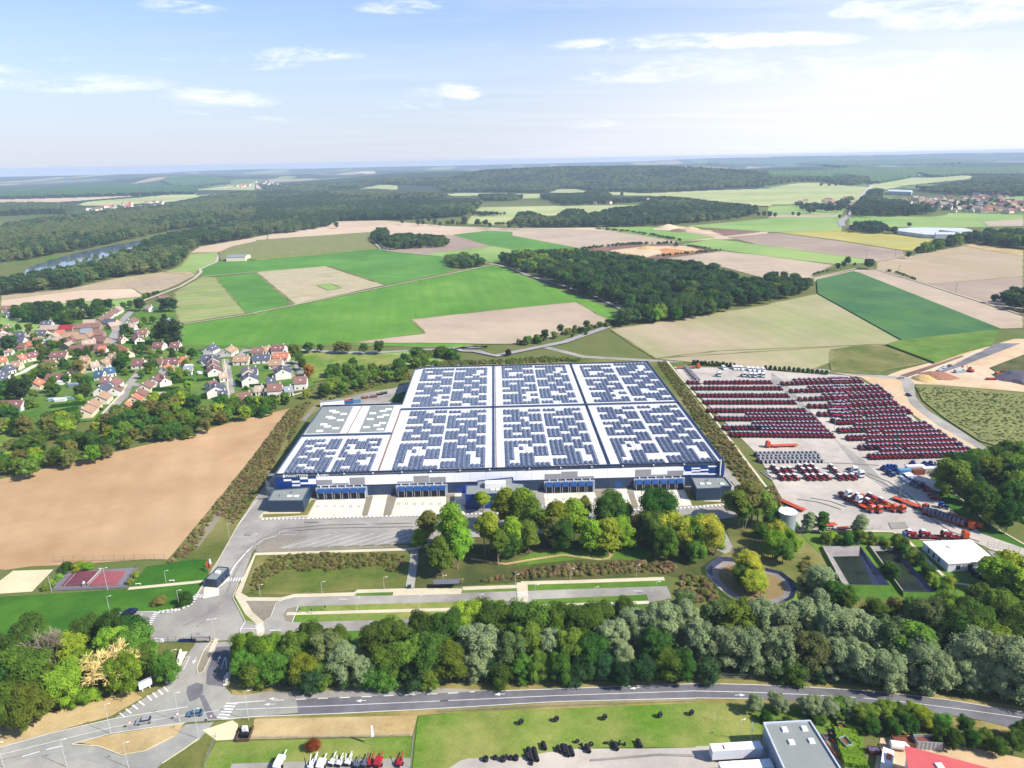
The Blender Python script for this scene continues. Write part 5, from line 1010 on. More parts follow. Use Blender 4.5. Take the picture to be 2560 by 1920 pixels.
HS = [('V1',25,116,135,112,9,'b','w','%(r)s house at the far left edge of the village beside a slate one'),('V1',55,176,122,168,8,'s','w','%(r)s white house at the far left edge in front of the brown one'),('V1',240,104,322,100,7,'r','w','small %(r)s house left of the dark tree clump'),
('V1',473,290,600,284,8,'s','w','%(r)s house with pale gable at the top of the farm meadow'),('V1',470,338,680,332,9,'w','s','long %(r)s barn left of the crimson roof'),('V1',690,335,850,330,9,'R','s','barn with bright %(r)s sheet roof'),
('V1',860,322,1160,308,10,'b','s','long %(r)s barn right of the crimson roof'),('V1',960,275,1100,268,9,'w','s','%(r)s barn behind the long brown barn'),('V1',1120,262,1180,225,9,'b','s','%(r)s barn at the head of the farmyard'),
('V1',1200,262,1345,262,10,'s','o','%(r)s barn with orange gable beside the village street'),('V1',1190,232,1225,200,8,'b','w','%(r)s house lowest in the stepped row by the street'),('V1',1228,200,1262,168,8,'b','w','%(r)s house in the middle of the stepped row'),('V1',1282,168,1322,140,8,'b','w','%(r)s house in the upper part of the stepped row'),
('V1',1336,140,1372,112,8,'w','w','%(r)s white house topmost in the stepped row'),('V1',1692,100,1748,112,8,'w','w','white house alone at the top end of the village street'),('V1',900,165,965,160,8,'b','w','%(r)s house between trees behind the garden hedge'),
('V1',1475,275,1545,240,9,'b','w','%(r)s white house right of the street, upper one'),('V1',1430,322,1560,316,9,'w','w','low white house right of the street below the upper one'),('V1',1540,395,1600,385,8,'s','w','%(r)s wing left of the tall brown-roofed house'),('V1',1595,388,1700,382,10,'b','c','tall %(r)s house with cream gable left of the firs'),
('V1',1385,455,1425,462,7,'b','c','small %(r)s house by the blue car park'),('V1',1768,530,1890,528,10,'r','w','%(r)s house below the tall firs, left one'),('V1',1962,534,2075,530,9,'r','w','%(r)s house below the tall firs, right one'),
('V1',395,397,542,392,10,'s','c','%(r)s cream house in the old farm street'),('V1',175,416,290,410,8,'s','w','%(r)s house behind the white cottage with slate roof'),('V1',145,478,285,472,9,'s','w','white cottage with %(r)s roof left of the red sheds'),('V1',0,430,140,426,8,'w','s','%(r)s long house at the left edge in the old farm street'),
('V1',-30,492,100,488,10,'s','s','%(r)s large barn cut by the left edge'),('V1',292,525,378,520,7,'o','s','%(r)s low shed beside the white cottage'),('V1',200,545,290,540,7,'r','s','%(r)s low shed left of the orange shed'),('V1',300,420,392,414,8,'w','s','%(r)s house left of the slate cream house'),
('V1',585,440,640,418,8,'w','c','%(r)s cream cottage beside the turning lane'),('V1',500,515,560,480,8,'g','w','%(r)s-and-white cottage beside the turning lane'),('V1',630,395,745,388,7,'o','s','%(r)s low shed in front of the crimson barn'),('V1',720,425,905,415,9,'t','s','%(r)s barn range in the farmyard'),
('V1',930,378,1062,370,9,'g','s','%(r)s barn roof in the middle of the farmyard'),('V1',1070,398,1200,390,9,'b','s','%(r)s barn right of the grey roof in the farmyard'),('V1',800,465,830,450,8,'b','s','narrow %(r)s barn in the lower farmyard'),('V1',840,448,990,440,9,'t','s','second %(r)s barn in the lower farmyard'),
('V1',1060,455,1235,470,9,'b','s','%(r)s barn at the lower right of the farmyard'),('V1',940,510,1100,492,8,'w','w','%(r)s house with white front in the lower farmyard'),('V1',735,545,820,522,12,'w','s','broad %(r)s gabled barn left of the long red barn'),('V1',800,572,1250,546,9,'r','s','very long %(r)s barn at the foot of the farmyard'),
('V1',1150,576,1215,572,9,'o','w','white house with %(r)s-red roof below the long barn'),('V1',1362,552,1480,625,8,'o','c','long %(r)s house beside the round hedge'),('V1',187,690,268,668,9,'o','c','%(r)s house joined to the left of a longer dark red one'),('V1',268,668,424,636,9,'r','c','%(r)s house with dormers right of the joined orange one'),
('V1',588,640,780,634,10,'r','c','%(r)s house with two dormers above the dark roofed one'),('V1',482,738,640,730,9,'r','c','dark roofed house at the bend of the white lane'),('V1',128,758,240,752,8,'t','c','%(r)s cream house left of the bend of the lane'),('V1',30,812,122,786,9,'s','w','%(r)s white house upper of the three at the left lane'),
('V1',-10,880,40,850,8,'s','w','%(r)s white house middle of the three at the left lane'),('V1',-60,925,62,900,10,'s','w','%(r)s white house lowest of the three at the left lane'),('V1',940,695,1005,690,9,'t','o','ochre house with %(r)s roof, upper part'),('V1',842,805,925,752,9,'t','o','ochre house with %(r)s roof, lower part'),
('V1',1262,662,1330,660,8,'t','w','%(r)s white house in the middle row, upper one'),('V1',1150,745,1238,712,9,'t','w','%(r)s white house in the middle row, lower one'),('V1',1095,860,1200,856,9,'u','w','%(r)s low wing of the blue-roofed house'),('V1',1215,832,1282,818,10,'u','w','%(r)s tall white house with gable to the left'),
('V1',1525,733,1668,727,11,'r','w','wide %(r)s house at the end of the curved street'),('V1',1740,724,1880,720,9,'r','c','%(r)s house with dormers, left of a joined pair'),('V1',1900,716,2070,710,9,'r','c','%(r)s house with dormers, right of a joined pair'),('V1',1872,815,1945,780,8,'o','w','small %(r)s white house right of the round trees'),
('V1',540,897,802,890,10,'r','c','long %(r)s cottage in the lower village with cream gable'),('V1',352,986,442,945,11,'o','c','house with bright %(r)s roof in the lower village'),('V1',1190,928,1240,925,8,'b','w','%(r)s white house under the blue-roofed house'),('V1',1262,985,1340,928,9,'b','w','%(r)s white house right under the blue-roofed house'),
('V1',1135,1050,1215,985,9,'s','w','%(r)s white house above the tan-roofed terrace'),('V1',1122,1150,1196,1092,10,'t','c','topmost %(r)s house of the three in the lower terrace'),('V1',1012,1235,1066,1182,10,'t','c','middle %(r)s house of the three in the lower terrace'),('V1',940,1302,1006,1242,10,'t','c','lowest %(r)s house of the three in the lower terrace'),
('V1',1640,1018,1700,962,9,'b','c','uppermost %(r)s house east of the curved street'),('V1',1568,1108,1612,1060,10,'b','c','second %(r)s house east of the curved street'),('V1',1518,1158,1560,1115,9,'o','c','%(r)s house third in the line east of the curved street'),('V1',1430,1240,1490,1208,10,'o','c','%(r)s house lowest in the line east of the curved street'),
('V1',1760,950,1835,884,10,'r','w','%(r)s white gabled house above the lawn hedges'),('V1',-60,1208,275,1196,10,'r','w','long %(r)s farmhouse at the lower left edge'),('V1',-40,365,30,395,9,'o','w','%(r)s house cut by the left edge beside the meadow'),('V1',1880,270,1960,262,7,'g','w','%(r)s-roofed low house behind the tall firs'),
('V2',542,400,622,364,9,'s','w','%(r)s white house top left in the new estate'),('V2',745,430,830,382,10,'t','w','%(r)s white house second in the top row of the estate'),('V2',1062,412,1200,406,10,'b','w','%(r)s house third in the top row of the estate'),('V2',1205,400,1255,392,8,'t','w','small %(r)s wing behind the third house of the top row'),
('V2',1295,378,1440,376,11,'r','w','tall %(r)s house with white gable at the right end of the top row'),('V2',1310,470,1482,466,9,'o','c','low %(r)s cream house right in the second row of the estate'),('V2',478,494,602,490,8,'s','w','low %(r)s house left in the second row'),('V2',605,522,590,482,9,'s','w','%(r)s gable house highest in the left column of the estate'),
('V2',612,582,597,540,9,'b','w','%(r)s gable house second in the left column'),('V2',625,645,608,600,10,'r','w','%(r)s gable house third in the left column'),('V2',848,508,1030,502,10,'t','w','%(r)s bungalow beside the estate street'),('V2',1070,494,1272,484,10,'s','w','%(r)s bungalow in the middle of the second row'),
('V2',1258,548,1410,542,10,'t','w','%(r)s house under the bungalow and the orange roof'),('V2',940,646,1120,632,10,'s','w','%(r)s low house behind the tan gable house'),('V2',1020,662,1008,620,10,'t','w','%(r)s gable house in the middle of the estate'),('V2',1028,735,1016,690,11,'s','w','%(r)s house with big white gable in the middle of the estate'),
('V2',1305,640,1430,622,9,'r','w','%(r)s house behind the right white gable'),('V2',1412,655,1400,610,11,'s','w','%(r)s house with big white gable on the right of the estate'),('V2',1235,832,1405,820,12,'b','w','%(r)s house with two roof windows in the lower estate'),('V2',1540,748,1690,738,12,'b','w','square %(r)s house at the right corner of the estate'),
('V2',548,806,640,780,10,'r','w','%(r)s hipped house low in the left column'),('V2',640,858,634,810,12,'s','w','%(r)s house with big white gable lowest in the left column'),('V2',822,940,1052,918,12,'b','w','long %(r)s bungalow at the foot of the estate'),
('V1',60,592,130,586,8,'t','w','small %(r)s house left under the dark tree'),('V1',-10,702,60,694,8,'o','c','%(r)s house at the left edge above the lane'),('V1',384,482,450,474,8,'b','w','%(r)s house between the slate house and the cottages'),('V1',622,508,700,500,8,'t','s','%(r)s low range left of the farmyard'),('V1',640,470,720,466,7,'w','c','%(r)s cottage in front of the orange shed'),
('V1',1296,1052,1336,1012,9,'b','w','%(r)s house left of the street bend'),('V1',2080,704,2150,698,8,'o','w','%(r)s house right of the joined pair with dormers'),('V1',2128,806,2200,800,8,'g','w','%(r)s-roofed pavilion below the garden hedge'),('V1',1052,762,1110,752,7,'w','w','%(r)s annexe left of the middle row'),('V1',1330,690,1372,682,8,'b','w','%(r)s annexe right of the middle row'),
('V1',1560,420,1600,470,8,'b','w','%(r)s wing before the tall cream gable'),('V1',770,500,860,492,8,'b','s','%(r)s byre in the lower farmyard'),('V1',1000,420,1060,414,8,'t','s','%(r)s byre behind the long lower barns'),('V1',1250,310,1300,300,8,'w','s','%(r)s gate barn by the village street'),('V1',40,340,110,336,8,'b','w','%(r)s house at the corner of the farm meadow'),('V1',1850,905,1900,940,8,'r','w','%(r)s wing of the white gabled house'),
('V2',1240,760,1300,752,7,'s','w','small %(r)s annexe left of the two-roof-window house'),('V2',1440,860,1500,850,6,'g','w','low %(r)s-roofed garage by the corner house'),('V2',700,700,740,694,6,'w','w','small %(r)s garage in the left column'),('V2',690,905,740,900,6,'s','w','small %(r)s garage beside the lowest gable house'),('V2',1120,850,1160,846,6,'w','w','small %(r)s garage beside the big middle gable')]
for h in HS:
    big = h[0] == 'V2' and ('big white gable' in h[8] or 'square' in h[8] or 'roof windows' in h[8] or 'tall' in h[8])
    house(*h, hr=8.2 if big else 6.4, hw=5 if big else 3.2, chim=not ('barn' in h[8] or 'shed' in h[8]), name='barn' if 'barn' in h[8] else ('shed' if 'shed' in h[8] else 'house'), win=not ('barn' in h[8] or 'shed' in h[8]))
# farm shed on the hill, far hamlets
house('F1', 1975, 888, 2140, 884, 30, 'g', 'c', 'long pale farm shed on the green hill beside the track', hr=9, hw=6.5, chim=False, name='farm_shed', win=False, z0=.4)
house('F1', 1362, 1245, 1450, 1235, 9, 'b', 's', 'brown stable at the top end of the farm track', hr=5, chim=False, name='shed', z0=.4, win=False)
def hamlet(spec, n, lab, grp, seed, s0=1.0):
    r_ = random.Random(seed); poly = pxs(spec); x0, x1 = min(p[0] for p in poly), max(p[0] for p in poly); y0, y1 = min(p[1] for p in poly), max(p[1] for p in poly)
    ms = {}; items = []
    while len(items) < n:
        x, y = r_.uniform(x0, x1), r_.uniform(y0, y1)
        if inpoly(np.array([x]), np.array([y]), poly)[0]: items.append((x, y))
    items.sort(); k = 0
    for i, (x, y) in enumerate(items):
        p = GT(x, y, 1.0); rk = r_.choice('bbtowrs'); key = rk
        if key not in ms:
            b = MB(); b.add([(-6,-4.5,0),(6,-4.5,0),(6,4.5,0),(-6,4.5,0),(-6,-4.5,4),(6,-4.5,4),(6,4.5,4),(-6,4.5,4),(-6,0,7.5),(6,0,7.5)], [(0,1,5,4),(2,3,7,6),(1,2,6,9,5),(3,0,4,8,7)], 0)
            b.add([(-6.4,-5,3.8),(6.4,-5,3.8),(6.4,0,7.8),(-6.4,0,7.8),(6.4,5,3.8),(-6.4,5,3.8)], [(0,1,2,3),(3,2,4,5)], 1); ms[key] = b.mesh('far_house', [wallc if r_.random() < .4 else wallw, RO[rk][0]])
        o = link(bpy.data.objects.new('house', ms[key])); o.location = tuple(p); o.rotation_euler = (0, 0, r_.uniform(-.9, .9)); s = r_.uniform(.9, 1.5)*s0; o.scale = (s, s, s)
        tag(o, '%s-roofed house, %s from left in %s' % (RO[rk][1], ordn(i), lab), 'house', grp)
hamlet('F4 1180,400 1980,375 2212,440 2212,530 1560,520 1120,470', 98, 'the far right village', 'houses of the far right village', 3, 1.1)
hamlet('F4 240,440 600,400 770,400 720,500 300,500', 22, 'the far middle village', 'houses of the far middle village', 4)
hamlet('F1 700,500 1000,455 1400,430 1480,440 1380,475 800,512', 34, 'the far left village', 'houses of the far left village', 5, 1.1)
hamlet('F2 0,250 200,245 240,280 60,300 F1 1800,320 2212,260 2212,320', 20, 'the distant town', 'houses of the distant town', 6, 1.5)
hamlet('F3 560,420 1230,390 1240,440 700,455', 12, 'the middle wood hamlet', 'houses in the middle wood', 8)
# white works buildings far right
def block(spec, z, m, lab, rm=None, name='factory', z0=.6):
    q = [tuple(G(x, y, z)[:2]) for x, y in pxs(spec)]; c = (sum(a for a, b in q)/len(q), sum(b for a, b in q)/len(q)); t = empty(name, (*c, z0), 0, lab, name.replace('_', ' '))
    q = [(a-c[0], b-c[1]) for a, b in q]; MB().prism(q, 0, z-z0-.3).build('wall', m, t); MB().prism([(a*1.01, b*1.01) for a, b in q], z-z0-.3, z-z0).build('roof', rm or m, t); return t, q
boxw = OM('weathered_white', S(232,234,236,.72), .6, var=.12, scale=.1); roofw = boxw
block('F4 1130,660 1290,650 1480,672 1450,715 1360,712 1120,680', 7, boxw, 'white factory hall left part beside the far thicket', roofw); block('F4 1300,650 1700,655 1780,680 1640,690 1480,672', 7, boxw, 'long white factory hall behind the far hedge', roofw); block('F4 1450,690 1620,692 1600,712 1450,712', 8, boxw, 'low white factory hall in front of the long one', roofw)
block('F4 1040,325 1250,330 1240,345 1040,338', 14, boxw, 'distant white sheds above the far village', roofw, z0=3)
lane('main_road', 'F4 640,640 630,600 700,545', 14, roadf, 40); drape('main_road', 'F4 690,545 700,500 790,380 880,285 915,275 880,340 760,470 715,540', GM('pale_road', S(222,212,204), grain=.03), sx=1.5, sy=1, off=3)
# ------------------------------------------------------------------ foliage meshes
bark = OM('bark', S(120,104,84), .95, var=.15); barkp = OM('pale_bark', S(190,174,146), .95, var=.1)
LV = dict(dark=LM('dark_leaves', (S(70,102,40), S(52,84,34), S(100,126,54)), k=1.75), mid=LM('mid_green_leaves', (S(108,142,52), S(78,114,40), S(140,162,70)), k=1.5), yel=LM('yellow_green_leaves', (S(152,182,54), S(108,152,42), S(182,198,78)), k=1.35),
  sil=LM('silver_green_leaves', (S(150,166,118), S(114,138,94), S(180,186,138)), k=1.6, hue=.01, val=.15), gold=LM('golden_leaves', (S(202,204,66), S(156,176,54), S(222,214,92)), k=1.25, hue=.015, val=.12), brown=LM('bronze_leaves', (S(128,132,66), S(96,110,50), S(156,146,84)), k=1.45),
  deep=LM('deep_wood_leaves', (S(46,74,44), S(34,60,40), S(78,104,58)), k=2.1, hue=.03, val=.3), red=LM('russet_leaves', (S(176,88,48), S(140,76,40), S(190,120,60)), k=1.2, hue=.01), oran=LM('amber_leaves', (S(206,150,60), S(170,140,56), S(190,120,50)), k=1.3, hue=.01, val=.1), plum=LM('plum_leaves', (S(74,50,60), S(60,40,52))),
  hedge=LM('hedge_leaves', (S(64,104,40), S(48,84,32), S(86,120,50)), k=1.3, val=.15), far1=LM('farther_leaves', (S(60,88,52), S(46,74,48), S(92,112,58)), k=1.9, hue=.03, val=.28), far2=LM('farther_pale_leaves', (S(126,144,86), S(96,120,70), S(150,160,100)), k=1.3, hue=.03, val=.2), scrub=LM('dry_scrub', (S(146,124,92), S(118,108,70), S(168,146,108)), k=1.7, hue=.03, val=.25), scrubg=LM('green_scrub', (S(128,126,70), S(104,112,56), S(156,146,92)), k=1.6, hue=.02, val=.25))
def sph(n, r):
    v = r.normal(size=(n, 3)); return v/np.linalg.norm(v, axis=1)[:, None]
def crown_mesh(name, seed, shape='round', nl=26, leaves=3500, ls=.5, mat=None, rad=.5, h0=.22, lobe=.2, core=True):
    """unit-height crown (scaled by object); lobes sit on an envelope, each covered with leaf faces"""
    r = np.random.default_rng(seed); L = []
    for i in range(nl):
        f = (i+.5)/nl
        if shape == 'round': z = h0+(1-h0)*(.12+.8*f**.8); prof = math.sqrt(max(0, 1-((z-(h0+.42*(1-h0)))/(.60*(1-h0)))**2))
        elif shape == 'tall': z = h0+(1-h0)*(.08+.84*f); prof = max(.12, math.sin(math.pi*min(1, (f*.86+.14)))**.6)*.9
        elif shape == 'column': z = h0+(1-h0)*(.05+.88*f); prof = .75*min(1, (1.05-f)*2.2)*min(1, .4+f*2)
        elif shape == 'cone': z = h0+(1-h0)*(.05+.9*f); prof = max(.06, 1-f)
        elif shape == 'dome': z = (.15+.75*f); prof = math.sqrt(max(0.02, 1-f**2))
        a = i*2.399963+r.normal()*.35; rr = rad*prof*(.55+.45*r.random())*.80
        if r.random() < .22: rr *= .35
        R_ = lobe*(.55+.85*r.random()**1.3)*(1.0 if shape != 'cone' else .35+.75*(1-f))
        L.append((rr*math.cos(a), rr*math.sin(a), min(z, 1-R_*.72), R_))
    V = []; Fc = []; per = max(4, leaves//nl)
    for (x, y, z, R_) in L:
        n = sph(per, r); n[:, 2] = np.where(n[:, 2] < -.35, -n[:, 2], n[:, 2]); bump = 1+.13*np.sin(n[:, 0]*7+x*40)*np.cos(n[:, 1]*6+y*50)+r.normal(size=per)*.09
        c = np.array([x, y, z])+n*R_*np.array([1, 1, .85])*bump[:, None]
        nn = n*.75+r.normal(size=(per, 3))*.45+np.array([.12, -.05, .55]); nn /= np.linalg.norm(nn, axis=1)[:, None]
        u = np.cross(nn, r.normal(size=(per, 3))); u /= np.linalg.norm(u, axis=1)[:, None]; w = np.cross(nn, u)
        s = ls*(.6+.8*r.random((per, 1))); a_ = c+u*s; b_ = c+w*s*.62; d_ = c-u*s; e_ = c-w*s*.62
        k = len(V); q = np.stack([a_, b_, d_, e_], 1).reshape(-1, 3); V.extend(q.tolist()); Fc.extend([(k+4*i, k+4*i+1, k+4*i+2, k+4*i+3) for i in range(per)])
        if core:
            import itertools
            k = len(V); m = 7
            for j in range(1, 4):
                for i in range(m): th = math.pi*j/4; ph = 2*math.pi*i/m; V.append((x+R_*.7*math.sin(th)*math.cos(ph), y+R_*.7*math.sin(th)*math.sin(ph), z+R_*.62*math.cos(th)))
            V.append((x, y, z+R_*.66)); V.append((x, y, z-R_*.66)); t_, bt = len(V)-2, len(V)-1
            for i in range(m):
                i2 = (i+1) % m; Fc.append((t_, k+i, k+i2)); Fc.append((bt, k+2*m+i2, k+2*m+i))
                for j in range(2): Fc.append((k+j*m+i, k+(j+1)*m+i, k+(j+1)*m+i2, k+j*m+i2))
    me = bpy.data.meshes.new(name); me.from_pydata(V, [], Fc)
    if mat: me.materials.append(mat)
    me.update(); return me
def trunk_mesh(name, seed, top=.62, r0=.022, limbs=5, mat=None, multi=1):
    r = random.Random(seed); b = MB()
    for q in range(multi):
        ox, oy = (0, 0) if multi == 1 else (r.uniform(-.05, .05), r.uniform(-.05, .05)); lx, ly = r.uniform(-.06, .06)*multi**.5, r.uniform(-.06, .06)*multi**.5
        b.tube((ox, oy, 0), (ox+lx*.5, oy+ly*.5, top*.5), r0, r0*.75, 7); b.tube((ox+lx*.5, oy+ly*.5, top*.5), (ox+lx, oy+ly, top), r0*.75, r0*.35, 6)
        for i in range(limbs):
            z = top*(.38+.6*i/limbs); a = r.uniform(0, 6.28); f = z/top; p = (ox+lx*f, oy+ly*f, z); l = .16+.16*r.random(); b.tube(p, (p[0]+l*math.cos(a), p[1]+l*math.sin(a), z+l*.9), r0*.42, r0*.14, 5)
    return b.mesh(name, mat or bark)
# prototypes: key -> list of (crown mesh by leaf key), built on demand; heights are 1 so objects scale to metres
CM = {}; TMH = {}
SHP = dict(oak=dict(shape='round', nl=30, rad=.46, h0=.16, lobe=.15), tall=dict(shape='tall', nl=34, rad=.33, h0=.22, lobe=.115), wil=dict(shape='round', nl=46, rad=.44, h0=.06, lobe=.115), col=dict(shape='column', nl=20, rad=.19, h0=.1, lobe=.085),
  bush=dict(shape='dome', nl=20, rad=.56, h0=0, lobe=.24), cone=dict(shape='cone', nl=26, rad=.26, h0=.08, lobe=.12), thin=dict(shape='tall', nl=26, rad=.27, h0=.42, lobe=.085))
LOD = {0: (9000, .019), 1: (3200, .029), 2: (1100, .045), 3: (330, .075)}
def get_crown(sh, lf, var, lod):
    k = (sh, lf, var, lod)
    if k not in CM:
        n, ls = LOD[lod]; d = dict(SHP[sh])
        if lod == 3: d['nl'] = max(8, int(d['nl']*.5)); d['lobe'] *= 1.3
        base = None
        for kk, vv in CM.items():
            if kk[0] == sh and kk[2] == var and kk[3] == lod: base = vv; break
        if base: me = base.copy(); me.materials.clear(); me.materials.append(LV[lf])
        else: me = crown_mesh('crown', 11+var*7+len(sh)+lod*3, leaves=n, ls=ls, mat=LV[lf], **d)
        CM[k] = me
    return CM[k]
def get_trunk(sh, var):
    k = (sh, var)
    if k not in TMH: TMH[k] = trunk_mesh('trunk', var+3, top=.9 if sh == 'col' else (.72 if sh in ('tall', 'thin') else .55), r0=.014 if sh in ('tall', 'thin', 'col') else .02, multi=2 if sh == 'thin' else 1, limbs=0 if sh == 'col' else 5, mat=barkp if sh in ('thin', 'tall') else bark)
    return TMH[k]
NAME = dict(oak='broadleaf_tree', tall='tall_tree', wil='willow_tree', col='slim_tree', bush='bush', cone='fir_tree', thin='tall_tree')
CATG = dict(oak='tree', tall='tree', wil='willow', col='tree', bush='bush', cone='fir', thin='tree')
COLN = dict(dark='dark green', mid='mid green', yel='yellow-green', sil='silvery green', gold='golden yellow', brown='bronze-green', deep='deep green', red='russet', oran='amber-topped', plum='plum purple', hedge='hedge green', far1='dark green', far2='pale green')
TQ = []
def tree(*a):
    TQ.append(a)
def tree_now(x, y, h, sh, lf, lab, grp, lod=1, wide=1.0, z=.1, parts=True):
    """x, y are ground metres"""
    v = random.randrange(3 if lod else 6); cm = get_crown(sh, lf, v, lod); nm = NAME[sh]
    rz = random.uniform(0, 6.28); w = h*wide*random.uniform(.92, 1.1)
    if not parts or sh == 'bush':
        o = link(bpy.data.objects.new(nm, cm)); o.location = (x, y, z); o.scale = (w, w, h); o.rotation_euler = (0, 0, rz); return tag(o, lab, CATG[sh], grp)
    t = empty(nm, (x, y, z), rz, lab, CATG[sh], grp); t.scale = (w*random.uniform(.88, 1.14), w*random.uniform(.88, 1.14), h); t.rotation_euler = (random.gauss(0, .05), random.gauss(0, .05), rz)
    for n_, me in (('trunk', get_trunk(sh, v)), ('crown', cm)): o = link(bpy.data.objects.new(n_, me)); o.parent = t
    return t
def at(c, x, y, h, frac=.55): p = G(*px(c, x, y), h*frac); return p[0], p[1]
DESC = dict(oak='round tree', tall='tall tree', wil='billowing willow', col='slim upright tree', bush='bush', cone='pointed fir', thin='tall thin-trunked tree')
def LB(lf, sh, place, n, i): return '%s %s%s %s' % (COLN[lf], DESC[sh], '' if n == 1 else ', %s from left' % ordn(i), place)
def plant(lst, place, grp, lod=1, z=.1):
    """lst of (crop, x, y, h, shape, leaf[, wide]) at crown centre; labels count from the left within a look"""
    its = sorted(lst, key=lambda q: px(q[0], q[1], q[2])[0]); cnt = {}
    for q in its: cnt[(q[4], q[5])] = cnt.get((q[4], q[5]), 0)+1
    sn = {}
    for q in its:
        k = (q[4], q[5]); i = sn.get(k, 0); sn[k] = i+1; x, y = at(q[0], q[1], q[2], q[3])
        lab = LB(q[5], q[4], place, cnt[k], i)
        tree(x, y, q[3], q[4], q[5], lab, grp, lod, q[6] if len(q) > 6 else 1.0, z)
def fill(spec, gap, hr, kinds, place, grp, lod=1, z=.1, seed=1, frac=.5, jit=.45):
    """individual trees filling an outline seen in the picture, spaced gap metres apart on the ground"""
    r = random.Random(seed); poly = pxs(spec); hm = sum(hr)/2
    P = np.array([G(x, y, hm*frac)[:2] for x, y in poly]); x0, y0 = P.min(0); x1, y1 = P.max(0); out = []
    ny = int((y1-y0)/(gap*.87))+1
    for j in range(ny):
        for i in range(int((x1-x0)/gap)+1):
            x = x0+(i+(j % 2)*.5)*gap+r.uniform(-jit, jit)*gap; y = y0+j*gap*.87+r.uniform(-jit, jit)*gap; h = r.uniform(*hr)
            q = proj(np.array([x, y, h*frac]))
            if inpoly(np.array([q[0]]), np.array([q[1]]), poly)[0]: out.append((q[0], x, y, h, *r.choice(kinds)))
    out.sort(); sn = {}; cnt = {}
    for q in out: cnt[(q[4], q[5])] = cnt.get((q[4], q[5]), 0)+1
    for q in out:
        k = (q[4], q[5]); i = sn.get(k, 0); sn[k] = i+1
        tree(q[1], q[2], q[3], q[4], q[5], LB(q[5], q[4], place, cnt[k], i), grp, lod, 1.0 if len(q) < 7 else q[6], z)
    return len(out)
# ---- belt of trees along the main road
belt = [('O',1040,1395,15,'wil','sil'),('O',1022,1440,10,'wil','sil'),('O',1108,1402,13,'wil','far2'),('O',1130,1445,9,'wil','sil'),('O',1190,1398,12,'wil','sil'),('O',705,1410,14,'wil','far2'),('O',745,1430,13,'wil','sil'),('O',782,1450,10,'wil','sil'),('O',640,1405,13,'oak','mid'),
 ('O',1325,1372,12,'wil','sil'),('O',1345,1415,10,'wil','sil'),('O',1368,1350,12,'wil','sil'),('O',1420,1352,16,'wil','sil'),('O',1418,1400,11,'oak','dark'),('O',1480,1345,14,'wil','sil'),('O',1515,1385,14,'wil','sil'),('O',1545,1338,14,'wil','sil'),('O',1590,1345,15,'wil','sil'),('O',1570,1400,14,'wil','sil'),
 ('O',1640,1340,15,'wil','sil'),('O',1625,1405,14,'wil','sil'),('O',1690,1345,14,'wil','sil'),('O',1735,1340,15,'wil','sil'),('O',1680,1410,14,'wil','sil'),('O',1740,1410,14,'wil','sil'),('O',1785,1350,15,'wil','sil'),('O',1800,1420,13,'wil','sil'),('O',1835,1362,15,'wil','sil'),('O',1880,1375,15,'wil','sil'),
 ('O',1860,1430,13,'wil','sil'),('O',1925,1385,16,'wil','sil'),('O',1970,1400,16,'wil','sil'),('O',1925,1445,13,'wil','sil'),('O',1995,1430,15,'wil','sil'),('O',2025,1455,13,'wil','sil'),('O',2095,1415,17,'wil','sil'),('O',2150,1425,18,'wil','sil'),('O',2200,1440,18,'wil','sil'),('O',2085,1455,11,'wil','sil'),('O',2150,1465,11,'wil','sil'),('O',2245,1460,16,'wil','sil')]
belt = [q[:5]+((random.choice(('far2','mid','sil')) if q[5] == 'sil' and random.random() < .3 else q[5]),)+q[6:] for q in belt]
plant(belt, 'in the roadside belt', 'willows of the roadside belt', 0)
under = [('O',530,1400,11,'oak','yel'),('O',560,1412,11,'oak','mid'),('O',595,1405,11,'oak','yel'),('O',525,1435,9,'oak','mid'),('O',565,1445,9,'oak','mid'),('O',605,1440,10,'oak','dark'),('O',655,1445,10,'oak','dark'),('O',690,1455,8,'oak','mid'),('O',670,1385,12,'oak','dark'),('O',730,1385,11,'oak','mid'),
 ('O',815,1385,13,'oak','dark'),('O',860,1375,13,'oak','mid'),('O',905,1365,14,'oak','dark'),('O',840,1430,12,'oak','mid'),('O',885,1425,13,'oak','mid'),('O',930,1415,14,'oak','dark'),('O',965,1360,14,'oak','dark'),('O',970,1430,13,'oak','dark'),('O',1010,1340,13,'oak','dark'),('O',1055,1338,13,'oak','dark'),('O',1090,1335,12,'oak','mid'),
 ('O',1125,1340,13,'oak','dark'),('O',1165,1345,13,'oak','mid'),('O',1205,1345,13,'oak','dark'),('O',1245,1350,13,'oak','dark'),('O',1280,1355,12,'oak','mid'),('O',1150,1390,13,'oak','dark'),('O',1235,1400,13,'oak','mid'),('O',1275,1410,13,'oak','dark'),('O',1160,1440,9,'oak','dark'),('O',1210,1440,10,'oak','mid'),('O',1255,1445,9,'oak','deep'),
 ('O',1300,1440,9,'oak','deep'),('O',1345,1455,8,'oak','deep'),('O',1390,1445,9,'oak','deep'),('O',1440,1440,10,'oak','mid'),('O',1480,1440,10,'oak','dark'),('O',1300,1330,10,'oak','dark'),('O',1350,1315,8,'oak','dark'),('O',1480,1300,8,'oak','dark'),('O',1260,1335,9,'oak','mid'),
 ('O',2010,1345,15,'oak','dark'),('O',2045,1330,16,'oak','mid'),('O',2085,1345,17,'oak','dark'),('O',2120,1360,16,'oak','dark'),('O',2070,1380,15,'oak','dark'),('O',2165,1320,14,'oak','mid'),('O',2200,1350,15,'oak','dark'),('O',2180,1385,14,'oak','dark'),('O',2140,1395,14,'oak','dark'),('O',2225,1400,14,'oak','dark'),('O',2040,1400,12,'oak','deep')]
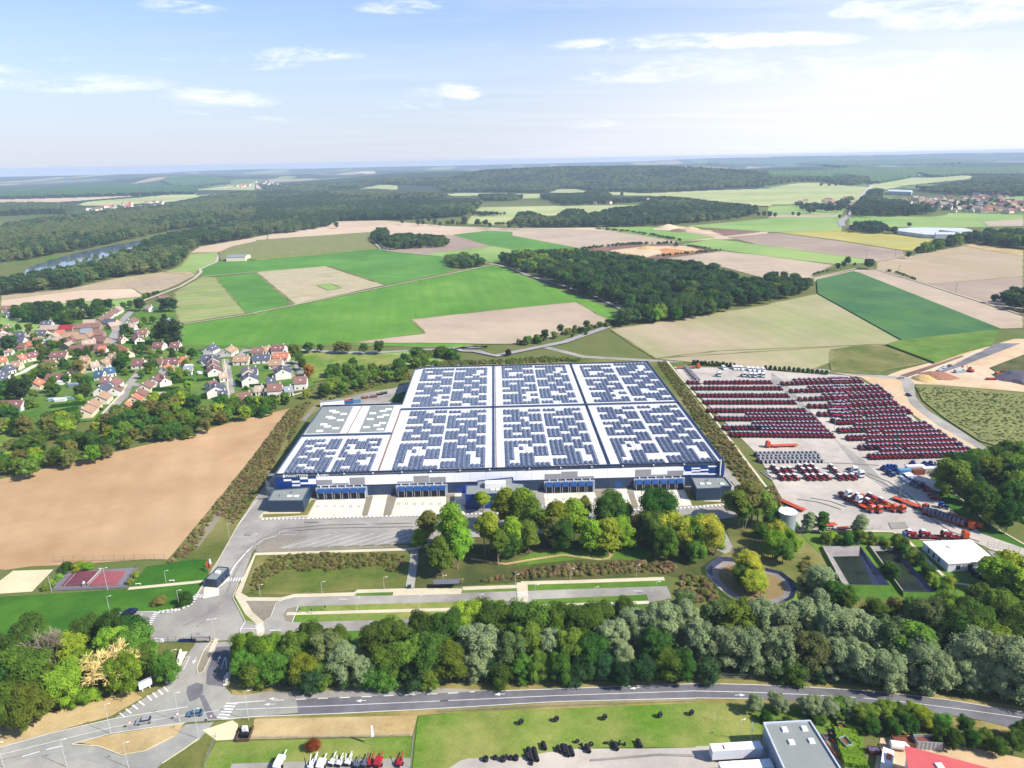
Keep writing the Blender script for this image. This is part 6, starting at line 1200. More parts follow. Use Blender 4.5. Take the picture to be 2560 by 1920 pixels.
under = [q[:5]+((random.choice(('mid','mid','far2','yel')) if q[5] == 'dark' and random.random() < .42 else q[5]),)+q[6:] for q in under]
plant(under, 'in the roadside belt', 'broadleaf trees of the roadside belt', 0)
fill('O 505,1455 560,1470 760,1476 960,1466 1300,1453 1560,1450 1850,1456 2050,1476 2212,1500 2290,1515 2290,1490 2050,1458 1850,1436 1500,1425 960,1445 700,1455 510,1435', 5.5, (5, 8), [('bush','dark'),('bush','deep'),('bush','deep'),('bush','mid')], 'under the roadside belt', 'undergrowth bushes of the belt', 1, seed=5)
# ---- right side thickets
fill('R2 480,800 620,870 900,900 1350,880 1550,860 1500,960 1320,1000 1200,1060 850,1010 520,1000 470,880', 7, (6, 9), [('oak','dark'),('oak','mid'),('oak','brown'),('bush','dark')], 'below the lined basins', 'trees below the basins', 1, seed=8)
fill('R2 1580,820 1900,830 2100,830 2350,850 2350,1000 2150,960 1950,900 1650,880', 8, (8, 12), [('oak','dark'),('oak','deep'),('oak','mid')], 'below the white office', 'trees below the office', 1, seed=9)
plant([('R2',1960,640,12,'oak','yel'),('R2',2080,580,13,'oak','yel'),('R2',2060,700,12,'oak','yel'),('R2',2190,620,12,'oak','mid'),('R2',2150,740,12,'oak','yel'),('R2',1870,570,8,'oak','gold')], 'beside the white-roofed office', 'trees beside the office', 1)
fill('T4 1260,140 1330,60 1450,10 1850,0 2060,60 2260,110 2360,200 2360,1180 2212,1130 1900,960 1760,820 1600,680 1400,480 1150,320 980,240 1080,190', 12, (13, 19), [('oak','dark'),('oak','deep'),('oak','dark'),('oak','mid'),('tall','deep')], 'right of the compound', 'trees of the right-hand wood', 1, seed=12)
plant([('T4',1770,790,11,'oak','yel'),('T2',2000,1230,11,'oak','dark'),('T2',1900,1300,11,'oak','mid'),('T4',2060,400,16,'oak','mid'),('T2',1700,1340,12,'oak','mid')], 'fringing the right-hand wood', 'trees of the right-hand wood', 1)
fill('R2 280,275 600,280 1000,280 1100,330 1300,560 1530,720 1520,800 1420,790 1200,520 1020,380 700,370 380,370', 4.2, (3, 5), [('bush','mid'),('bush','hedge'),('bush','yel'),('bush','scrub' if 0 else 'mid')], 'round the lined basins', 'hedge bushes by the basins', 1, seed=14)
plant([('T3',1125,1010,9,'col','sil',1.9),('T3',1345,1005,10,'col','dark',1.6),('T3',1900,1030,10,'col','sil',1.7),('R2',350,690,10,'oak','sil'),('R2',320,880,9,'wil','sil'),('R2',440,820,9,'oak','mid'),('R2',1010,620,5,'bush','dark'),('R2',960,580,4.5,'bush','dark')], 'near the lined basins', 'single trees by the basins', 1)
# ---- grove in front of the warehouse
grove = [('M1',1960,414,21.5,'tall','yel',.95),('M1',2010,574,18.1,'tall','yel',.95),('M1',1880,654,16.3,'tall','mid'),('M1',1760,374,12.9,'tall','brown',1.2),('M1',1700,504,7.7,'oak','yel'),('M2',70,434,17.2,'tall','mid'),('M2',300,184,9.5,'thin','yel',1.6),('M2',340,454,18.1,'thin','yel',1.1),('M2',440,574,14.6,'thin','mid'),
 ('M2',520,244,18.9,'tall','yel',1.15),('M2',640,264,20.6,'tall','yel',1.1),('M2',720,314,18.9,'tall','mid',1.2),('M2',560,474,17.2,'tall','yel'),('M2',700,494,13.8,'oak','mid'),('M2',500,524,12.9,'oak','dark'),('M2',960,344,17.2,'tall','yel',1.1),('M2',1100,334,17.2,'tall','yel',1.1),('M2',900,444,13.8,'tall','brown'),('M2',980,474,13.8,'oak','dark'),
 ('M2',1240,474,14.6,'tall','yel',1.1),('M2',1380,474,14.6,'tall','yel',1.2),('M2',1500,454,12.9,'oak','yel'),('M2',1180,254,12.9,'tall','brown'),('M2',1430,264,16.3,'oak','dark'),('M2',1520,324,12.9,'oak','dark'),('M2',1640,404,11.2,'thin','brown'),('M2',1790,274,18.9,'oak','dark'),('M2',1880,274,15.5,'oak','mid'),('M2',1780,434,14.6,'oak','dark'),('M2',1900,434,13.8,'oak','gold'),('M2',1880,534,13.8,'oak','mid'),
 ('R1',140,674,14.6,'tall','gold',1.3),('R1',300,654,15.5,'oak','yel'),('R1',450,694,15.5,'oak','gold'),('R1',560,744,12,'tall','yel'),('R1',60,704,11.2,'oak','dark'),('R1',300,904,8.6,'oak','mid'),
 ('R1',840,334,16.3,'thin','mid',1.5),('R1',1000,274,18.1,'thin','brown',1.7),('R1',1130,344,16.3,'thin','mid',1.5),('R1',900,434,13.8,'thin','dark'),('R1',1250,454,9.5,'oak','dark'),('R1',1320,684,11.2,'oak','gold'),('R1',1430,744,10.3,'oak','yel'),('R1',1280,824,11.2,'oak','yel'),('R1',1400,904,9.5,'oak','mid'),('R1',1540,804,6.9,'oak','yel'),('R1',1130,624,6,'bush','mid'),
 ('R1',960,1084,11.2,'oak','gold',1.1),('R1',1010,1284,8.6,'oak','yel',1.2),('R1',900,1204,8.6,'oak','mid'),('R1',1120,1334,6.9,'oak','gold')]
plant(grove, 'in the grove', 'trees of the grove', 0)
fill('M2 250,560 520,600 700,600 900,530 1100,550 1300,560 1500,540 1700,560 1900,640 R1 100,900 200,1100 M2 1950,600 1600,500 900,490 600,500', 13, (5, 9), [('oak','dark'),('bush','dark'),('bush','mid')], 'low under the grove', 'low trees of the grove', 1, seed=17)
# ---- wood at the lower left
fill('B1 -60,60 0,60 130,40 480,110 900,40 1180,40 1290,120 1300,260 1480,300 1500,420 1380,470 1180,500 800,640 560,700 380,720 150,850 -60,870', 8.5, (9, 14), [('oak','dark'),('oak','mid'),('oak','yel'),('oak','yel'),('oak','dark'),('oak','mid')], 'in the lower-left wood', 'trees of the lower-left wood', 0, seed=21)
fill('B1 760,330 900,260 1100,250 1250,330 1200,450 1050,500 850,520 700,480', 3.6, (3, 5.5), [('bush','mid'),('bush','dark'),('bush','yel')], 'under the bare ochre tree', 'bushes under the bare tree', 1, seed=23)
fill('B1 -60,820 0,870 150,850 380,720 560,690 800,640 1180,500 1160,470 700,600 300,700 0,780', 5, (3.5, 6), [('bush','mid'),('bush','yel'),('bush','dark')], 'edging the lower-left wood', 'edge bushes of the lower-left wood', 1, seed=22)
def bare_tree(c, x, y, h, lab, m, n=7, seed=1, spread=1.0):
    r = random.Random(seed); b = MB()
    def br(p, d, l, rad, k):
        q = p+d*l; b.tube(p, q, max(.05, rad*1.2), max(.04, rad*.75), 3)
        if k == 0: return
        for _ in range(3):
            e = d+np.array([r.gauss(0, .55*spread), r.gauss(0, .55*spread), r.gauss(.02, .3)]); e /= np.linalg.norm(e); br(q if _ else p+d*l*.7, e, l*r.uniform(.6, .85), rad*.58, k-1)
    X, Y = at(c, x, y, h, .6); t = empty('bare_tree', (X, Y, .1), 0, lab, 'tree')
    MBt = MB().tube((0, 0, 0), (0, 0, h*.35), .35, .28, 7); MBt.build('trunk', m, t)
    for i in range(n):
        a = 2*math.pi*i/n; d = np.array([math.cos(a)*.75*spread, math.sin(a)*.75*spread, 1.0]); d /= np.linalg.norm(d); br(np.array([0, 0, h*.3]), d, h*.22, .15, 4)
    b.build('branches', m, t)
bare_tree('B1', 950, 320, 16.5, 'large leafless ochre tree spreading out of the lower-left wood', OM('ochre_bark', S(255,226,150,.85), .9, var=.02), 15, 3, 1.3)
for i, (x, y) in enumerate(((340,230),(400,200),(450,200))): bare_tree('B1', x, y, 15, 'grey dead tree in the lower-left wood, %s of three from the left' % ORD[i], barkp, 3, 5+i, .45)
# ---- hedgerow between village and the big field, warehouse rim
fill('V1 -40,1440 0,1430 120,1420 330,1440 420,1400 700,1400 860,1390 1000,1450 1120,1440 1300,1340 1400,1290 1660,1240 2050,1110 V2 180,930 420,960 430,1090 560,1090 700,1020 850,1000 1200,1010 1500,960 1780,880 W1 500,400 450,450 330,500 200,560 0,600 V2 1500,1090 1330,1140 900,1230 440,1370 0,1480 V1 1900,1640 1400,1760 700,1930 -40,2080 -40,1790 120,1760 400,1620 430,1570 650,1530 640,1500 330,1500 0,1590', 9.5, (6.5, 10.5), [('oak','dark'),('oak','mid'),('oak','brown'),('oak','dark'),('oak','yel'),('bush','dark')], 'in the village hedgerow', 'trees of the village hedgerow', 2, seed=31)
fill('W1 500,390 700,270 620,260 620,200 840,150 850,220 930,200 1160,190 1230,140 1330,110 1480,60 1540,110 1560,180 1380,200 1340,260 1000,320 800,390 600,420', 9, (6, 10), [('oak','dark'),('oak','mid'),('bush','mid'),('oak','mid')], 'in the rear hedgerow', 'trees of the rear hedgerow', 2, seed=32)
plant([('W1',455,35,9,'oak','dark',1.2),('W1',555,40,7,'oak','dark'),('W1',720,35,10,'oak','brown',1.3),('W1',790,40,9,'oak','brown'),('W1',930,45,9,'oak','dark'),('W1',1065,30,11,'oak','dark'),('W1',1400,70,7,'bush','dark',2),('W1',1600,65,8,'bush','dark',1.8),('W1',1700,85,8,'bush','dark',1.5),('W1',330,60,10,'oak','mid'),('W1',450,240,10,'oak','oran'),
 ('W2',105,75,5,'bush','plum'),('F3',285,1580,9,'oak','dark'),('F3',420,1530,8,'oak','dark'),('F3',645,1495,8,'oak','dark'),('F3',540,1525,6,'bush','mid'),('F3',365,1580,6,'bush','mid'),('F3',220,1615,6,'bush','mid'),('F3',120,1630,7,'bush','dark'),('F3',470,1550,5,'bush','mid'),('F3',760,1490,5,'bush','dark'),('F3',520,1590,3,'bush','dark'),('F3',640,1570,3,'bush','dark')], 'on the rear road', 'trees along the rear road', 2, .6)
fill('F3 0,1640 200,1600 400,1560 560,1530 800,1480 900,1450 930,1465 820,1500 560,1560 400,1590 200,1640 60,1659', 7, (3, 5.5), [('bush','mid'),('bush','hedge'),('bush','brown')], 'in the rear roadside hedge', 'rear roadside hedge', 2, .6, seed=35)
# ---- village trees and hedges
fill('V1 160,160 370,90 640,80 680,140 900,70 1010,130 1080,120 1180,60 1300,130 1180,190 980,260 700,300 600,300 300,250 170,240', 13, (8, 13), [('oak','dark'),('oak','deep'),('oak','dark'),('bush','dark')], 'above the village', 'trees above the village', 2, .6, seed=41)
vt = [('V1',1605,100,14,'oak','deep'),('V1',1935,100,15,'oak','deep',1.3),('V1',1870,330,22,'cone','deep',1.2),('V1',2020,400,24,'cone','deep'),('V1',1930,420,22,'oak','deep',1.1),('V1',1790,450,13,'oak','dark'),('V1',1400,420,14,'cone','deep'),('V1',1500,100,9,'oak','dark'),('V1',1420,120,9,'oak','dark'),('V1',725,215,8,'oak','gold'),
 ('V1',330,375,9,'oak','brown'),('V1',95,560,16,'oak','deep'),('V1',430,570,10,'oak','dark'),('V1',470,620,10,'oak','brown'),('V1',1305,620,10,'bush','dark'),('V1',1170,660,6,'oak','brown'),('V1',905,820,10,'oak','brown'),('V1',540,850,11,'oak','brown',1.3),('V1',500,900,8,'oak','dark'),('V1',220,1090,17,'oak','deep'),('V1',80,1090,15,'oak','dark'),('V1',180,1010,15,'cone','dark'),
 ('V1',1700,830,9,'oak','dark'),('V1',1770,800,9,'oak','dark'),('V1',1985,660,10,'cone','dark',1.6),('V1',1420,720,12,'oak','mid'),('V1',1380,800,11,'oak','dark'),('V1',1000,700,9,'oak','dark'),('V1',900,670,9,'oak','dark'),('V1',730,770,7,'bush','dark'),('V1',760,960,7,'oak','dark'),('V1',920,960,9,'oak','mid'),('V1',1000,980,8,'oak','dark'),('V1',990,1090,9,'oak','dark',1.3),('V1',900,1110,9,'oak','dark'),
 ('V1',560,1060,8,'oak','mid'),('V1',640,1090,9,'oak','dark'),('V1',920,1190,6,'oak','yel'),('V1',1380,1080,6,'cone','mid'),('V1',1750,1180,7,'oak','plum'),('V1',1880,1170,6,'bush','red'),('V1',1660,290,8,'oak','mid'),('V1',1760,280,8,'oak','dark'),('V1',1620,330,6,'bush','mid'),('V1',1640,600,9,'oak','dark'),('V1',1700,620,7,'oak','brown'),('V1',1960,860,6,'bush','mid'),('V1',2100,640,8,'oak','dark'),('V1',350,1010,9,'oak','dark'),
 ('V1',20,1340,13,'oak','mid'),('V1',90,1380,13,'oak','dark'),('V1',300,1500,12,'oak','brown'),('V1',230,1490,10,'oak','dark'),('V1',20,1510,10,'oak','brown'),('V2',1530,440,9,'oak','mid'),('V2',1600,540,9,'oak','mid'),('V2',1700,680,8,'oak','oran'),('V2',1640,610,9,'oak','dark'),('V2',370,490,9,'oak','dark'),('V2',140,470,7,'cone','dark'),('V2',990,880,3,'bush','mid'),('V2',330,860,8,'oak','yel'),('V2',260,1000,10,'oak','yel'),('V2',330,1010,9,'oak','mid'),('V2',200,960,8,'oak','mid'),
 ('V1',680,560,6,'bush','dark'),('V1',610,560,7,'bush','mid'),('V1',860,590,6,'bush','dark'),('V1',1000,620,6,'bush','dark'),('V1',1450,880,5,'bush','mid'),('V1',1830,640,6,'bush','mid'),('V1',2060,760,6,'bush','mid'),('V1',2000,970,5,'bush','hedge'),('V1',1500,420,9,'oak','dark'),('V1',1450,370,8,'oak','dark'),('V1',1560,620,8,'oak','dark')]
plant(vt, 'in the village gardens', 'trees in the village gardens', 2, .6)
fill('V1 1440,520 1740,640 1900,800 2100,640 2212,600 2212,900 1700,1000 1400,760 1340,640', 17, (4, 7), [('bush','mid'),('oak','dark'),('bush','yel'),('oak','mid')], 'in the right gardens', 'garden shrubs on the right', 2, .6, seed=44)
fill('V1 0,300 700,500 1100,620 1080,700 820,1000 560,1200 300,1300 60,1200 300,900 0,700', 19, (4, 8), [('bush','mid'),('oak','dark'),('bush','dark'),('oak','mid')], 'in the left gardens', 'garden shrubs on the left', 2, .6, seed=45)
def hedge(c, pts, w, h, lab, lf='hedge', z=.5, name='hedge', grp=None, dens=26):
    P = [np.array(G(*px(c, x, y), z)[:2]) for x, y in pts]; r = np.random.default_rng(len(lab)*7+int(pts[0][0])); V = []; Fc = []
    b = MB().strip(P, w*.8, 0, 0, h*.9)
    Lt = sum(np.linalg.norm(q-p) for p, q in zip(P[:-1], P[1:])); n = int(min(4000, Lt*dens))
    for _ in range(n):
        t = r.random(); p = along(P, t); d = r.normal(size=3); d /= np.linalg.norm(d); a = r.uniform(-w/2, w/2)
        c3 = np.array([p[0]+d[0]*w*.45, p[1]+d[1]*w*.45, h*(.25+.75*r.random())]); u = np.cross(d, r.normal(size=3)); u /= np.linalg.norm(u); v = np.cross(d, u); s = .38*(.6+r.random()*.7)
        b.add([c3+u*s, c3+v*s, c3-u*s, c3-v*s], [(0, 1, 2, 3)])
    c0 = sum(P)/len(P); b.v = [(x-c0[0], y-c0[1], q) for x, y, q in b.v]; o = b.build(name, LV[lf]); o.location = (c0[0], c0[1], z); return tag(o, lab, 'hedge' if name == 'hedge' else name, grp)
for i, q in enumerate((('V1',[(690,262),(900,258)],3,3.5,'clipped dark hedge above the farm meadow'),('V1',[(1790,1010),(2212,990)],2.5,2.5,'upper of the long hedges right of the village street'),('V1',[(1770,1095),(2060,1085)],2.5,2.5,'second long hedge right of the village street'),('V1',[(590,1290),(980,1250)],2.5,2.2,'hedge above the lower garden lawn'),
  ('V1',[(540,1385),(900,1310)],3,2.5,'thick hedge below the lower garden lawn'),('V1',[(1340,890),(1540,885)],2,2,'hedge beside the blue-roofed house'),('V1',[(1100,1315),(1180,1320)],2,2,'short hedge by the lowest terrace house'),('V2',[(430,800),(750,770)],2,2,'dark hedge between estate gardens, upper'),('V2',[(880,800),(960,860),(1200,860)],2,2,'hedge round the big white gable house'),
  ('V2',[(430,1000),(560,1000)],2,2.2,'dark hedge left of the lowest gable house'),('V2',[(1420,870),(1480,950)],2,2,'hedge beside the two-roof-window house'),('V2',[(100,735),(390,705)],2,2,'hedge between the long narrow gardens, upper'),('V2',[(60,835),(390,805)],2,2,'hedge between the long narrow gardens, lower'),('V1',[(1460,545),(1700,560)],2,2.2,'hedge beside the cream gabled houses'),('V1',[(260,935),(480,930)],2,2,'hedge round the lane garden'))): hedge(*q)
for i in range(14):
    t = i/13; x = 1260+(1960-1260)*t; y = 290+(345-290)*t+6; p = G(*px('T1', x, y), .1); tree(p[0], p[1], random.uniform(3, 4), 'bush', 'deep', 'dark round bush in the line behind the compound, %s from left' % ordn(i), 'bushes behind the compound', 2, .8, .1)
for i in range(12):
    t = i/11; x = 440+(900-440)*t; y = 232+(255-232)*t; p = G(*px('T1', x, y+8), .1); tree(p[0], p[1], random.uniform(3, 4), 'bush', 'deep', 'dark round bush in the line behind the white vans, %s from left' % ordn(i), 'bushes behind the vans', 2, .8, .1)
# row of shrubs by the small hall lower right
plant([('B4',775,630,5.9,'oak','sil'),('B4',1060,610,5.9,'oak','sil'),('B4',1130,650,4.6,'oak','sil'),('B4',1460,650,5.9,'oak','sil'),('B4',1560,650,5.9,'oak','sil'),('B4',1640,730,4.6,'oak','sil'),('B4',1760,680,5.9,'oak','sil'),('B4',1880,680,5.9,'oak','mid'),('B4',2010,680,5.9,'oak','sil'),('B4',2150,750,5.9,'oak','mid'),('B5',190,750,5.9,'oak','mid'),('B5',370,730,6.6,'oak','mid'),('B5',560,750,5.9,'oak','dark'),('B5',740,750,6.6,'oak','yel'),('B5',880,810,5.9,'oak','yel'),('B5',1130,880,5.3,'oak','mid'),
 ('B5',1440,910,5.9,'oak','dark'),('B5',1100,1050,5.3,'oak','dark'),('B5',700,930,5.3,'oak','dark'),('B5',1300,1110,5.3,'oak','dark'),('B5',1700,1080,5.3,'oak','mid'),('B5',1850,1180,5.3,'oak','mid'),('B5',2100,1130,5.9,'oak','dark'),('B5',2212,980,6.6,'oak','dark'),('B5',500,930,5.3,'oak','dark'),('B5',200,910,4.6,'oak','dark'),('B5',1500,1110,5.3,'oak','dark')], 'on the lower roadside', 'shrubs on the lower side of the main road', 0)
fill('B4 760,820 900,780 1300,790 1800,830 2212,1000 2212,960 1800,870 1500,860 900,880 870,1000 830,1100 780,900', 3.4, (2, 3.5), [('bush','mid'),('bush','hedge'),('bush','dark')], 'behind the small grey hall', 'bushes behind the small hall', 1, seed=51)
hedge('B4', [(1950,1000),(2000,1200),(2100,1475)], 7, 1.6, 'long bright green thicket right of the small hall', 'yel', .1, 'thicket', None, 60)
plant([('B2',1048,768,3.6,'bush','red')], 'alone on the mown lawn', None, 0)
plant([('L1',770,350,3.5,'bush','dark',1.4),('L1',900,345,3,'bush','yel',1.6),('L1',1000,345,3,'bush','yel',1.6),('L1',600,540,2.5,'bush','yel'),('L1',520,590,2.5,'bush','mid'),('L1',680,470,2.5,'bush','yel'),('L1',1560,440,2.5,'bush','yel'),('L1',1500,520,2.5,'bush','brown'),('L1',2130,720,5,'bush','dark'),('L1',1840,740,2.5,'bush','brown',2)], 'around the tennis court', 'bushes by the court', 1)
# middle distance single trees
sg = [('F2',695,632,15,'oak','far1'),('F2',1262,600,14,'oak','far1'),('F2',1360,575,12,'oak','far2'),('F2',1400,610,15,'oak','far1'),('F2',1440,610,14,'oak','far1'),('F2',1495,580,17,'oak','far1'),('F2',1545,605,16,'oak','far1'),('F2',1590,625,10,'oak','far1'),('F2',1700,608,13,'oak','far1'),('F2',1800,592,19,'oak','far1'),('F2',1915,605,15,'oak','far1'),('F2',1985,610,14,'oak','far1'),('F2',2020,635,12,'oak','far1'),('F2',2190,630,18,'oak','far1'),
 ('F3',75,635,18,'oak','far1'),('F3',30,590,14,'oak','far1'),('F4',875,965,13,'oak','deep',1.3),('F4',690,940,12,'tall','far1',1.2),('F4',655,975,9,'oak','far1'),('F4',605,990,9,'oak','far1'),('F4',750,970,4,'bush','far1'),('F4',1215,890,10,'oak','far1'),('F4',460,285,18,'oak','far1'),('F4',530,285,18,'oak','far1'),('F4',585,288,15,'oak','far1'),('F4',690,278,22,'oak','far1'),('F4',620,560,10,'oak','far1'),('F3',950,365,18,'oak','far1'),('F3',1870,570,14,'oak','far2'),('F3',1945,560,16,'oak','far2'),('F3',1700,590,12,'oak','far2'),('F3',2130,540,12,'oak','far1'),('F3',2180,535,14,'oak','far1'),
 ('F4',15,540,16,'oak','far1'),('F4',60,545,12,'oak','far1'),('F4',215,535,10,'oak','far1'),('F4',265,540,12,'oak','far1'),('F3',1420,800,8,'bush','far1'),('F4',1050,1028,3,'bush','far1')]
plant(sg, 'in the distant fields', 'single trees in the fields', 2, .6)
# ------------------------------------------------------------------ woods too dense to count
KH = [('oak','far1',0,3),('oak','far1',1,3),('oak','far2',2,3),('oak','mid',1,3),('oak','far1',2,3)]
def gn_group(coll):
    ng = bpy.data.node_groups.new('scatter', 'GeometryNodeTree'); ng.interface.new_socket('Geometry', in_out='INPUT', socket_type='NodeSocketGeometry'); ng.interface.new_socket('Geometry', in_out='OUTPUT', socket_type='NodeSocketGeometry')
    N, L = ng.nodes, ng.links; i = N.new('NodeGroupInput'); o = N.new('NodeGroupOutput'); p = N.new('GeometryNodeInstanceOnPoints'); c = N.new('GeometryNodeCollectionInfo'); c.inputs[0].default_value = coll; c.inputs['Separate Children'].default_value = True; c.inputs['Reset Children'].default_value = True
    p.inputs['Pick Instance'].default_value = True
    def att(nm, dt): a = N.new('GeometryNodeInputNamedAttribute'); a.data_type = dt; a.inputs[0].default_value = nm; return a.outputs[0]
    L.new(i.outputs[0], p.inputs['Points']); L.new(c.outputs[0], p.inputs['Instance']); L.new(att('pick', 'INT'), p.inputs['Instance Index']); L.new(att('rot', 'FLOAT_VECTOR'), p.inputs['Rotation']); L.new(att('siz', 'FLOAT_VECTOR'), p.inputs['Scale'])
    L.new(p.outputs[0], o.inputs[0]); return ng
SC = {}
def scatter_set(key, items):
    """items: list of (shape, leaf, variant, lod)"""
    if key in SC: return SC[key]
    c = bpy.data.collections.new('leaf_models_'+key)
    for n_, (sh, lf, v, lod) in enumerate(items):
        o = bpy.data.objects.new('model_%02d' % n_, get_crown(sh, lf, v, lod)); c.objects.link(o)
    SC[key] = (gn_group(c), len(items)); return SC[key]
def wood(spec, gap, hr, key, items, lab, name='forest', seed=1, relief=False, wide=1.0, base=0.4, cat='wood', near=False):
    r = np.random.default_rng(seed); poly = pxs(spec); hm = (hr[0]+hr[1])/2
    fn = (lambda x, y: GT(x, y, 0)) if relief else (lambda x, y: G(x, y, 0))
    P = np.array([fn(x, y)[:2] for x, y in poly]); x0, y0 = P.min(0)-20; x1, y1 = P.max(0)+20
    nx, ny = int((x1-x0)/gap)+1, int((y1-y0)/gap)+1
    X, Y = np.meshgrid(np.arange(nx), np.arange(ny)); X = x0+(X+r.uniform(-.45, .45, X.shape))*gap; Y = y0+(Y+r.uniform(-.45, .45, Y.shape))*gap; X = X.ravel(); Y = Y.ravel()
    h = r.uniform(hr[0], hr[1], X.size)*(1+.12*np.sin(X/60)*np.cos(Y/45)); Z = Hf(X, Y) if relief else np.full(X.shape, base*.25)
    a = proj(np.stack([X, Y, Z], 1)); b = proj(np.stack([X, Y, Z+h*.9], 1)); ok = inpoly(a[:, 0], a[:, 1], poly) & inpoly(b[:, 0], b[:, 1], poly)
    X, Y, Z, h = X[ok], Y[ok], Z[ok], h[ok]; n = len(X)
    if n == 0: print('EMPTY WOOD', lab); return
    me = bpy.data.meshes.new(name); me.vertices.add(n); me.vertices.foreach_set('co', np.stack([X, Y, Z], 1).ravel())
    w = h*wide*r.uniform(.85, 1.2, n); at_ = me.attributes.new('siz', 'FLOAT_VECTOR', 'POINT'); at_.data.foreach_set('vector', np.stack([w, w, h], 1).ravel())
    at_ = me.attributes.new('rot', 'FLOAT_VECTOR', 'POINT'); at_.data.foreach_set('vector', np.stack([np.zeros(n), np.zeros(n), r.uniform(0, 6.28, n)], 1).ravel())
    g, k = scatter_set(key, items); q = (np.sin(X/70+seed)+np.cos(Y/90)+r.normal(size=n)*.9); pk = np.clip(((q+2.5)/5*k), 0, k-1).astype(int)
    at_ = me.attributes.new('pick', 'INT', 'POINT'); at_.data.foreach_set('value', pk); me.update()
    o = link(bpy.data.objects.new(name, me)); md = o.modifiers.new('scatter', 'NODES'); md.node_group = g; print('wood', lab, n)
    return tag(o, lab, cat, kind='stuff')
KD = [('oak','deep',0,2),('oak','deep',1,2),('oak','dark',2,2),('oak','far1',0,2),('oak','far1',1,2),('oak','mid',2,2),('oak','yel',1,2)]
KF = [('oak','deep',0,3),('oak','far1',1,3),('oak','far1',2,3),('oak','far1',0,3),('oak','far2',1,3)]
KP = [('oak','far1',0,3),('tall','far2',1,3),('tall','far2',2,3),('oak','far2',0,3)]
wood('F3 -640,0 F2 2110,870 2170,860 2212,880 F3 0,860 110,840 250,850 420,840 600,840 700,870 850,860 1050,890 1250,930 1500,930 1700,950 1850,1010 1950,1050 1960,1090 2212,1060 F4 0,1040 200,1040 380,1080 445,1160 420,1210 0,1310 F3 2000,1350 1500,1460 960,1520 900,1490 990,1380 850,1310 600,1230 400,1150 250,1100 130,1050 0,1000 F2 2100,960'.replace('F3 -640,0 ', ''), 11, (11, 18), 'near', KD, 'dense dark green wood in the middle behind the fields', seed=2)
wood('F2 940,780 990,740 1000,700 1060,650 1130,650 1140,700 1110,720 1290,700 1450,710 1640,725 1680,770 1670,820 1150,850 1060,790', 10, (10, 16), 'near', KD, 'oval copse on the hill beside the curved track', name='copse', seed=3)
wood('F2 1640,890 1760,860 1900,880 1960,930 2040,970 1850,1015 1700,1000 1640,960', 9, (8, 14), 'near', KD, 'small dark copse at the track crossing', name='copse', seed=4)
wood('F4 1900,1230 2000,1190 2150,1150 2400,1170 2400,1440 2212,1400 1900,1310', 11, (11, 16), 'near', KD, 'dark copse at the right edge behind the ploughed strip', name='copse', seed=5)
wood('F4 1190,905 1220,870 1350,790 1500,740 1740,690 1900,660 2300,660 2300,850 2130,840 1950,820 1780,790 1500,850 1240,910', 12, (12, 18), 'near', KD, 'long wooded spur at the right beyond the stubble field', seed=6)
wood('F4 600,650 780,600 930,590 1020,630 1120,650 1120,710 900,710 600,685', 13, (12, 18), 'mid', KF, 'thicket beside the far factory', seed=7); wood('F4 1190,610 1500,600 1600,620 1710,640 1190,650', 13, (10, 15), 'mid', KF, 'hedge wood behind the far factory', seed=8)
wood('F4 1700,660 1800,595 1850,630 2000,615 2140,620 2180,670 1900,665', 13, (14, 20), 'mid', KF, 'dark grove behind the right-hand spur', seed=9)
wood('F4 700,500 870,330 930,310 985,320 990,360 960,400 1100,400 1240,440 1560,510 1550,545 1400,540 1130,560 760,570', 16, (13, 20), 'mid', KF, 'wood in front of the far right village', seed=10, relief=True)
wood('F4 170,450 260,430 500,440 740,380 700,520 300,540 280,500', 24, (11, 17), 'mid', KF, 'trees around the far middle village', seed=11, relief=True)
wood('F4 1120,440 1980,385 2212,450 2212,530 1560,525', 38, (9, 14), 'mid', KF, 'trees scattered through the far right village', seed=12, relief=True)
wood('F3 0,580 60,520 150,510 330,560 480,490 610,490 640,540 820,485 1100,460 1200,400 1300,380 1500,395 1900,440 2110,460 2120,550 1800,590 1400,630 1000,650 300,655 60,640', 13, (12, 19), 'mid', KF, 'wooded ridge crossing the middle of the view', seed=13)
wood('F3 240,365 600,350 640,340 830,345 880,390 1230,390 1240,430 850,450 440,470 300,420 240,400', 15, (12, 17), 'mid', KF, 'wood around the hamlet in the middle distance', seed=14, relief=True); wood('F3 0,362 90,365 85,410 0,425', 14, (12, 16), 'mid', KF, 'small far wood left of the hamlet', seed=15)
wood('F2 0,340 300,330 1000,400 1600,420 1640,400 1900,400 1960,440 1880,520 1800,560 1300,590 1000,590 700,600 650,640 500,670 300,700 100,715 0,730 F1 2212,740 1720,815 1640,870 1600,930 1540,1000 1400,1035 1000,1095 560,1190 0,1250 0,1080 400,1000 560,1000 1200,820 1240,760 1440,700 1700,650 2212,560', 12.5, (13, 20), 'mid', KF, 'great valley wood on the near side of the river', seed=16)
wood('F1 0,640 60,610 400,560 700,520 1200,470 1500,450 1750,380 2000,345 2212,330 F2 0,330 300,300 1000,330 1640,350 1640,410 1000,420 300,345 0,350 F1 2212,560 1820,640 1700,650 1440,690 1200,740 1000,790 700,850 400,900 300,930 0,960', 13, (13, 21), 'pale', KP, 'pale poplar and willow wood beyond the river', seed=17, relief=True)
wood('F1 290,1110 560,1035 800,965 1050,890 1260,840 1250,770 1000,835 760,900 520,970 300,1030', 19, (7, 11), 'pale', KP, 'ragged willows breaking the line of the river bank', seed=71)
wood('F1 200,1000 420,925 620,870 900,810 1200,755 1230,770 900,835 620,900 420,960 220,1030', 18, (5, 9), 'pale', KP, 'low bushes on the far bank of the river', seed=72)
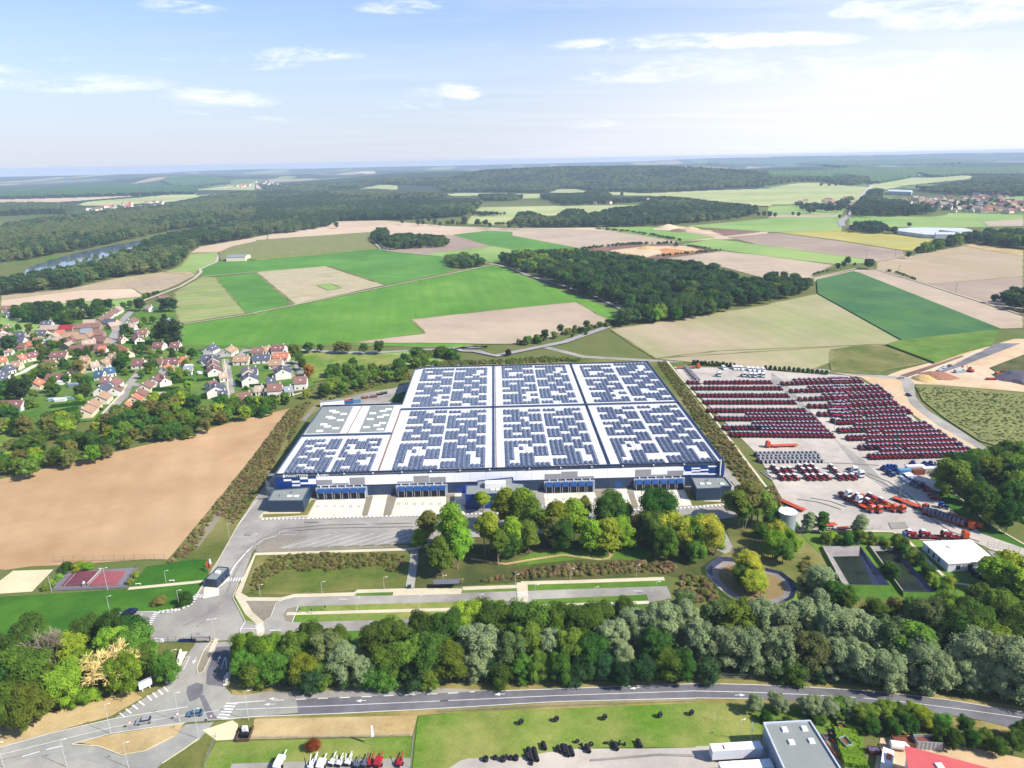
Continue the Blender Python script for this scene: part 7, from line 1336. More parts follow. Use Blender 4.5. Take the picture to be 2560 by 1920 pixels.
wood('F2 1780,540 1880,510 2200,520 2200,550 1950,560', 12, (9, 13), 'mid', KF, 'hedge wood below the pale pasture', seed=18); wood('F2 1640,420 1860,420 1860,460 1640,462', 14, (14, 18), 'mid', KF, 'dark pine block in the valley wood', seed=19); wood('F2 1870,365 2212,355 2212,425 1990,430', 14, (13, 18), 'mid', KF, 'wood edge above the pale pasture', seed=20)
wood('F3 0,140 400,122 700,120 1000,116 1300,118 1600,125 2212,165 2212,300 1900,310 1700,330 1140,355 960,340 700,340 540,318 400,316 300,350 0,350', 21, (15, 21), 'hill', KH, 'wooded hill rising behind the far pastures', seed=61, relief=True, wide=1.25)
wood('F2 60,320 70,290 300,270 520,262 760,256 1180,222 1600,218 1750,200 1780,180 2000,150 2212,145 2212,350 1800,345 1640,352 1560,300 1240,285 1080,275 850,320 640,330 190,325', 22, (14, 20), 'hill', KH, 'wooded slopes beyond the valley wood', seed=62, relief=True, wide=1.25)
wood('F4 1140,288 1400,295 1600,265 1760,240 1770,215 1900,205 2212,195 2400,200 2400,390 1980,385 1600,372 1380,350', 20, (14, 19), 'hill', KH, 'broad wood above the far right village', seed=63, relief=True, wide=1.2)
wood('F4 0,210 300,205 860,215 860,270 720,300 600,285 420,262 240,265 0,300', 22, (14, 19), 'hill', KH, 'wood left of the top of the straight road', seed=64, relief=True, wide=1.2)
def hedgerow(spec, w, gap, hr, lab, seed=1, key='near', items=KD):
    P = [np.array(G(x, y, .3)[:2]) for x, y in pxs(spec)]; r = np.random.default_rng(seed); L = sum(np.linalg.norm(b-a) for a, b in zip(P[:-1], P[1:])); n = int(L/gap)
    Q = np.array([along(P, r.random()) for _ in range(n)])+r.normal(size=(n, 2))*w/2; me = bpy.data.meshes.new('hedgerow'); me.vertices.add(n); me.vertices.foreach_set('co', np.c_[Q, np.full(n, .3)].ravel()); h = r.uniform(hr[0], hr[1], n)
    a_ = me.attributes.new('siz', 'FLOAT_VECTOR', 'POINT'); a_.data.foreach_set('vector', np.stack([h*1.3, h*1.3, h], 1).ravel()); a_ = me.attributes.new('rot', 'FLOAT_VECTOR', 'POINT'); a_.data.foreach_set('vector', np.stack([h*0, h*0, r.uniform(0, 6, n)], 1).ravel())
    g, k = scatter_set(key, items); a_ = me.attributes.new('pick', 'INT', 'POINT'); a_.data.foreach_set('value', r.integers(0, k, n).astype(int)); me.update(); o = link(bpy.data.objects.new('hedgerow', me)); o.modifiers.new('scatter', 'NODES').node_group = g; return tag(o, lab, 'hedge', kind='stuff')
hedgerow('F3 720,665 1000,690 1200,720 1470,770', 5, 3, (3, 5), 'ragged hedge between two far fields', 1); hedgerow('F3 600,845 850,815 1150,800 1420,795', 6, 2.5, (3, 6), 'dark hedge along the upper rim of the far pit', 2); hedgerow('F3 1250,905 1500,880 1810,850', 5, 2.5, (2, 4), 'dark hedge along the lower rim of the far pit', 3)
hedgerow('F3 1510,815 1690,838', 5, 2, (3, 4), 'short dark hedge right of the far pit', 4); hedgerow('F4 1040,1030 1140,1055 1280,1110', 2, 2, (2, 3), 'low hedge along the field track', 5); hedgerow('F4 390,1062 520,1030', 2, 3, (2, 3), 'low hedge near the wood corner', 6); hedgerow('F2 1650,628 2212,635', 5, 6, (6, 10), 'hedge along the far pasture', 7); hedgerow('F1 1240,1275 1350,1235', 3, 3, (4, 7), 'hedge at the top of the farm track', 8)
# ---- scrub: uncountable dry growth on the banks
def scrub(spec, gap, hr, lab, seed=1, items=None, key='scrub', name='scrub'):
    return wood(spec, gap, hr, key, items or [('bush','scrub',0,3),('bush','scrubg',1,3),('bush','scrubg',2,3),('bush','scrubg',0,3),('bush','mid',0,3)], lab, name, seed, cat='scrub', base=.3, wide=1.6)
scrub('L2 0,800 150,690 700,0 V2 1070,1659 1480,1120 1700,1020 1750,1040 1640,1200 1500,1500 V2 1440,1659 W1 300,700 130,1100 L2 1100,0 860,340 640,200 420,600 300,700 60,790', 1.7, (.5, 1.3), 'dry brown and olive scrub on the long bank left of the warehouse', 1)
scrub('T1 0,200 110,190 560,780 900,1150 1240,1659 R1 1280,60 1400,350 1250,300 1080,130 900,0 T1 980,1600 700,1230 420,830 250,560', 1.8, (.6, 1.4), 'brown scrub on the bank between warehouse and compound', 2)
scrub('M1 235,900 300,740 400,650 700,625 1300,620 1560,640 1545,780 1430,810 1360,740 900,780 500,790 380,860 320,960 240,960', 1.5, (.6, 1.4), 'russet scrub round the grassy basin', 3)
scrub('M2 0,850 300,850 600,780 1000,715 1700,690 1960,700 1990,800 1700,800 1100,830 600,860 0,900', 1.6, (.6, 1.5), 'russet scrub band below the grove', 4)
scrub('R1 60,1400 120,1160 400,1180 560,1400 700,1500 900,1560 0,1560', 2.4, (.8, 1.9), 'dry tall growth left of the round basin', 5); scrub('R1 1580,1000 1700,950 1850,1150 1800,1400 1650,1560 1300,1570 1560,1500 1600,1250', 2.2, (.8, 1.8), 'dry tall growth right of the round basin', 6)
scrub('W2 0,130 400,100 740,120 730,150 0,175 W1 1340,190 1700,130', 2.6, (1, 2.2), 'dry growth on the bank behind the warehouse', 7); scrub('W1 1340,310 1330,250 1000,390 700,470 560,520 560,490 1000,330', 2.6, (.8, 1.6), 'growth on the bank behind the rear yard', 8)
wood('T2 975,500 1250,495 2212,585 2500,600 2500,1150 2212,1230 2000,1190 1700,1100 1300,840 1060,650', 2.5, (.45, .95), 'rough', [('bush','far2',0,3),('bush','scrubg',1,3),('bush','far2',2,3),('bush','scrubg',0,3)], 'tall rough crop in the field right of the curved road', 'standing_crop', 9, cat='crop', base=.6, wide=2.0)

bx, by = at('B1', 950, 330, 15, .6); TQ = [a for a in TQ if not ((math.hypot(a[0]-bx, a[1]-by) < 7 and a[2] > 6) or (abs(a[0]-bx) < 6 and -13 < a[1]-by < 0 and a[2] > 8))]
TQ.sort(key=lambda a: -a[2]/math.hypot(a[0], a[1]-0, 150)); nb = {}; rest = {}
for a in TQ:
    nm = NAME[a[3]]
    if nm in ('broadleaf_tree', 'bush') and nb.get(nm, 0) >= 285: rest.setdefault(nm, []).append(a); continue
    nb[nm] = nb.get(nm, 0)+1; tree_now(*a)
for nm, L_ in rest.items():
    combos = sorted(set((a[3], a[4]) for a in L_)); g, k = scatter_set('rest_'+nm, [(s_, l_, i % 3, 2) for i, (s_, l_) in enumerate(combos)]); n = len(L_)
    me = bpy.data.meshes.new(nm); me.vertices.add(n); me.vertices.foreach_set('co', np.array([(a[0], a[1], a[9] if len(a) > 9 else .1) for a in L_], float).ravel())
    for nm_, ty_, at__, val in (('siz', 'FLOAT_VECTOR', 'vector', np.array([(a[2]*(a[8] if len(a) > 8 else 1),)*2+(a[2],) for a in L_], float).ravel()), ('rot', 'FLOAT_VECTOR', 'vector', np.array([(0, 0, random.uniform(0, 6.28)) for a in L_], float).ravel()), ('pick', 'INT', 'value', np.array([combos.index((a[3], a[4])) for a in L_], int))):
        q = me.attributes.new(nm_, ty_, 'POINT'); q.data.foreach_set(at__, val)
    me.update(); o = link(bpy.data.objects.new(nm+'s', me)); o.modifiers.new('scatter', 'NODES').node_group = g; print('rest', nm, n)
    tag(o, 'smaller farther %s of the gardens and hedgerows round the village' % ('trees' if 'tree' in nm else 'bushes'), 'trees' if 'tree' in nm else 'bushes', kind='stuff')
boxw = MATS['white_body_panel']; roofw = MATS['white_roof_membrane']
# ------------------------------------------------------------------ lined basins
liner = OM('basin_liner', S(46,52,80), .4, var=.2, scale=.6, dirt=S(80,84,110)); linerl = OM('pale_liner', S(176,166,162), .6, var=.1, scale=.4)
def basin(spec, inner, lab, wm, depth=.6, rim=1.4):
    o_ = [tuple(G(x, y, rim)[:2]) for x, y in pxs(spec)]; i_ = [tuple(G(x, y, .16)[:2]) for x, y in pxs(inner)]
    c = (sum(a for a, b in o_)/len(o_), sum(b for a, b in o_)/len(o_)); t = empty('lined_basin', (*c, 0), 0, lab, 'basin'); n = len(o_)
    o_ = [(a-c[0], b-c[1]) for a, b in o_]; i_ = [(a-c[0], b-c[1]) for a, b in i_]
    b = MB()
    md = [(a[0]*.5+c_[0]*.5, a[1]*.5+c_[1]*.5) for a, c_ in zip(o_, i_)]
    for k in range(n):
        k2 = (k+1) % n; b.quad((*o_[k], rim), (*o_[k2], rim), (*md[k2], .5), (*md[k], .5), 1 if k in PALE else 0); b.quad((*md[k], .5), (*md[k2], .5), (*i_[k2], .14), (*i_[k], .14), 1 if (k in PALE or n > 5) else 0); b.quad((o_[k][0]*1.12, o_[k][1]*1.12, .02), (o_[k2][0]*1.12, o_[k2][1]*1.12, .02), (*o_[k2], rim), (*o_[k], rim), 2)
    b.build('liner', [liner, linerl, lawn], t); MB().add([(a, b_, .16) for a, b_ in i_], [tuple(range(n))]).build('bottom', wm, t); return t
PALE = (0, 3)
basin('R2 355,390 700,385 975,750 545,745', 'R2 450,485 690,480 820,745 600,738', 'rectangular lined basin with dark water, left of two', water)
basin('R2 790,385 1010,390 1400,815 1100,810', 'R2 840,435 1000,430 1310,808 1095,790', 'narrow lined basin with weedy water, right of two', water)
PALE = (4, 5, 6)
rb = [(590,960),(735,970),(860,1010),(1000,1060),(1180,1100),(1380,1150),(1520,1260),(1575,1370),(1530,1480),(1400,1550),(1200,1585),(1000,1590),(740,1480),(560,1340),(440,1200),(420,1080),(500,1020)]
cx_, cy_ = 960, 1330
ri = [(cx_+(x-cx_)*.74+20, cy_+(y-cy_)*.72) for x, y in rb]
PALE = (9, 10, 11, 12)
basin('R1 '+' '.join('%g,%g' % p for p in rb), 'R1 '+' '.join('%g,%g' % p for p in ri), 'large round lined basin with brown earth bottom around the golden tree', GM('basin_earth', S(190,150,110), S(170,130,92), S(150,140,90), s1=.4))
# water tank
p = G(*px('T3', 790, 1180), 0); t = empty('water_tank', (p[0], p[1]+2, 0), 0, 'white cylindrical water tank behind the yellow trees by the fence corner', 'tank')
MB().cyl(0, 0, 0, 9.0, 3.6, n=28).build('shell', OM('tank_metal', S(196,210,214), .35, .2), t); MB().cyl(0, 0, 9.0, 9.5, 3.75, .2, n=28).build('roof', whitep, t)
# gatehouse
def blockbox(name, c, x, y, L, Wd, H, rz, m, lab, rm, z=.1):
    p = G(*px(c, x, y), z); t = empty(name, (p[0], p[1], z), R(rz), lab, name.replace('_', ' ')); MB().box(-Wd/2, Wd/2, 0, L, 0, H).build('wall', m, t); return t
gh = blockbox('gatehouse', 'L2', 600, 1060, 8.5, 4.6, 3.4, -10, slateb, 'dark blue gatehouse on a white traffic island by the yard entrance', roofg)
MB().box(-2.1, 2.1, .2, 8.3, 3.4, 3.45).build('roof', roofg, gh); q = MB()
for a in ((-2.3, 2.3, 0, .15), (-2.3, 2.3, 8.35, 8.5), (-2.3, -2.15, .15, 8.35), (2.15, 2.3, .15, 8.35)): q.box(*a, 3.401, 3.75)
q.build('parapet', slateb, gh); MB().box(-.8, .8, 4, 5.5, 3.45, 4.1).build('rooftop_unit', whitep, gh); MB().box(-1.9, 1.9, -.06, .05, 1.0, 2.4).build('window', glass, gh); MB().box(2.25, 2.36, 3, 4, 0, 2.1).build('door', dark, gh); MB().box(2.25, 2.36, 5.5, 7, 1.0, 2.2).build('window', glass, gh)
lane('kerbed_island', 'L2 590,1165 590,1060 670,1000 730,940', 5.4, conc, 9, h=.1)
# white-roofed office at the right
q = [tuple(G(x, y, 3.6)[:2]) for x, y in pxs('R2 1275,345 1720,328 1970,530 1515,555')]; c = (sum(a for a, b in q)/4, sum(b for a, b in q)/4); t = empty('office', (*c, .1), 0, 'low office with broad white flat roof beside the basins', 'office'); q = [(a-c[0], b-c[1]) for a, b in q]
MB().prism([(a*.97, b*.97) for a, b in q], 0, 3.3).build('wall', boxw, t); MB().prism(q, 3.3, 3.62).build('roof', OM('white_felt', S(244,242,238,.76), .7, var=.03, scale=.2), t)
MB().cyl(-2, 3, 3.62, 4.0, .9).build('roof_vent', whitep, t)
def on_wall(a, b, f0, f1, z0, z1, m, nm, t, s=.97, off=.05):
    a = np.array(a)*s; b = np.array(b)*s; d = b-a; n = np.array([d[1], -d[0]])/np.linalg.norm(d)
    if n@((a+b)/2) < 0: n = -n
    p = a+d*f0; q_ = a+d*f1; bb = MB().prism([tuple(p+n*off), tuple(q_+n*off), tuple(q_-n*off), tuple(p-n*off)], z0, z1); return bb.build(nm, m, t)
for f in (.22, .42, .62): on_wall(q[0], q[3], f, f+.06, .8, 2.6, glass, 'window', t)
for f in (.17, .42, .68): on_wall(q[3], q[2], f, f+.09, .8, 2.6, glass, 'window', t)
# small grey hall lower right
q = [tuple(G(x, y, 7.5)[:2]) for x, y in pxs('B4 893,880 1502,850 2230,2000 1420,2060')]; c = (q[0][0], q[0][1]); t = empty('hall', (*c, .1), 0, 'grey flat-roofed hall with four roof domes at the lower edge', 'building'); q = [(a-c[0], b-c[1]) for a, b in q]
MB().prism(q, 0, 6.9).build('wall', OM('pale_blue_cladding', S(190,204,222), .4), t); MB().prism(q, 6.9, 7.0).build('roof', roofg, t)
pb = MB()
for i in range(4): wallstrip(pb, q[i], q[(i+1) % 4], .35, 6.8, 7.5+.003*i)
pb.build('parapet', OM('parapet_white', S(220,226,236,.75), .5), t)
for x, y in ((1168,962),(1428,950),(1258,1128),(1522,1112)):
    p = G(*px('B4', x, y), 7.4); MB().box(p[0]-c[0]-.8, p[0]-c[0]+.8, p[1]-c[1]-.8, p[1]-c[1]+.8, 6.9, 7.5, 0, .15).build('roof_dome', skyl, t)
# red-roofed hall at the bottom edge
q = [tuple(G(x, y, 6.5)[:2]) for x, y in pxs('B5 640,1178 2600,1700 2600,2500 800,2300')]; c = q[0]; t = empty('hall', (*c, .1), 0, 'hall with bright red roof at the lower right corner', 'building'); q = [(a-c[0], b-c[1]) for a, b in q]
MB().prism([(a+.6, b-.5) for a, b in q], 0, 6.2).build('wall', boxw, t); MB().prism(q, 6.2, 6.45).build('roof', OM('red_sheet_roof', S(238,110,108), .5, var=.05, scale=.4), t)
p = G(*px('B5', 1105, 1455), 6.7); MB().box(p[0]-c[0]-.9, p[0]-c[0]+.9, p[1]-c[1]-1, p[1]-c[1]+1, 6.4, 6.9, 0, .1).build('skylight', skyl, t)
# box trailers beside the hall
for (x, y, L, lab, st) in ((870,1345,13.2,'white box trailer parked against the grey hall, upper one',1),(1010,1590,13.2,'white box trailer at the lower edge beside the grey hall',0)):
    p = G(*px('B4', x, y), .9); t = empty('box_trailer', (p[0], p[1], .14), R(3), lab, 'trailer', 'box trailers by the hall'); MB().box(-L, 0, 0, 2.5, 1.1, 3.9).build('body', boxw, t); MB().box(-L-.03, .03, -.03, 2.53, 3.9, 3.98).build('roof', whitep, t); MB().box(-L+.5, -.5, .6, 1.9, .7, 1.1).build('chassis', blackp, t)
    for dx in (-L+2, -L+3.3, -L+4.6): MB().cyl(0, 0, -.15, .15, .5).xf().build('wheel', tyre, t).location = (dx, .3, .5); t.children[-1].rotation_euler = (R(90), 0, 0)
    MB().box(-L+3, -L+3.4, .4, 1.8, 3.99, 4.02).build('rust_streak', rustp, t) if st else None
# scrap and skips lower right
def crate(c, x, y, L, Wd, H, rz, m, lab, name='skip', open_=True, fillm=None, cat=None):
    p = G(*px(c, x, y), .14); t = empty(name, (p[0], p[1], .14), R(rz), lab, cat or name); b = MB(); w = .12
    for a in ((-L/2, L/2, -Wd/2, -Wd/2+w), (-L/2, L/2, Wd/2-w, Wd/2), (-L/2, -L/2+w, -Wd/2+w, Wd/2-w), (L/2-w, L/2, -Wd/2+w, Wd/2-w)): b.box(*a, .1, H)
    b.box(-L/2, L/2, -Wd/2, Wd/2, .0, .1); b.build('body', m, t); MB().box(-L/2+w, L/2-w, -Wd/2+w, Wd/2-w, .11, H*.75).build('load', fillm or rustp, t)
    for k in range(int(L/1.0)): MB().box(-L/2+.3+k, -L/2+.42+k, -Wd/2-.08, -Wd/2, .1, H).build('rib', m, t)
    return t
crate('B5', 930, 1190, 6.5, 2.5, 2.6, -6, OM('pale_grey_paint', S(200,204,210), .5), 'tall grey ribbed skip with rusty scrap above the red roof'); crate('B5', 650, 1160, 6.5, 2.5, 1.6, -10, OM('dull_rust', S(170,110,90), .8), 'low rusty skip left of the tall grey one'); crate('B5', 240, 1265, 3.2, 1.8, 1.2, -8, rustp, 'small rusty bin in the green thicket', fillm=OM('mixed_waste', S(120,120,160), .9, var=.3))
p = G(*px('B5', 540, 1230), .14); t = empty('silo', (p[0], p[1], .14), R(-12), 'white lying silo beside the red hall', 'silo'); b = MB(); n = 12; vs = [(y, 1.1*math.cos(2*math.pi*i/n), 1.4+1.1*math.sin(2*math.pi*i/n)) for y in (-1.8, 1.8) for i in range(n)]; b.add(vs, [(i, (i+1) % n, n+(i+1) % n, n+i) for i in range(n)]+[tuple(range(n-1, -1, -1)), tuple(range(n, 2*n))]); b.add([(3.0, 0, 1.4)]+vs[n:], [(0, i+1, (i+1) % n+1) for i in range(n)]); b.build('shell', whitep, t); MB().box(-1.5, 1.5, -.5, .5, 0, .5).build('cradle', ochp, t)
p = G(*px('B5', 400, 1420), .14); t = empty('site_box', (p[0], p[1], .14), R(58), 'white steel box with orange stripes left of the red hall', 'box'); MB().box(-2.8, 2.8, -1.3, 1.3, .1, 2.5).build('body', boxw, t); MB().box(-1.2, 1.2, -.9, .3, 2.5, 2.53).build('stripes', ochp, t)
for i, (x, y, L, w, h, rz, m, lab) in enumerate(((1900,900,1.6,1.6,1.5,0,greyp,'grey steel bin topmost in the scrap line'),(1905,960,1.8,1.6,1.3,10,blackp,'black steel bin second in the scrap line'),(1915,1010,1.8,1.4,1.2,-5,blackp,'black steel bin third in the scrap line'),(1785,1080,1.4,1.4,1.9,0,blackp,'tall black bin by the wall of the hall'),(1690,1100,1.3,1.1,1.2,20,greyp,'small grey bin by the wall of the hall'),
   (1870,1100,4,.8,.9,-70,rustp,'rusty girders lying in the scrap line, upper'),(1850,1180,5,.8,.8,-75,rustp,'rusty girders lying in the scrap line, lower'),(1900,1240,2.2,1.5,1.0,-70,greyp,'grey machine frame in the scrap line'),(1790,1250,6,.5,.5,-75,rustp,'long rusty profiles beside the hall'),(1960,1190,3,2.2,2.0,-75,OM('pale_green_sheet', S(176,206,184), .6),'pale green covered stand in the scrap line'),(1990,1320,2.4,2.2,1.2,5,blackp,'black solar collector on a frame'))): crate('B4', x, y, L, w, h, rz, m, lab, 'scrap_bin' if 'bin' in lab else 'scrap_item', cat='bin' if 'bin' in lab else 'scrap')
# ------------------------------------------------------------------ tyres on the lawn and in the yard
def torus(R_, r_, n=14, m=6):
    b = MB(); vs = [((R_+r_*math.cos(2*math.pi*j/m))*math.cos(2*math.pi*i/n), (R_+r_*math.cos(2*math.pi*j/m))*math.sin(2*math.pi*i/n), r_*1.25*math.sin(2*math.pi*j/m)) for i in range(n) for j in range(m)]
    return b.add(vs, [(i*m+j, ((i+1) % n)*m+j, ((i+1) % n)*m+(j+1) % m, i*m+(j+1) % m) for i in range(n) for j in range(m)])
ty = torus(.5, .24).mesh('tyre', tyre, True)
def tyre_at(c, x, y, lab, grp, rot, s=1.0, z=.0, dy=0.0, rz=0.0):
    p = G(*px(c, x, y), .14); o = link(bpy.data.objects.new('tyre', ty)); o.scale = (s,)*3; o.rotation_euler = rot; o.location = (p[0]+dy*math.sin(rz), p[1]+dy*math.cos(rz), .14+z); return tag(o, lab, 'tyre', grp)
for i, (x, y) in enumerate(((700,590),(1005,565),(1422,550),(1900,530),(2172,510))): tyre_at('B3', x, y, 'big tyre standing upright on the lawn, %s of five from the left' % ordn(i), 'tyres standing on the lawn', (R(90), 0, R(35)), 1.25, .95)
lines = [((790,915),7),((838,915),7),((905,815),4),((1030,835),3),((1080,855),5),((1110,875),6),((1145,870),5),((1285,840),4),((1525,820),4),((1730,795),4),((762,900),3)]
for i, ((x, y), n_) in enumerate(lines):
    for k in range(n_): tyre_at('B3', x, y, 'tyre, %s from the front in the %s tyre roll from the left' % (ordn(k), ordn(i)), 'rolls of tyres in the yard', (R(90), 0, R(-8)), .95+.04*math.sin(i+k), .72, k*.62, R(-10))
for i, (x, y, s, f) in enumerate(((395,905,1.1,1),(478,890,.9,1),(545,905,1.15,1),(572,880,.8,0),(610,892,.9,1),(655,895,1.1,1),(790,938,.7,1),(1235,808,.8,0),(1222,770,.5,1),(1305,778,1.0,0),(1186,752,.9,0),(1428,758,.5,1),(1480,760,.9,0),(1552,766,1.0,0),(1597,772,.7,0))):
    for k in range(2 if f else 1): tyre_at('B3', x, y, ('%s tyre pile from the left, %s tyre' % (ordn(i), ('bottom', 'top')[k])) if f else 'upright tyre %s from the left among the loose ones' % ordn(i), 'loose tyres in the yard', (0, 0, 0) if f else (R(90), 0, R(20*i)), s, (.3*s+.55*s*k) if f else .74*s)
# farm machines at the lower edge
def machine(x, y, L, col, lab, kind=0):
    L *= .78
    p = G(*px('B2', x, y), .14); t = empty('farm_machine', (p[0], p[1], .14), R(-8), lab, 'farm machine', 'farm machines at the lower edge'); b = MB().box(-.55, .55, -L/2, L/2-1.2, .6, 1.2, 0, .12, .3); b.box(-.9, .9, -L/2+.3, -L/2+.8, .5, 1.0); b.box(-.8, .8, L/2-2, L/2-1.7, .5, .9); b.box(-.12, .12, L/2-1.2, L/2+.9, .9, 1.1)
    if kind == 1: b.box(-1.0, 1.0, -L/2, L/2-1.4, 1.5, 2.4, 0, .25, .6)
    if kind == 2:
        for s in (-1, 1): b.tube((s*.3, -L/2, .8), (s*.9, L/2-1, 2.2), .1)
    b.build('frame', col, t)
    for s in (-1, 1): wheel(MB(), s*.95, -L/4, .5, .35, 12).build('wheel', tyre, t)
    MB().box(-.5, .5, -L/2-.25, -L/2, .3, 1.0).build('toolbar', blackp, t)
for i, (x, y, L, col, n_, k) in enumerate(((770,930,7,boxw,'white',1),(1050,935,5.5,boxw,'white',2),(1130,945,5.5,boxw,'white',1),(1220,915,4,boxw,'white',0),(1282,925,3.6,boxw,'pale',2),(1358,915,4,boxw,'white',2),(1430,940,3.5,greyp,'grey',2),(1500,925,4.5,greyp,'grey-white',0),(1550,920,4.5,redp,'red',2),(1620,925,5.2,redp,'bright red covered',1),(1800,915,4.8,redp,'red',2))):
    machine(x, y, L, col, '%s farm machine in the row at the lower edge, %s from left' % (n_, ordn(i)), k)
# excavators at the road works
def excavator(c, x, y, rz, lab, m=ochp):
    p = G(*px(c, x, y), .2); t = empty('excavator', (p[0], p[1], .2), R(rz), lab, 'excavator', 'excavators at the road works'); MB().box(-1.4, -.8, -2, 2, 0, .9).box(.8, 1.4, -2, 2, 0, .9).build('tracks', blackp, t); MB().box(-1.3, 1.3, -1.6, 2.2, 1.0, 2.2, 0, .1).build('body', m, t); MB().box(-1.3, -.3, -1.8, -.2, 2.2, 3.2, 0, .1).build('cab', glass, t); MB().tube((.2, -1.2, 1.8), (.2, -3.8, 5), .25, .2).tube((.2, -3.8, 5), (.2, -6, 2.6), .2, .15).box(-.4, .8, -6.6, -5.6, 1.6, 2.6).build('arm', m, t)
excavator('T2', 1590, 320, 200, 'orange excavator with raised arm at the road works', OM('red_orange_paint', S(226,90,50), .4)); excavator('T2', 1920, 355, 90, 'orange excavator right of the other at the road works')
crate('T2', 1830, 412, 6, 2.4, 1.2, -5, redp, 'red flat skip at the road works'); crate('T2', 1465, 330, 7, 3, 2.2, 5, OM('pale_blue_sheet', S(200,214,226), .5), 'pale blue container at the road works', 'site_container', cat='container', fillm=boxw)
for nm, x, y, r_, h, m, lab in (('spoil_heap',1055,405,8,3,OM('yellow_sand', S(236,200,130), .9),'heap of yellow sand at the road junction'),('spoil_heap',2180,400,16,5,OM('dark_gravel', S(110,104,118), .9),'dark gravel heap at the right edge of the road works'),('spoil_heap',1220,370,12,2,OM('red_earth', S(190,130,100), .9),'low heap of reddish earth beside the new road')):
    p = G(*px('T2', x, y), .1); b = MB(); n = 20; r2 = random.Random(x)
    ring = [[(p_[0]*(1+.18*r2.uniform(-1, 1)), p_[1]*(1+.18*r2.uniform(-1, 1)), z) for p_ in [(rr*math.cos(2*math.pi*i/n), rr*math.sin(2*math.pi*i/n)) for i in range(n)]] for rr, z in ((r_, 0), (r_*.75, h*.4), (r_*.4, h*.85), (r_*.12, h))]
    b.add([v for rg in ring for v in rg], [(j*n+i, j*n+(i+1) % n, (j+1)*n+(i+1) % n, (j+1)*n+i) for j in range(3) for i in range(n)]+[tuple(range(3*n, 4*n))]); o = b.build(nm, m); o.location = (p[0], p[1], .1); tag(o, lab, 'heap')
for nm, x, y, r_, h, lab in (('spoil_heap',1350,660,24,9,'pale conical sand heap in the far gravel pit'),('spoil_heap',1435,682,18,5,'brown heap right of the pale one in the far gravel pit'),('spoil_heap',1545,670,18,6,'right pale heap in the far gravel pit'),('spoil_heap',1165,835,16,5,'yellow heap in the nearer pit')):
    p = G(*px('F3', x, y), .6); b = MB(); n = 18; ring = [[(rr*math.cos(2*math.pi*i/n)*(1+.15*math.sin(3*i)), rr*math.sin(2*math.pi*i/n), z) for i in range(n)] for rr, z in ((r_, 0), (r_*.7, h*.45), (r_*.15, h))]
    b.add([v for rg in ring for v in rg], [(j*n+i, j*n+(i+1) % n, (j+1)*n+(i+1) % n, (j+1)*n+i) for j in range(2) for i in range(n)]+[tuple(range(2*n, 3*n))]); o = b.build(nm, darkso if 'brown' in lab else (OM('yellow_sand', S(236,200,130), .9) if 'yellow' in lab else sand)); o.location = tuple(p); tag(o, lab, 'heap')
# ------------------------------------------------------------------ lamps, signs, fences, small furniture
def lamp(c, x, y, h, lab, grp, arm=1.2, rz=0, twin=False, z=.12):
    p = G(*px(c, x, y), z); t = empty('street_lamp', (p[0], p[1], z), R(rz), lab, 'street lamp', grp); MB().tube((0, 0, 0), (0, 0, h), .08, .05, 6).build('pole', OM('lamp_pole', S(222,224,222,.75), .4), t)
    b = MB()
    for s in ((1, -1) if twin else (1,)): b.tube((0, 0, h), (s*arm, 0, h+.15), .05, .05, 5); b.box(s*arm-.3, s*arm+.3, -.12, .12, h+.08, h+.2)
    b.build('lamp_head', whitep, t)
NMS = [('L1',598,650,8.5,'beside the sand court'),('L1',1243,630,9.5,'at the tennis court, tall with twin floodlights'),('L1',1270,895,7,'by the left parking bay'),('L1',1915,538,5,'on the lawn above the footpath'),('L1',2070,825,7,'behind the kerb with white bars'),('L1',2005,1470,5,'by the white entrance wall'),('L2',800,480,6.5,'beside the long bank'),('L2',637,1659,8,'in the middle of the yard entrance, twin arms'),('L2',1155,1150,4.5,'at the corner of the grassy basin'),('L2',1870,1130,5,'before the middle of the grassy basin'),('L2',1105,620,7,'at the bend of the footpath'),
 ('M1',1385,945,5,'before the right end of the grassy basin'),('M1',1895,910,4,'before the bicycle shelter'),('M1',1150,1125,5,'in the grass strip, left one'),('M1',1685,1110,5,'in the grass strip, middle one'),('M2',278,1098,5,'in the grass strip, right one'),('M2',585,910,4.5,'left of the footbridge crossing'),('M2',1060,870,5,'on the upper path, left one'),('M2',1625,840,5,'on the upper path, right one'),('M2',755,1080,8,'right of the paved crossing'),('M2',1265,1100,8,'in the right lawn strip'),('M2',1795,1010,6,'at the far end of the car park'),
 ('B1',960,950,10,'at the left tip of the traffic island'),('B1',1555,850,10,'at the right tip of the traffic island'),('B1',2150,835,10,'right of the zebra crossing'),('B1',1720,995,10,'on the bend of the slip road'),('B1',580,1240,9,'on the slip road at the lower edge'),('B1',1110,1240,8,'below the traffic island'),('B1',35,1240,8,'in the lower left corner'),
 ('T1',1648,722,9,'in the aisle of the compound, farthest'),('T1',2040,1075,11,'in the aisle of the compound, left middle'),('T2',15,1075,11.5,'in the aisle of the compound, beside the left middle one'),('T2',320,1335,12,'in the aisle of the compound, nearest'),('T4',495,550,6,'behind the white vans'),('T4',1780,1330,5,'at the exit of the compound'),('B4',558,1125,7,'white on the lawn left of the trailer')]
for c, x, y, h, pl in NMS: lamp(c, x, y, h, 'pale street lamp '+pl, 'street lamps', twin='twin' in pl, rz=10)
def post(name, c, x, y, h, r_, m, lab, cat, z=.12): p = G(*px(c, x, y), z); o = MB().cyl(0, 0, 0, h, r_, n=8).build(name, m); o.location = (p[0], p[1], z); return tag(o, lab, cat)
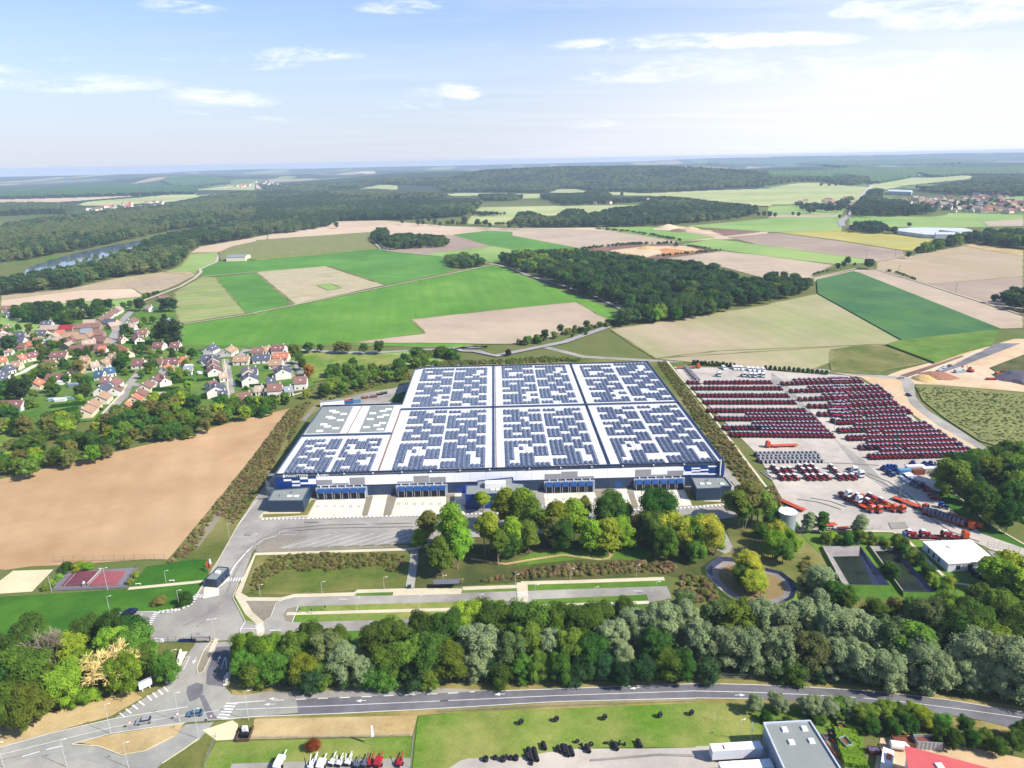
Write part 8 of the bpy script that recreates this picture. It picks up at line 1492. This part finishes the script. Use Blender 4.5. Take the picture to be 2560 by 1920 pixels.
post('flagpole', 'B4', 722, 1150, 7, .09, whitep, 'bare white pole beside the grey hall', 'pole'); post('flagpole', 'B4', 240, 850, 3, .06, whitep, 'short thin post on the lawn', 'post')
for i, (c, x, y) in enumerate((('F4',1098,905),('F4',1128,1045),('F4',1620,1215),('F4',848,915))): p = G(*px(c, x, y), .6); o = MB().tube((0, 0, 0), (0, 0, 11), .22, .14).box(-.9, .9, -.08, .08, 10, 10.2).build('power_pole', OM('pole_timber', S(120,104,92), .9)); o.location = tuple(p); tag(o, 'wooden power pole in the far fields, %s' % ('second from the left' if i == 0 else ('third from the left' if i == 1 else ('rightmost' if i == 2 else 'leftmost'))), 'pole')
def fence(c, pts, h, lab, m, step=2.5, z=.12, mesh=True, name='fence'):
    P = [np.array(G(*px(c, x, y) if c else (x, y), z)[:2]) for x, y in pts]; c0 = P[0]; t = empty(name, (*c0, z), 0, lab, 'fence'); L = sum(np.linalg.norm(b-a) for a, b in zip(P[:-1], P[1:])); n = max(2, min(95, int(L/step)))
    b = MB(); Q = [along(P, i/n)-c0 for i in range(n+1)]; pm = MB().cyl(0, 0, 0, h, .05, n=5).mesh('post', m)
    for q in Q: o = link(bpy.data.objects.new('post', pm)); o.parent = t; o.location = (q[0], q[1], 0)
    for a, d in zip(Q[:-1], Q[1:]):
        for zz in ([.15, h*.5, h-.08] if mesh else [h*.5, h-.1]): b.tube((*a, zz), (*d, zz), .03, .03, 4)
        if mesh:
            k = int(np.linalg.norm(d-a)/.5)
            for i in range(k): q = a+(d-a)*(i+.5)/k; b.tube((*q, .1), (*q, h-.05), .012, .012, 3)
    b.build('rails', m, t); return t
fgrn = OM('green_wire', S(100,124,104), .6); fgry = OM('grey_wire', S(170,176,176), .5); fblk = OM('black_steel_fence', S(40,48,56), .5)
fence('B2', [(335,215),(500,282),(1500,254),(2212,235)], 1.8, 'grey wire fence before the roadside belt, left stretch', fgry, 4); fence('B3', [(150,235),(1000,218),(2212,185)], 1.8, 'grey wire fence before the roadside belt, middle stretch', fgry, 4); fence('B4', [(0,285),(1000,318),(2212,385)], 1.8, 'grey wire fence before the roadside belt, right stretch', fgry, 4)
fence('L1', [(620,300),(1080,290),(1900,275)], 2.5, 'wire fence between tennis court and ploughed field', fgrn, 4); fence('L1', [(600,632),(735,405)], 2.6, 'wire fence on the left side of the tennis court', fgrn); fence('L1', [(600,634),(1460,602)], 2.6, 'wire fence on the front of the tennis court', fgrn); fence('L1', [(1460,602),(1600,362)], 2.6, 'wire fence on the right side of the tennis court', fgrn)
fence('L1', [(1760,1222),(2212,1222)], 2, 'dark fence left of the sliding gate', fblk, 2.5); fence('B2', [(500,712),(1200,708),(1880,690)], 1.2, 'low fence between dry field and mown lawn', fgry, 4); fence('B3', [(0,488),(1000,438),(2212,395)], 1.2, 'wire fence along the lower roadside', fgry, 4); fence('B2', [(1915,690),(1890,968)], 1.6, 'grey fence between the two lawns', fgry, 3); fence('B2', [(205,700),(110,960)], 1.6, 'pale fence beside the dry slope', fgry, 3)
fence('T3', [(1000,1120),(2212,1125)], 1.8, 'wire fence at the lower kerb of the compound', fgry, 3); fence('T4', [(1700,1250),(2150,1330)], 2.2, 'dark fence at the compound exit', fblk, 3); fence('R2', [(1530,715),(1870,765)], 1.4, 'wire fence below the office lawn', fgrn, 3)
fence('R2', [(355,385),(700,380)], 1.2, 'wire fence at the head of the left basin', fgrn, 2.5, .5)
# sliding gates
def gate(c, x1, y1, x2, y2, h, lab):
    a = G(*px(c, x1, y1), .12); b_ = G(*px(c, x2, y2), .12); d = b_-a; L = np.linalg.norm(d); t = empty('sliding_gate', tuple(a), math.atan2(d[1], d[0]), lab, 'gate'); q = MB()
    for z in (.15, h): q.box(0, L, -.05, .05, z-.06, z+.06)
    for i in range(int(L/.28)): q.box(i*.28, i*.28+.04, -.02, .02, .15, h)
    q.build('bars', fblk, t); MB().box(-.2, 0, -.15, .15, 0, h+.4).build('gate_post', fblk, t); MB().box(L, L+.2, -.15, .15, 0, h+.4).build('gate_post', fblk, t)
gate('B1', 1665, 158, 1815, 158, 2, 'black sliding gate left of the entrance island'); gate('B1', 2015, 160, 2130, 165, 2, 'black sliding gate right of the entrance')
blockb = OM('dark_blue_block', S(44,64,120), .6)
for i, x in enumerate((1580, 1625, 1660)): p = G(*px('B1', x, 150), .12); o = MB().box(-1.2, 1.2, -.4, .4, 0, .8).build('barrier_block', blockb); o.location = tuple(p); tag(o, 'dark blue barrier block by the left gate, %s' % ordn(i), 'barrier')
for i, (x, y) in enumerate(((1355,150),(1375,150),(1400,152))): p = G(*px('B1', x, y), .12); o = MB().box(-.6, .6, -.4, .4, 0, 1.1, 0, .1).build('big_bag', boxw); o.location = tuple(p); tag(o, 'white big bag by the fence, %s from left' % ordn(i), 'bag')
# entrance wall, sign board, gabions
kerb('entrance_wall', 'B1 1440,510 1540,330 1565,240', .5, 1.1, conc, 7); kerb('entrance_wall', 'B1 1955,520 1990,440 1995,360', .5, 1.0, conc, 7)
p = G(*px('B1', 1230, 590), .1); p2 = G(*px('B1', 1305, 555), .1); d = p2-p; L = np.linalg.norm(d); t = empty('sign_board', tuple(p), math.atan2(d[1], d[0]), 'large white sign board on two posts at the verge', 'sign'); MB().box(-.6, L+.6, -.06, .06, 1.1, 3.9).build('panel', boxw, t); MB().box(.1, .3, .08, .2, 0, 3.6).build('post', whitep, t); MB().box(L-.3, L-.1, .08, .2, 0, 3.6).build('post', whitep, t); MB().box(-.6, L+.6, -.07, -.062, 3.3, 3.9).build('header_band', OM('pale_blue_band', S(190,206,224), .5), t)
for i, (c, x, y) in enumerate((('L2',322,1240),('L2',2010,280),('B1',1540,830),('B1',1130,905),('B1',1830,850),('L1',2165,780),('L2',545,850))):
    p = G(*px(c, x, y), .12); t = empty('road_sign', tuple(p), R(20*i), 'round red-rimmed road sign '+('at the white kerb bars','by the docks planting','at the right tip of the traffic island','at the left tip of the traffic island','at the slip road mouth','behind the parking bay kerb','at the barrier')[i], 'road sign', 'road signs'); MB().cyl(0, 0, 0, 2.4, .04, n=6).build('post', metal, t)
    b = MB().cyl(0, 0, -.03, .03, .4, n=14); b.v = [(x_, -.08+z_, 2.2+y_) for x_, y_, z_ in b.v]; b.build('disc', redp, t); b = MB().cyl(0, 0, -.035, .035, .28, n=14); b.v = [(x_, -.09+z_, 2.2+y_) for x_, y_, z_ in b.v]; b.build('disc_face', whitep, t)
def banner(c, x, y, h, lab, m): p = G(*px(c, x, y), .14); t = empty('feather_flag', tuple(p), R(15), lab, 'flag'); MB().tube((0, 0, 0), (0, 0, h), .05, .03).build('pole', metal, t); b = MB().box(.05, .9, -.02, .02, h*.42, h, 0, .12, 0); b.build('cloth', m, t)
banner('B2', 1553, 772, 6.5, 'white feather flag on the mown lawn', boxw)
for i, (x, y, m) in enumerate(((535,860,orange),(575,830,boxw),(560,880,redp))): banner('L2', x, y, 4, ('orange','white','red')[i]+' feather flag beside the yard road', m)
for c, x, y, rz, lab in (('L1',1592,560,2,'stone bench by the footpath, left one'),('L1',1980,522,2,'stone bench by the footpath, right one'),('M2',985,598,4,'wooden bench beneath the grove trees')):
    p = G(*px(c, x, y), .12); t = empty('bench', tuple(p), R(rz), lab, 'bench'); MB().box(-1, 1, -.25, .25, .38, .48).build('seat', conc, t); MB().box(-.9, -.7, -.2, .2, 0, .38).build('leg', conc, t); MB().box(.7, .9, -.2, .2, 0, .38).build('leg', conc, t)
# tennis net, umpire chair
a = G(*px('L1', 1008, 572), .14); b_ = G(*px('L1', 1172, 400), .14); d = b_-a; L = np.linalg.norm(d); t = empty('tennis_net', tuple(a), math.atan2(d[1], d[0]), 'white-topped tennis net across the court', 'net'); MB().box(0, L, -.02, .02, .1, .85).build('net', OM('net_mesh', S(150,130,130), .8), t); MB().box(0, L, -.04, .04, .85, 1.0).build('tape', whitep, t)
for x in (0, L): MB().cyl(x, 0, 0, 1.1, .06, n=6).build('post', metal, t)
p = G(*px('L1', 972, 580), .14); t = empty('umpire_chair', tuple(p), 0, 'white umpire chair at the net of the tennis court', 'chair'); MB().box(-.4, .4, -.3, .3, 1.4, 1.5).build('seat', whitep, t); MB().box(-.4, .4, .25, .3, 1.5, 2.1).build('backrest', whitep, t)
for x in (-.4, .35):
    for y in (-.3, .25): MB().box(x, x+.05, y, y+.05, 0, 1.4).build('leg', whitep, t)
# bicycle shelter, stairs railing, bus totem, bins
p = G(*px('M1', 1810, 945), .18); t = empty('bicycle_shelter', tuple(p), R(1.5), 'long grey bicycle shelter beside the car park path', 'shelter'); MB().add([(0, -.2, 2.2), (9.6, -.2, 2.2), (9.6, 2.2, 2.6), (0, 2.2, 2.6), (0, -.2, 2.3), (9.6, -.2, 2.3), (9.6, 2.2, 2.7), (0, 2.2, 2.7)], [(0,3,2,1),(4,5,6,7),(0,1,5,4),(1,2,6,5),(2,3,7,6),(3,0,4,7)]).build('roof', OM('shelter_roof', S(128,132,142), .4), t); MB().box(0, 9.6, 2.1, 2.15, .2, 2.5).build('back_panel', greyp, t)
for x in (0.05, 3.2, 6.4, 9.5):
    MB().box(x-.05, x+.05, -.1, 0, 0, 2.2).build('post', blackp, t)
for i, (c, x, y) in enumerate((('M1',1593,935),('M1',1610,932))): p = G(*px(c, x, y), .18); o = MB().box(-.35, .35, -.35, .35, 0, 1.3, 0, .05).build('bin', OM('dark_green_bin', S(20,84,70), .5)); o.location = tuple(p); tag(o, 'dark green bin at the foot of the ramp, %s one' % ('left', 'right')[i], 'bin')
for i, (x, y) in enumerate(((660,1150),(760,1155),(875,1130))): p = G(*px('M1', x, y), .14); t = empty('charging_post' if i < 2 else 'parking_sign', tuple(p), 0, ('left charging post in the lawn strip', 'right charging post in the lawn strip', 'green parking sign in the lawn strip')[i], 'charging post' if i < 2 else 'sign'); MB().cyl(0, 0, 0, 1.6, .07, n=6).build('post', metal, t); MB().box(-.25, .25, -.12, .12, 1.4, 2.1).build('head', greyp if i < 2 else greenp, t)
# small pump house by the zebra crossing
p = G(*px('B2', 455, 690), .14); t = empty('pump_house', tuple(p), R(3), 'small box with white tank in a sunken pit by the crossing', 'pump house'); MB().box(-1.8, -1.6, -2.2, 2.8, 0, 1).box(1.6, 1.8, -2.2, 2.8, 0, 1).box(-1.6, 1.6, -2.2, -2.0, 0, 1).build('pit_wall', OM('old_brick', S(120,92,76), .9, var=.2), t); MB().box(-.7, .7, .3, 1.4, 0, 2.3, 0, .05).build('cabinet', boxw, t); MB().box(-1.0, 1.0, -.8, .3, 0, 1.2).build('base', dark, t)
# garden sheds and greenhouses in the village
for i, (x, y, L, w, h, rz, m, lab) in enumerate(((360,1195,4,3,2.2,5,lblue,'small pale blue garden shed near the long red farmhouse'),(700,1210,7,3,2.2,8,boxw,'white greenhouse in the lower garden'),(620,1205,6,3,2,5,OM('glasshouse', S(190,214,214), .2),'glass greenhouse left of the white one'),(860,1040,7,4,2.6,3,OM('bluegrey_sheet', S(160,180,205), .5),'blue-grey shed roof in the middle garden'),(810,1190,5,3,2.2,5,OM('green_glass', S(150,190,170), .3),'pale green cold frame beside the greenhouses'),(670,1020,8,4,3,10,boxw,'white canopy beside the long red cottage'),
   (630,1275,5,2,.8,5,OM('pool_blue', S(130,200,210), .2),'pale pool-coloured tank in the garden'),(830,880,5,4,2.5,0,OM('lilac_sheet', S(180,190,215), .5),'pale carport below the ochre house'),(1840,215,0,0,0,0,None,''),(1870,1130,5,3,1.2,20,boxw,'white boat cover in the right garden'),(2180,820,5,4,2.4,0,boxw,'white garden pavilion at the right garden hedge'))):
    if not m: continue
    p = G(*px('V1', x, y), .5); t = empty('garden_shed', tuple(p), R(rz), lab, 'shed'); MB().box(-L/2, L/2, -w/2, w/2, 0, h*.8).build('wall', m, t); MB().add([(-L/2-.2, -w/2-.2, h*.78), (L/2+.2, -w/2-.2, h*.78), (L/2+.2, 0, h*1.1), (-L/2-.2, 0, h*1.1), (L/2+.2, w/2+.2, h*.78), (-L/2-.2, w/2+.2, h*.78)], [(0,1,2,3),(3,2,4,5)]).build('roof', m, t)
for i, (x, y) in enumerate(((460,720),(480,580),(525,640))):
    p = G(*px('V2', x, y), .5); t = empty('trampoline' if i == 0 else 'garden_shed', tuple(p), 0, ('round white-netted trampoline in the estate garden', 'white garden shed in the upper estate', 'teal garden shed in the estate')[i], 'trampoline' if i == 0 else 'shed'); (MB().cyl(0, 0, .7, .8, 1.8, n=16) if i == 0 else MB().box(-1.5, 1.5, -1.2, 1.2, 0, 2, 0)).build('mat' if i == 0 else 'wall', greyp if i == 0 else (boxw if i == 1 else OM('teal_paint', S(90,150,140), .5)), t); (MB().cyl(0, 0, .8, 2.3, 1.9, n=16, cap=False) if i == 0 else MB().box(-1.7, 1.7, -1.4, 1.4, 2, 2.2)).build('net' if i == 0 else 'roof', boxw, t)
# ------------------------------------------------------------------ camera, light, sky, air
cam = bpy.data.cameras.new('camera'); co = link(bpy.data.objects.new('camera', cam)); scene.camera = co
from mathutils import Matrix
M = Matrix(((rt[0], up[0], -fw[0], 0), (rt[1], up[1], -fw[1], 0), (rt[2], up[2], -fw[2], CAMH), (0, 0, 0, 1))); co.matrix_world = M
cam.sensor_fit = 'HORIZONTAL'; cam.sensor_width = 36; cam.lens = 36*F/2560; cam.clip_start = 1; cam.clip_end = 80000
scene.render.resolution_x = 1024; scene.render.resolution_y = 768
EL = R(42); AZ = math.atan2(-.39, .92)                     # direction towards the sun in the ground plane
sd = np.array([math.cos(EL)*math.cos(AZ), math.cos(EL)*math.sin(AZ), math.sin(EL)])
sl = bpy.data.lights.new('sun', 'SUN'); sl.energy = SUN_E; sl.angle = R(.6); sl.color = (1, .94, .84); so = link(bpy.data.objects.new('sun', sl))
from mathutils import Vector
so.rotation_euler = Vector((-sd[0], -sd[1], -sd[2])).to_track_quat('-Z', 'Y').to_euler(); so.location = (0, 0, 400)
w = bpy.data.worlds.new('World'); scene.world = w; w.use_nodes = True; nt = w.node_tree; nt.nodes.clear(); t = NT(w)
out = t.new('ShaderNodeOutputWorld'); bg = t.new('ShaderNodeBackground'); sky = t.new('ShaderNodeTexSky'); sky.sky_type = 'NISHITA'; sky.sun_disc = False; sky.sun_elevation = EL; sky.sun_rotation = math.pi/2-AZ
sky.altitude = 100; sky.air_density = 1.0; sky.dust_density = SKY_DUST; sky.ozone_density = 1.6
tc = t.new('ShaderNodeTexCoord').outputs['Generated']; sp = t.new('ShaderNodeSeparateXYZ'); t.l.new(tc, sp.inputs[0])
# clouds live on a plane high above: direction divided by its height
z1 = t.math('ADD', sp.outputs[2], .035); cx = t.math('DIVIDE', sp.outputs[0], z1); cy = t.math('DIVIDE', sp.outputs[1], z1); cb = t.new('ShaderNodeCombineXYZ'); t.l.new(cx, cb.inputs[0]); t.l.new(cy, cb.inputs[1])
def cloud(loc, scale, rot, sc, lo, hi, det=7, rough=.62, dist=.3):
    m = t.new('ShaderNodeMapping'); t.l.new(cb.outputs[0], m.inputs[0]); m.inputs['Location'].default_value = loc; m.inputs['Scale'].default_value = scale; m.inputs['Rotation'].default_value = rot
    return t.noise(m.outputs[0], sc, det, rough, lo, hi, dist)
# soft veil growing towards the right and the horizon
def sdist(cxp, cyp, wx, wy):
    """soft blob around a sky direction given by photo position"""
    v = ray(cxp, cyp); v = v/np.linalg.norm(v); zz = v[2]+.035; X, Y = v[0]/zz, v[1]/zz
    v2 = ray(cxp+wx, cyp); v2 /= np.linalg.norm(v2); rx = abs(v2[0]/(v2[2]+.035)-X); v3 = ray(cxp, cyp-wy); v3 /= np.linalg.norm(v3); ry = abs(v3[1]/(v3[2]+.035)-Y)
    a = t.math('DIVIDE', t.math('SUBTRACT', cx, X), rx); b = t.math('DIVIDE', t.math('SUBTRACT', cy, Y), ry)
    r2 = t.math('ADD', t.math('MULTIPLY', a, a), t.math('MULTIPLY', b, b)); m = t.n.new('ShaderNodeMapRange'); m.interpolation_type = 'SMOOTHSTEP'; t.l.new(r2, m.inputs[0]); m.inputs[1].default_value = 3.0; m.inputs[2].default_value = 0; return m.outputs[0]
blobs = [(450,16,80,16,.9),(560,20,40,12,.4),(1010,18,95,14,.8),(665,140,220,16,.6),(640,165,110,10,.5),(200,210,190,26,.55),(140,148,80,9,.4),(30,180,60,30,.5),(560,245,95,22,.75),(470,250,110,18,.4),(1145,230,45,18,.9),(1070,235,60,14,.5),(1040,262,90,14,.4),(1560,112,150,15,.95),(1760,104,190,17,1.0),(1950,100,170,16,1),(1620,190,160,16,.5),(2100,140,170,14,.6),(2200,20,90,24,1.0),(2420,30,170,42,1.0),(2530,10,120,60,1),(1480,310,60,10,.5),(1880,170,330,40,.45),(2400,180,300,50,.5),(680,298,40,8,.4),(480,280,30,8,.4)]
acc = None
for x, y, a, b, s in blobs:
    q = t.math('MULTIPLY', sdist(x, y, a, b), s); acc = q if acc is None else t.math('MAXIMUM', acc, q)
dm = t.new('ShaderNodeMapping'); t.l.new(tc, dm.inputs[0]); dm.inputs['Scale'].default_value = (1, 1, 4.2); dm.inputs['Rotation'].default_value = (0, R(-3), 0)
fray = t.noise(dm.outputs[0], 7.5, 9, .66, .28, .72, .9); fray2 = t.noise(dm.outputs[0], 34, 6, .65, .25, .75, .8)
wisp = cloud((3.1, 1.7, 0), (.55, 1.6, 1), (0, 0, R(12)), 1.35, .34, .66); fine = cloud((0, 0, 0), (1, 2.2, 1), (0, 0, R(8)), 3.2, .3, .7, 6, .65)
fr = t.math('SUBTRACT', t.math('ADD', t.math('MULTIPLY', fray, 1.15), t.math('MULTIPLY', fray2, .6)), .3); sm = t.n.new('ShaderNodeMapRange'); sm.interpolation_type = 'SMOOTHSTEP'
t.l.new(t.math('MULTIPLY', t.math('POWER', acc, .7), fr), sm.inputs[0]); sm.inputs[1].default_value = .08; sm.inputs[2].default_value = .95; shape = sm.outputs[0]
thin = cloud((7.3, 2.2, 0), (.35, 1.2, 1), (0, 0, R(20)), .8, .45, .78, 6, .6); ax = t.n.new('ShaderNodeMapRange'); t.l.new(sp.outputs[0], ax.inputs[0]); ax.inputs[1].default_value = -.45; ax.inputs[2].default_value = .55; ax.inputs[3].default_value = .05; ax.inputs[4].default_value = .75
veil = t.math('MULTIPLY', t.math('MULTIPLY', thin, ax.outputs[0]), t.math('ADD', fray, .25)); lowm = t.n.new('ShaderNodeMapRange'); t.l.new(sp.outputs[2], lowm.inputs[0]); lowm.inputs[1].default_value = .25; lowm.inputs[2].default_value = .0
rgt = t.n.new('ShaderNodeMapRange'); rgt.interpolation_type = 'SMOOTHSTEP'; t.l.new(sp.outputs[0], rgt.inputs[0]); rgt.inputs[1].default_value = -.15; rgt.inputs[2].default_value = .5
def LV_(r):
    q = t.math('MULTIPLY_ADD', r.outputs[0], .5); q.node.inputs[2].default_value = .92; return q
lowv = t.math('MULTIPLY', lowm.outputs[0], LV_(rgt))
lowv.node.use_clamp = True; vc = t.mix(rgt.outputs[0], (3.6, 3.8, 4.35, 1), (4.65, 4.8, 5.1, 1))
bs = t.mix(1.0, sky.outputs[0], (.58, .71, .90, 1), 'MULTIPLY'); base = t.mix(lowv, bs, vc)
tot = t.math('MAXIMUM', t.math('MULTIPLY', shape, .9), t.math('MULTIPLY', veil, .7)); tot.node.use_clamp = True
cc = t.mix(tot, base, CLOUD_COL)
t.l.new(cc, bg.inputs[0]); bg.inputs[1].default_value = SKY_S; t.l.new(bg.outputs[0], out.inputs[0])
# haze
if HAZE > 0:
    hb = MB().box(-15500, 15500, -3000, 15500, -1.5, 156).build('haze', []); hb.data.materials.clear(); m = bpy.data.materials.new('air'); m.use_nodes = True; m.node_tree.nodes.clear(); tt = NT(m); o_ = tt.new('ShaderNodeOutputMaterial'); v = tt.new('ShaderNodeVolumePrincipled'); v.inputs['Color'].default_value = HAZE_COL; v.inputs['Density'].default_value = HAZE; v.inputs['Anisotropy'].default_value = 0.0
    tt.l.new(v.outputs[0], o_.inputs['Volume']); hb.data.materials.append(m); tag(hb, 'pale blue haze lying over the distant country', 'haze', kind='stuff')
scene.view_settings.view_transform = 'Standard'; scene.view_settings.look = 'None'; scene.view_settings.exposure = EXPO; scene.view_settings.gamma = 1
scene.cycles.max_bounces = 6; scene.cycles.diffuse_bounces = 3; scene.cycles.transparent_max_bounces = 6; scene.cycles.volume_bounces = 0
# any structure still without a label gets a plain one
for o in scene.objects:
    if o.parent is None and o.get('kind') == 'structure' and 'category' not in o: o['category'] = o.name.split('.')[0].replace('_', ' ')
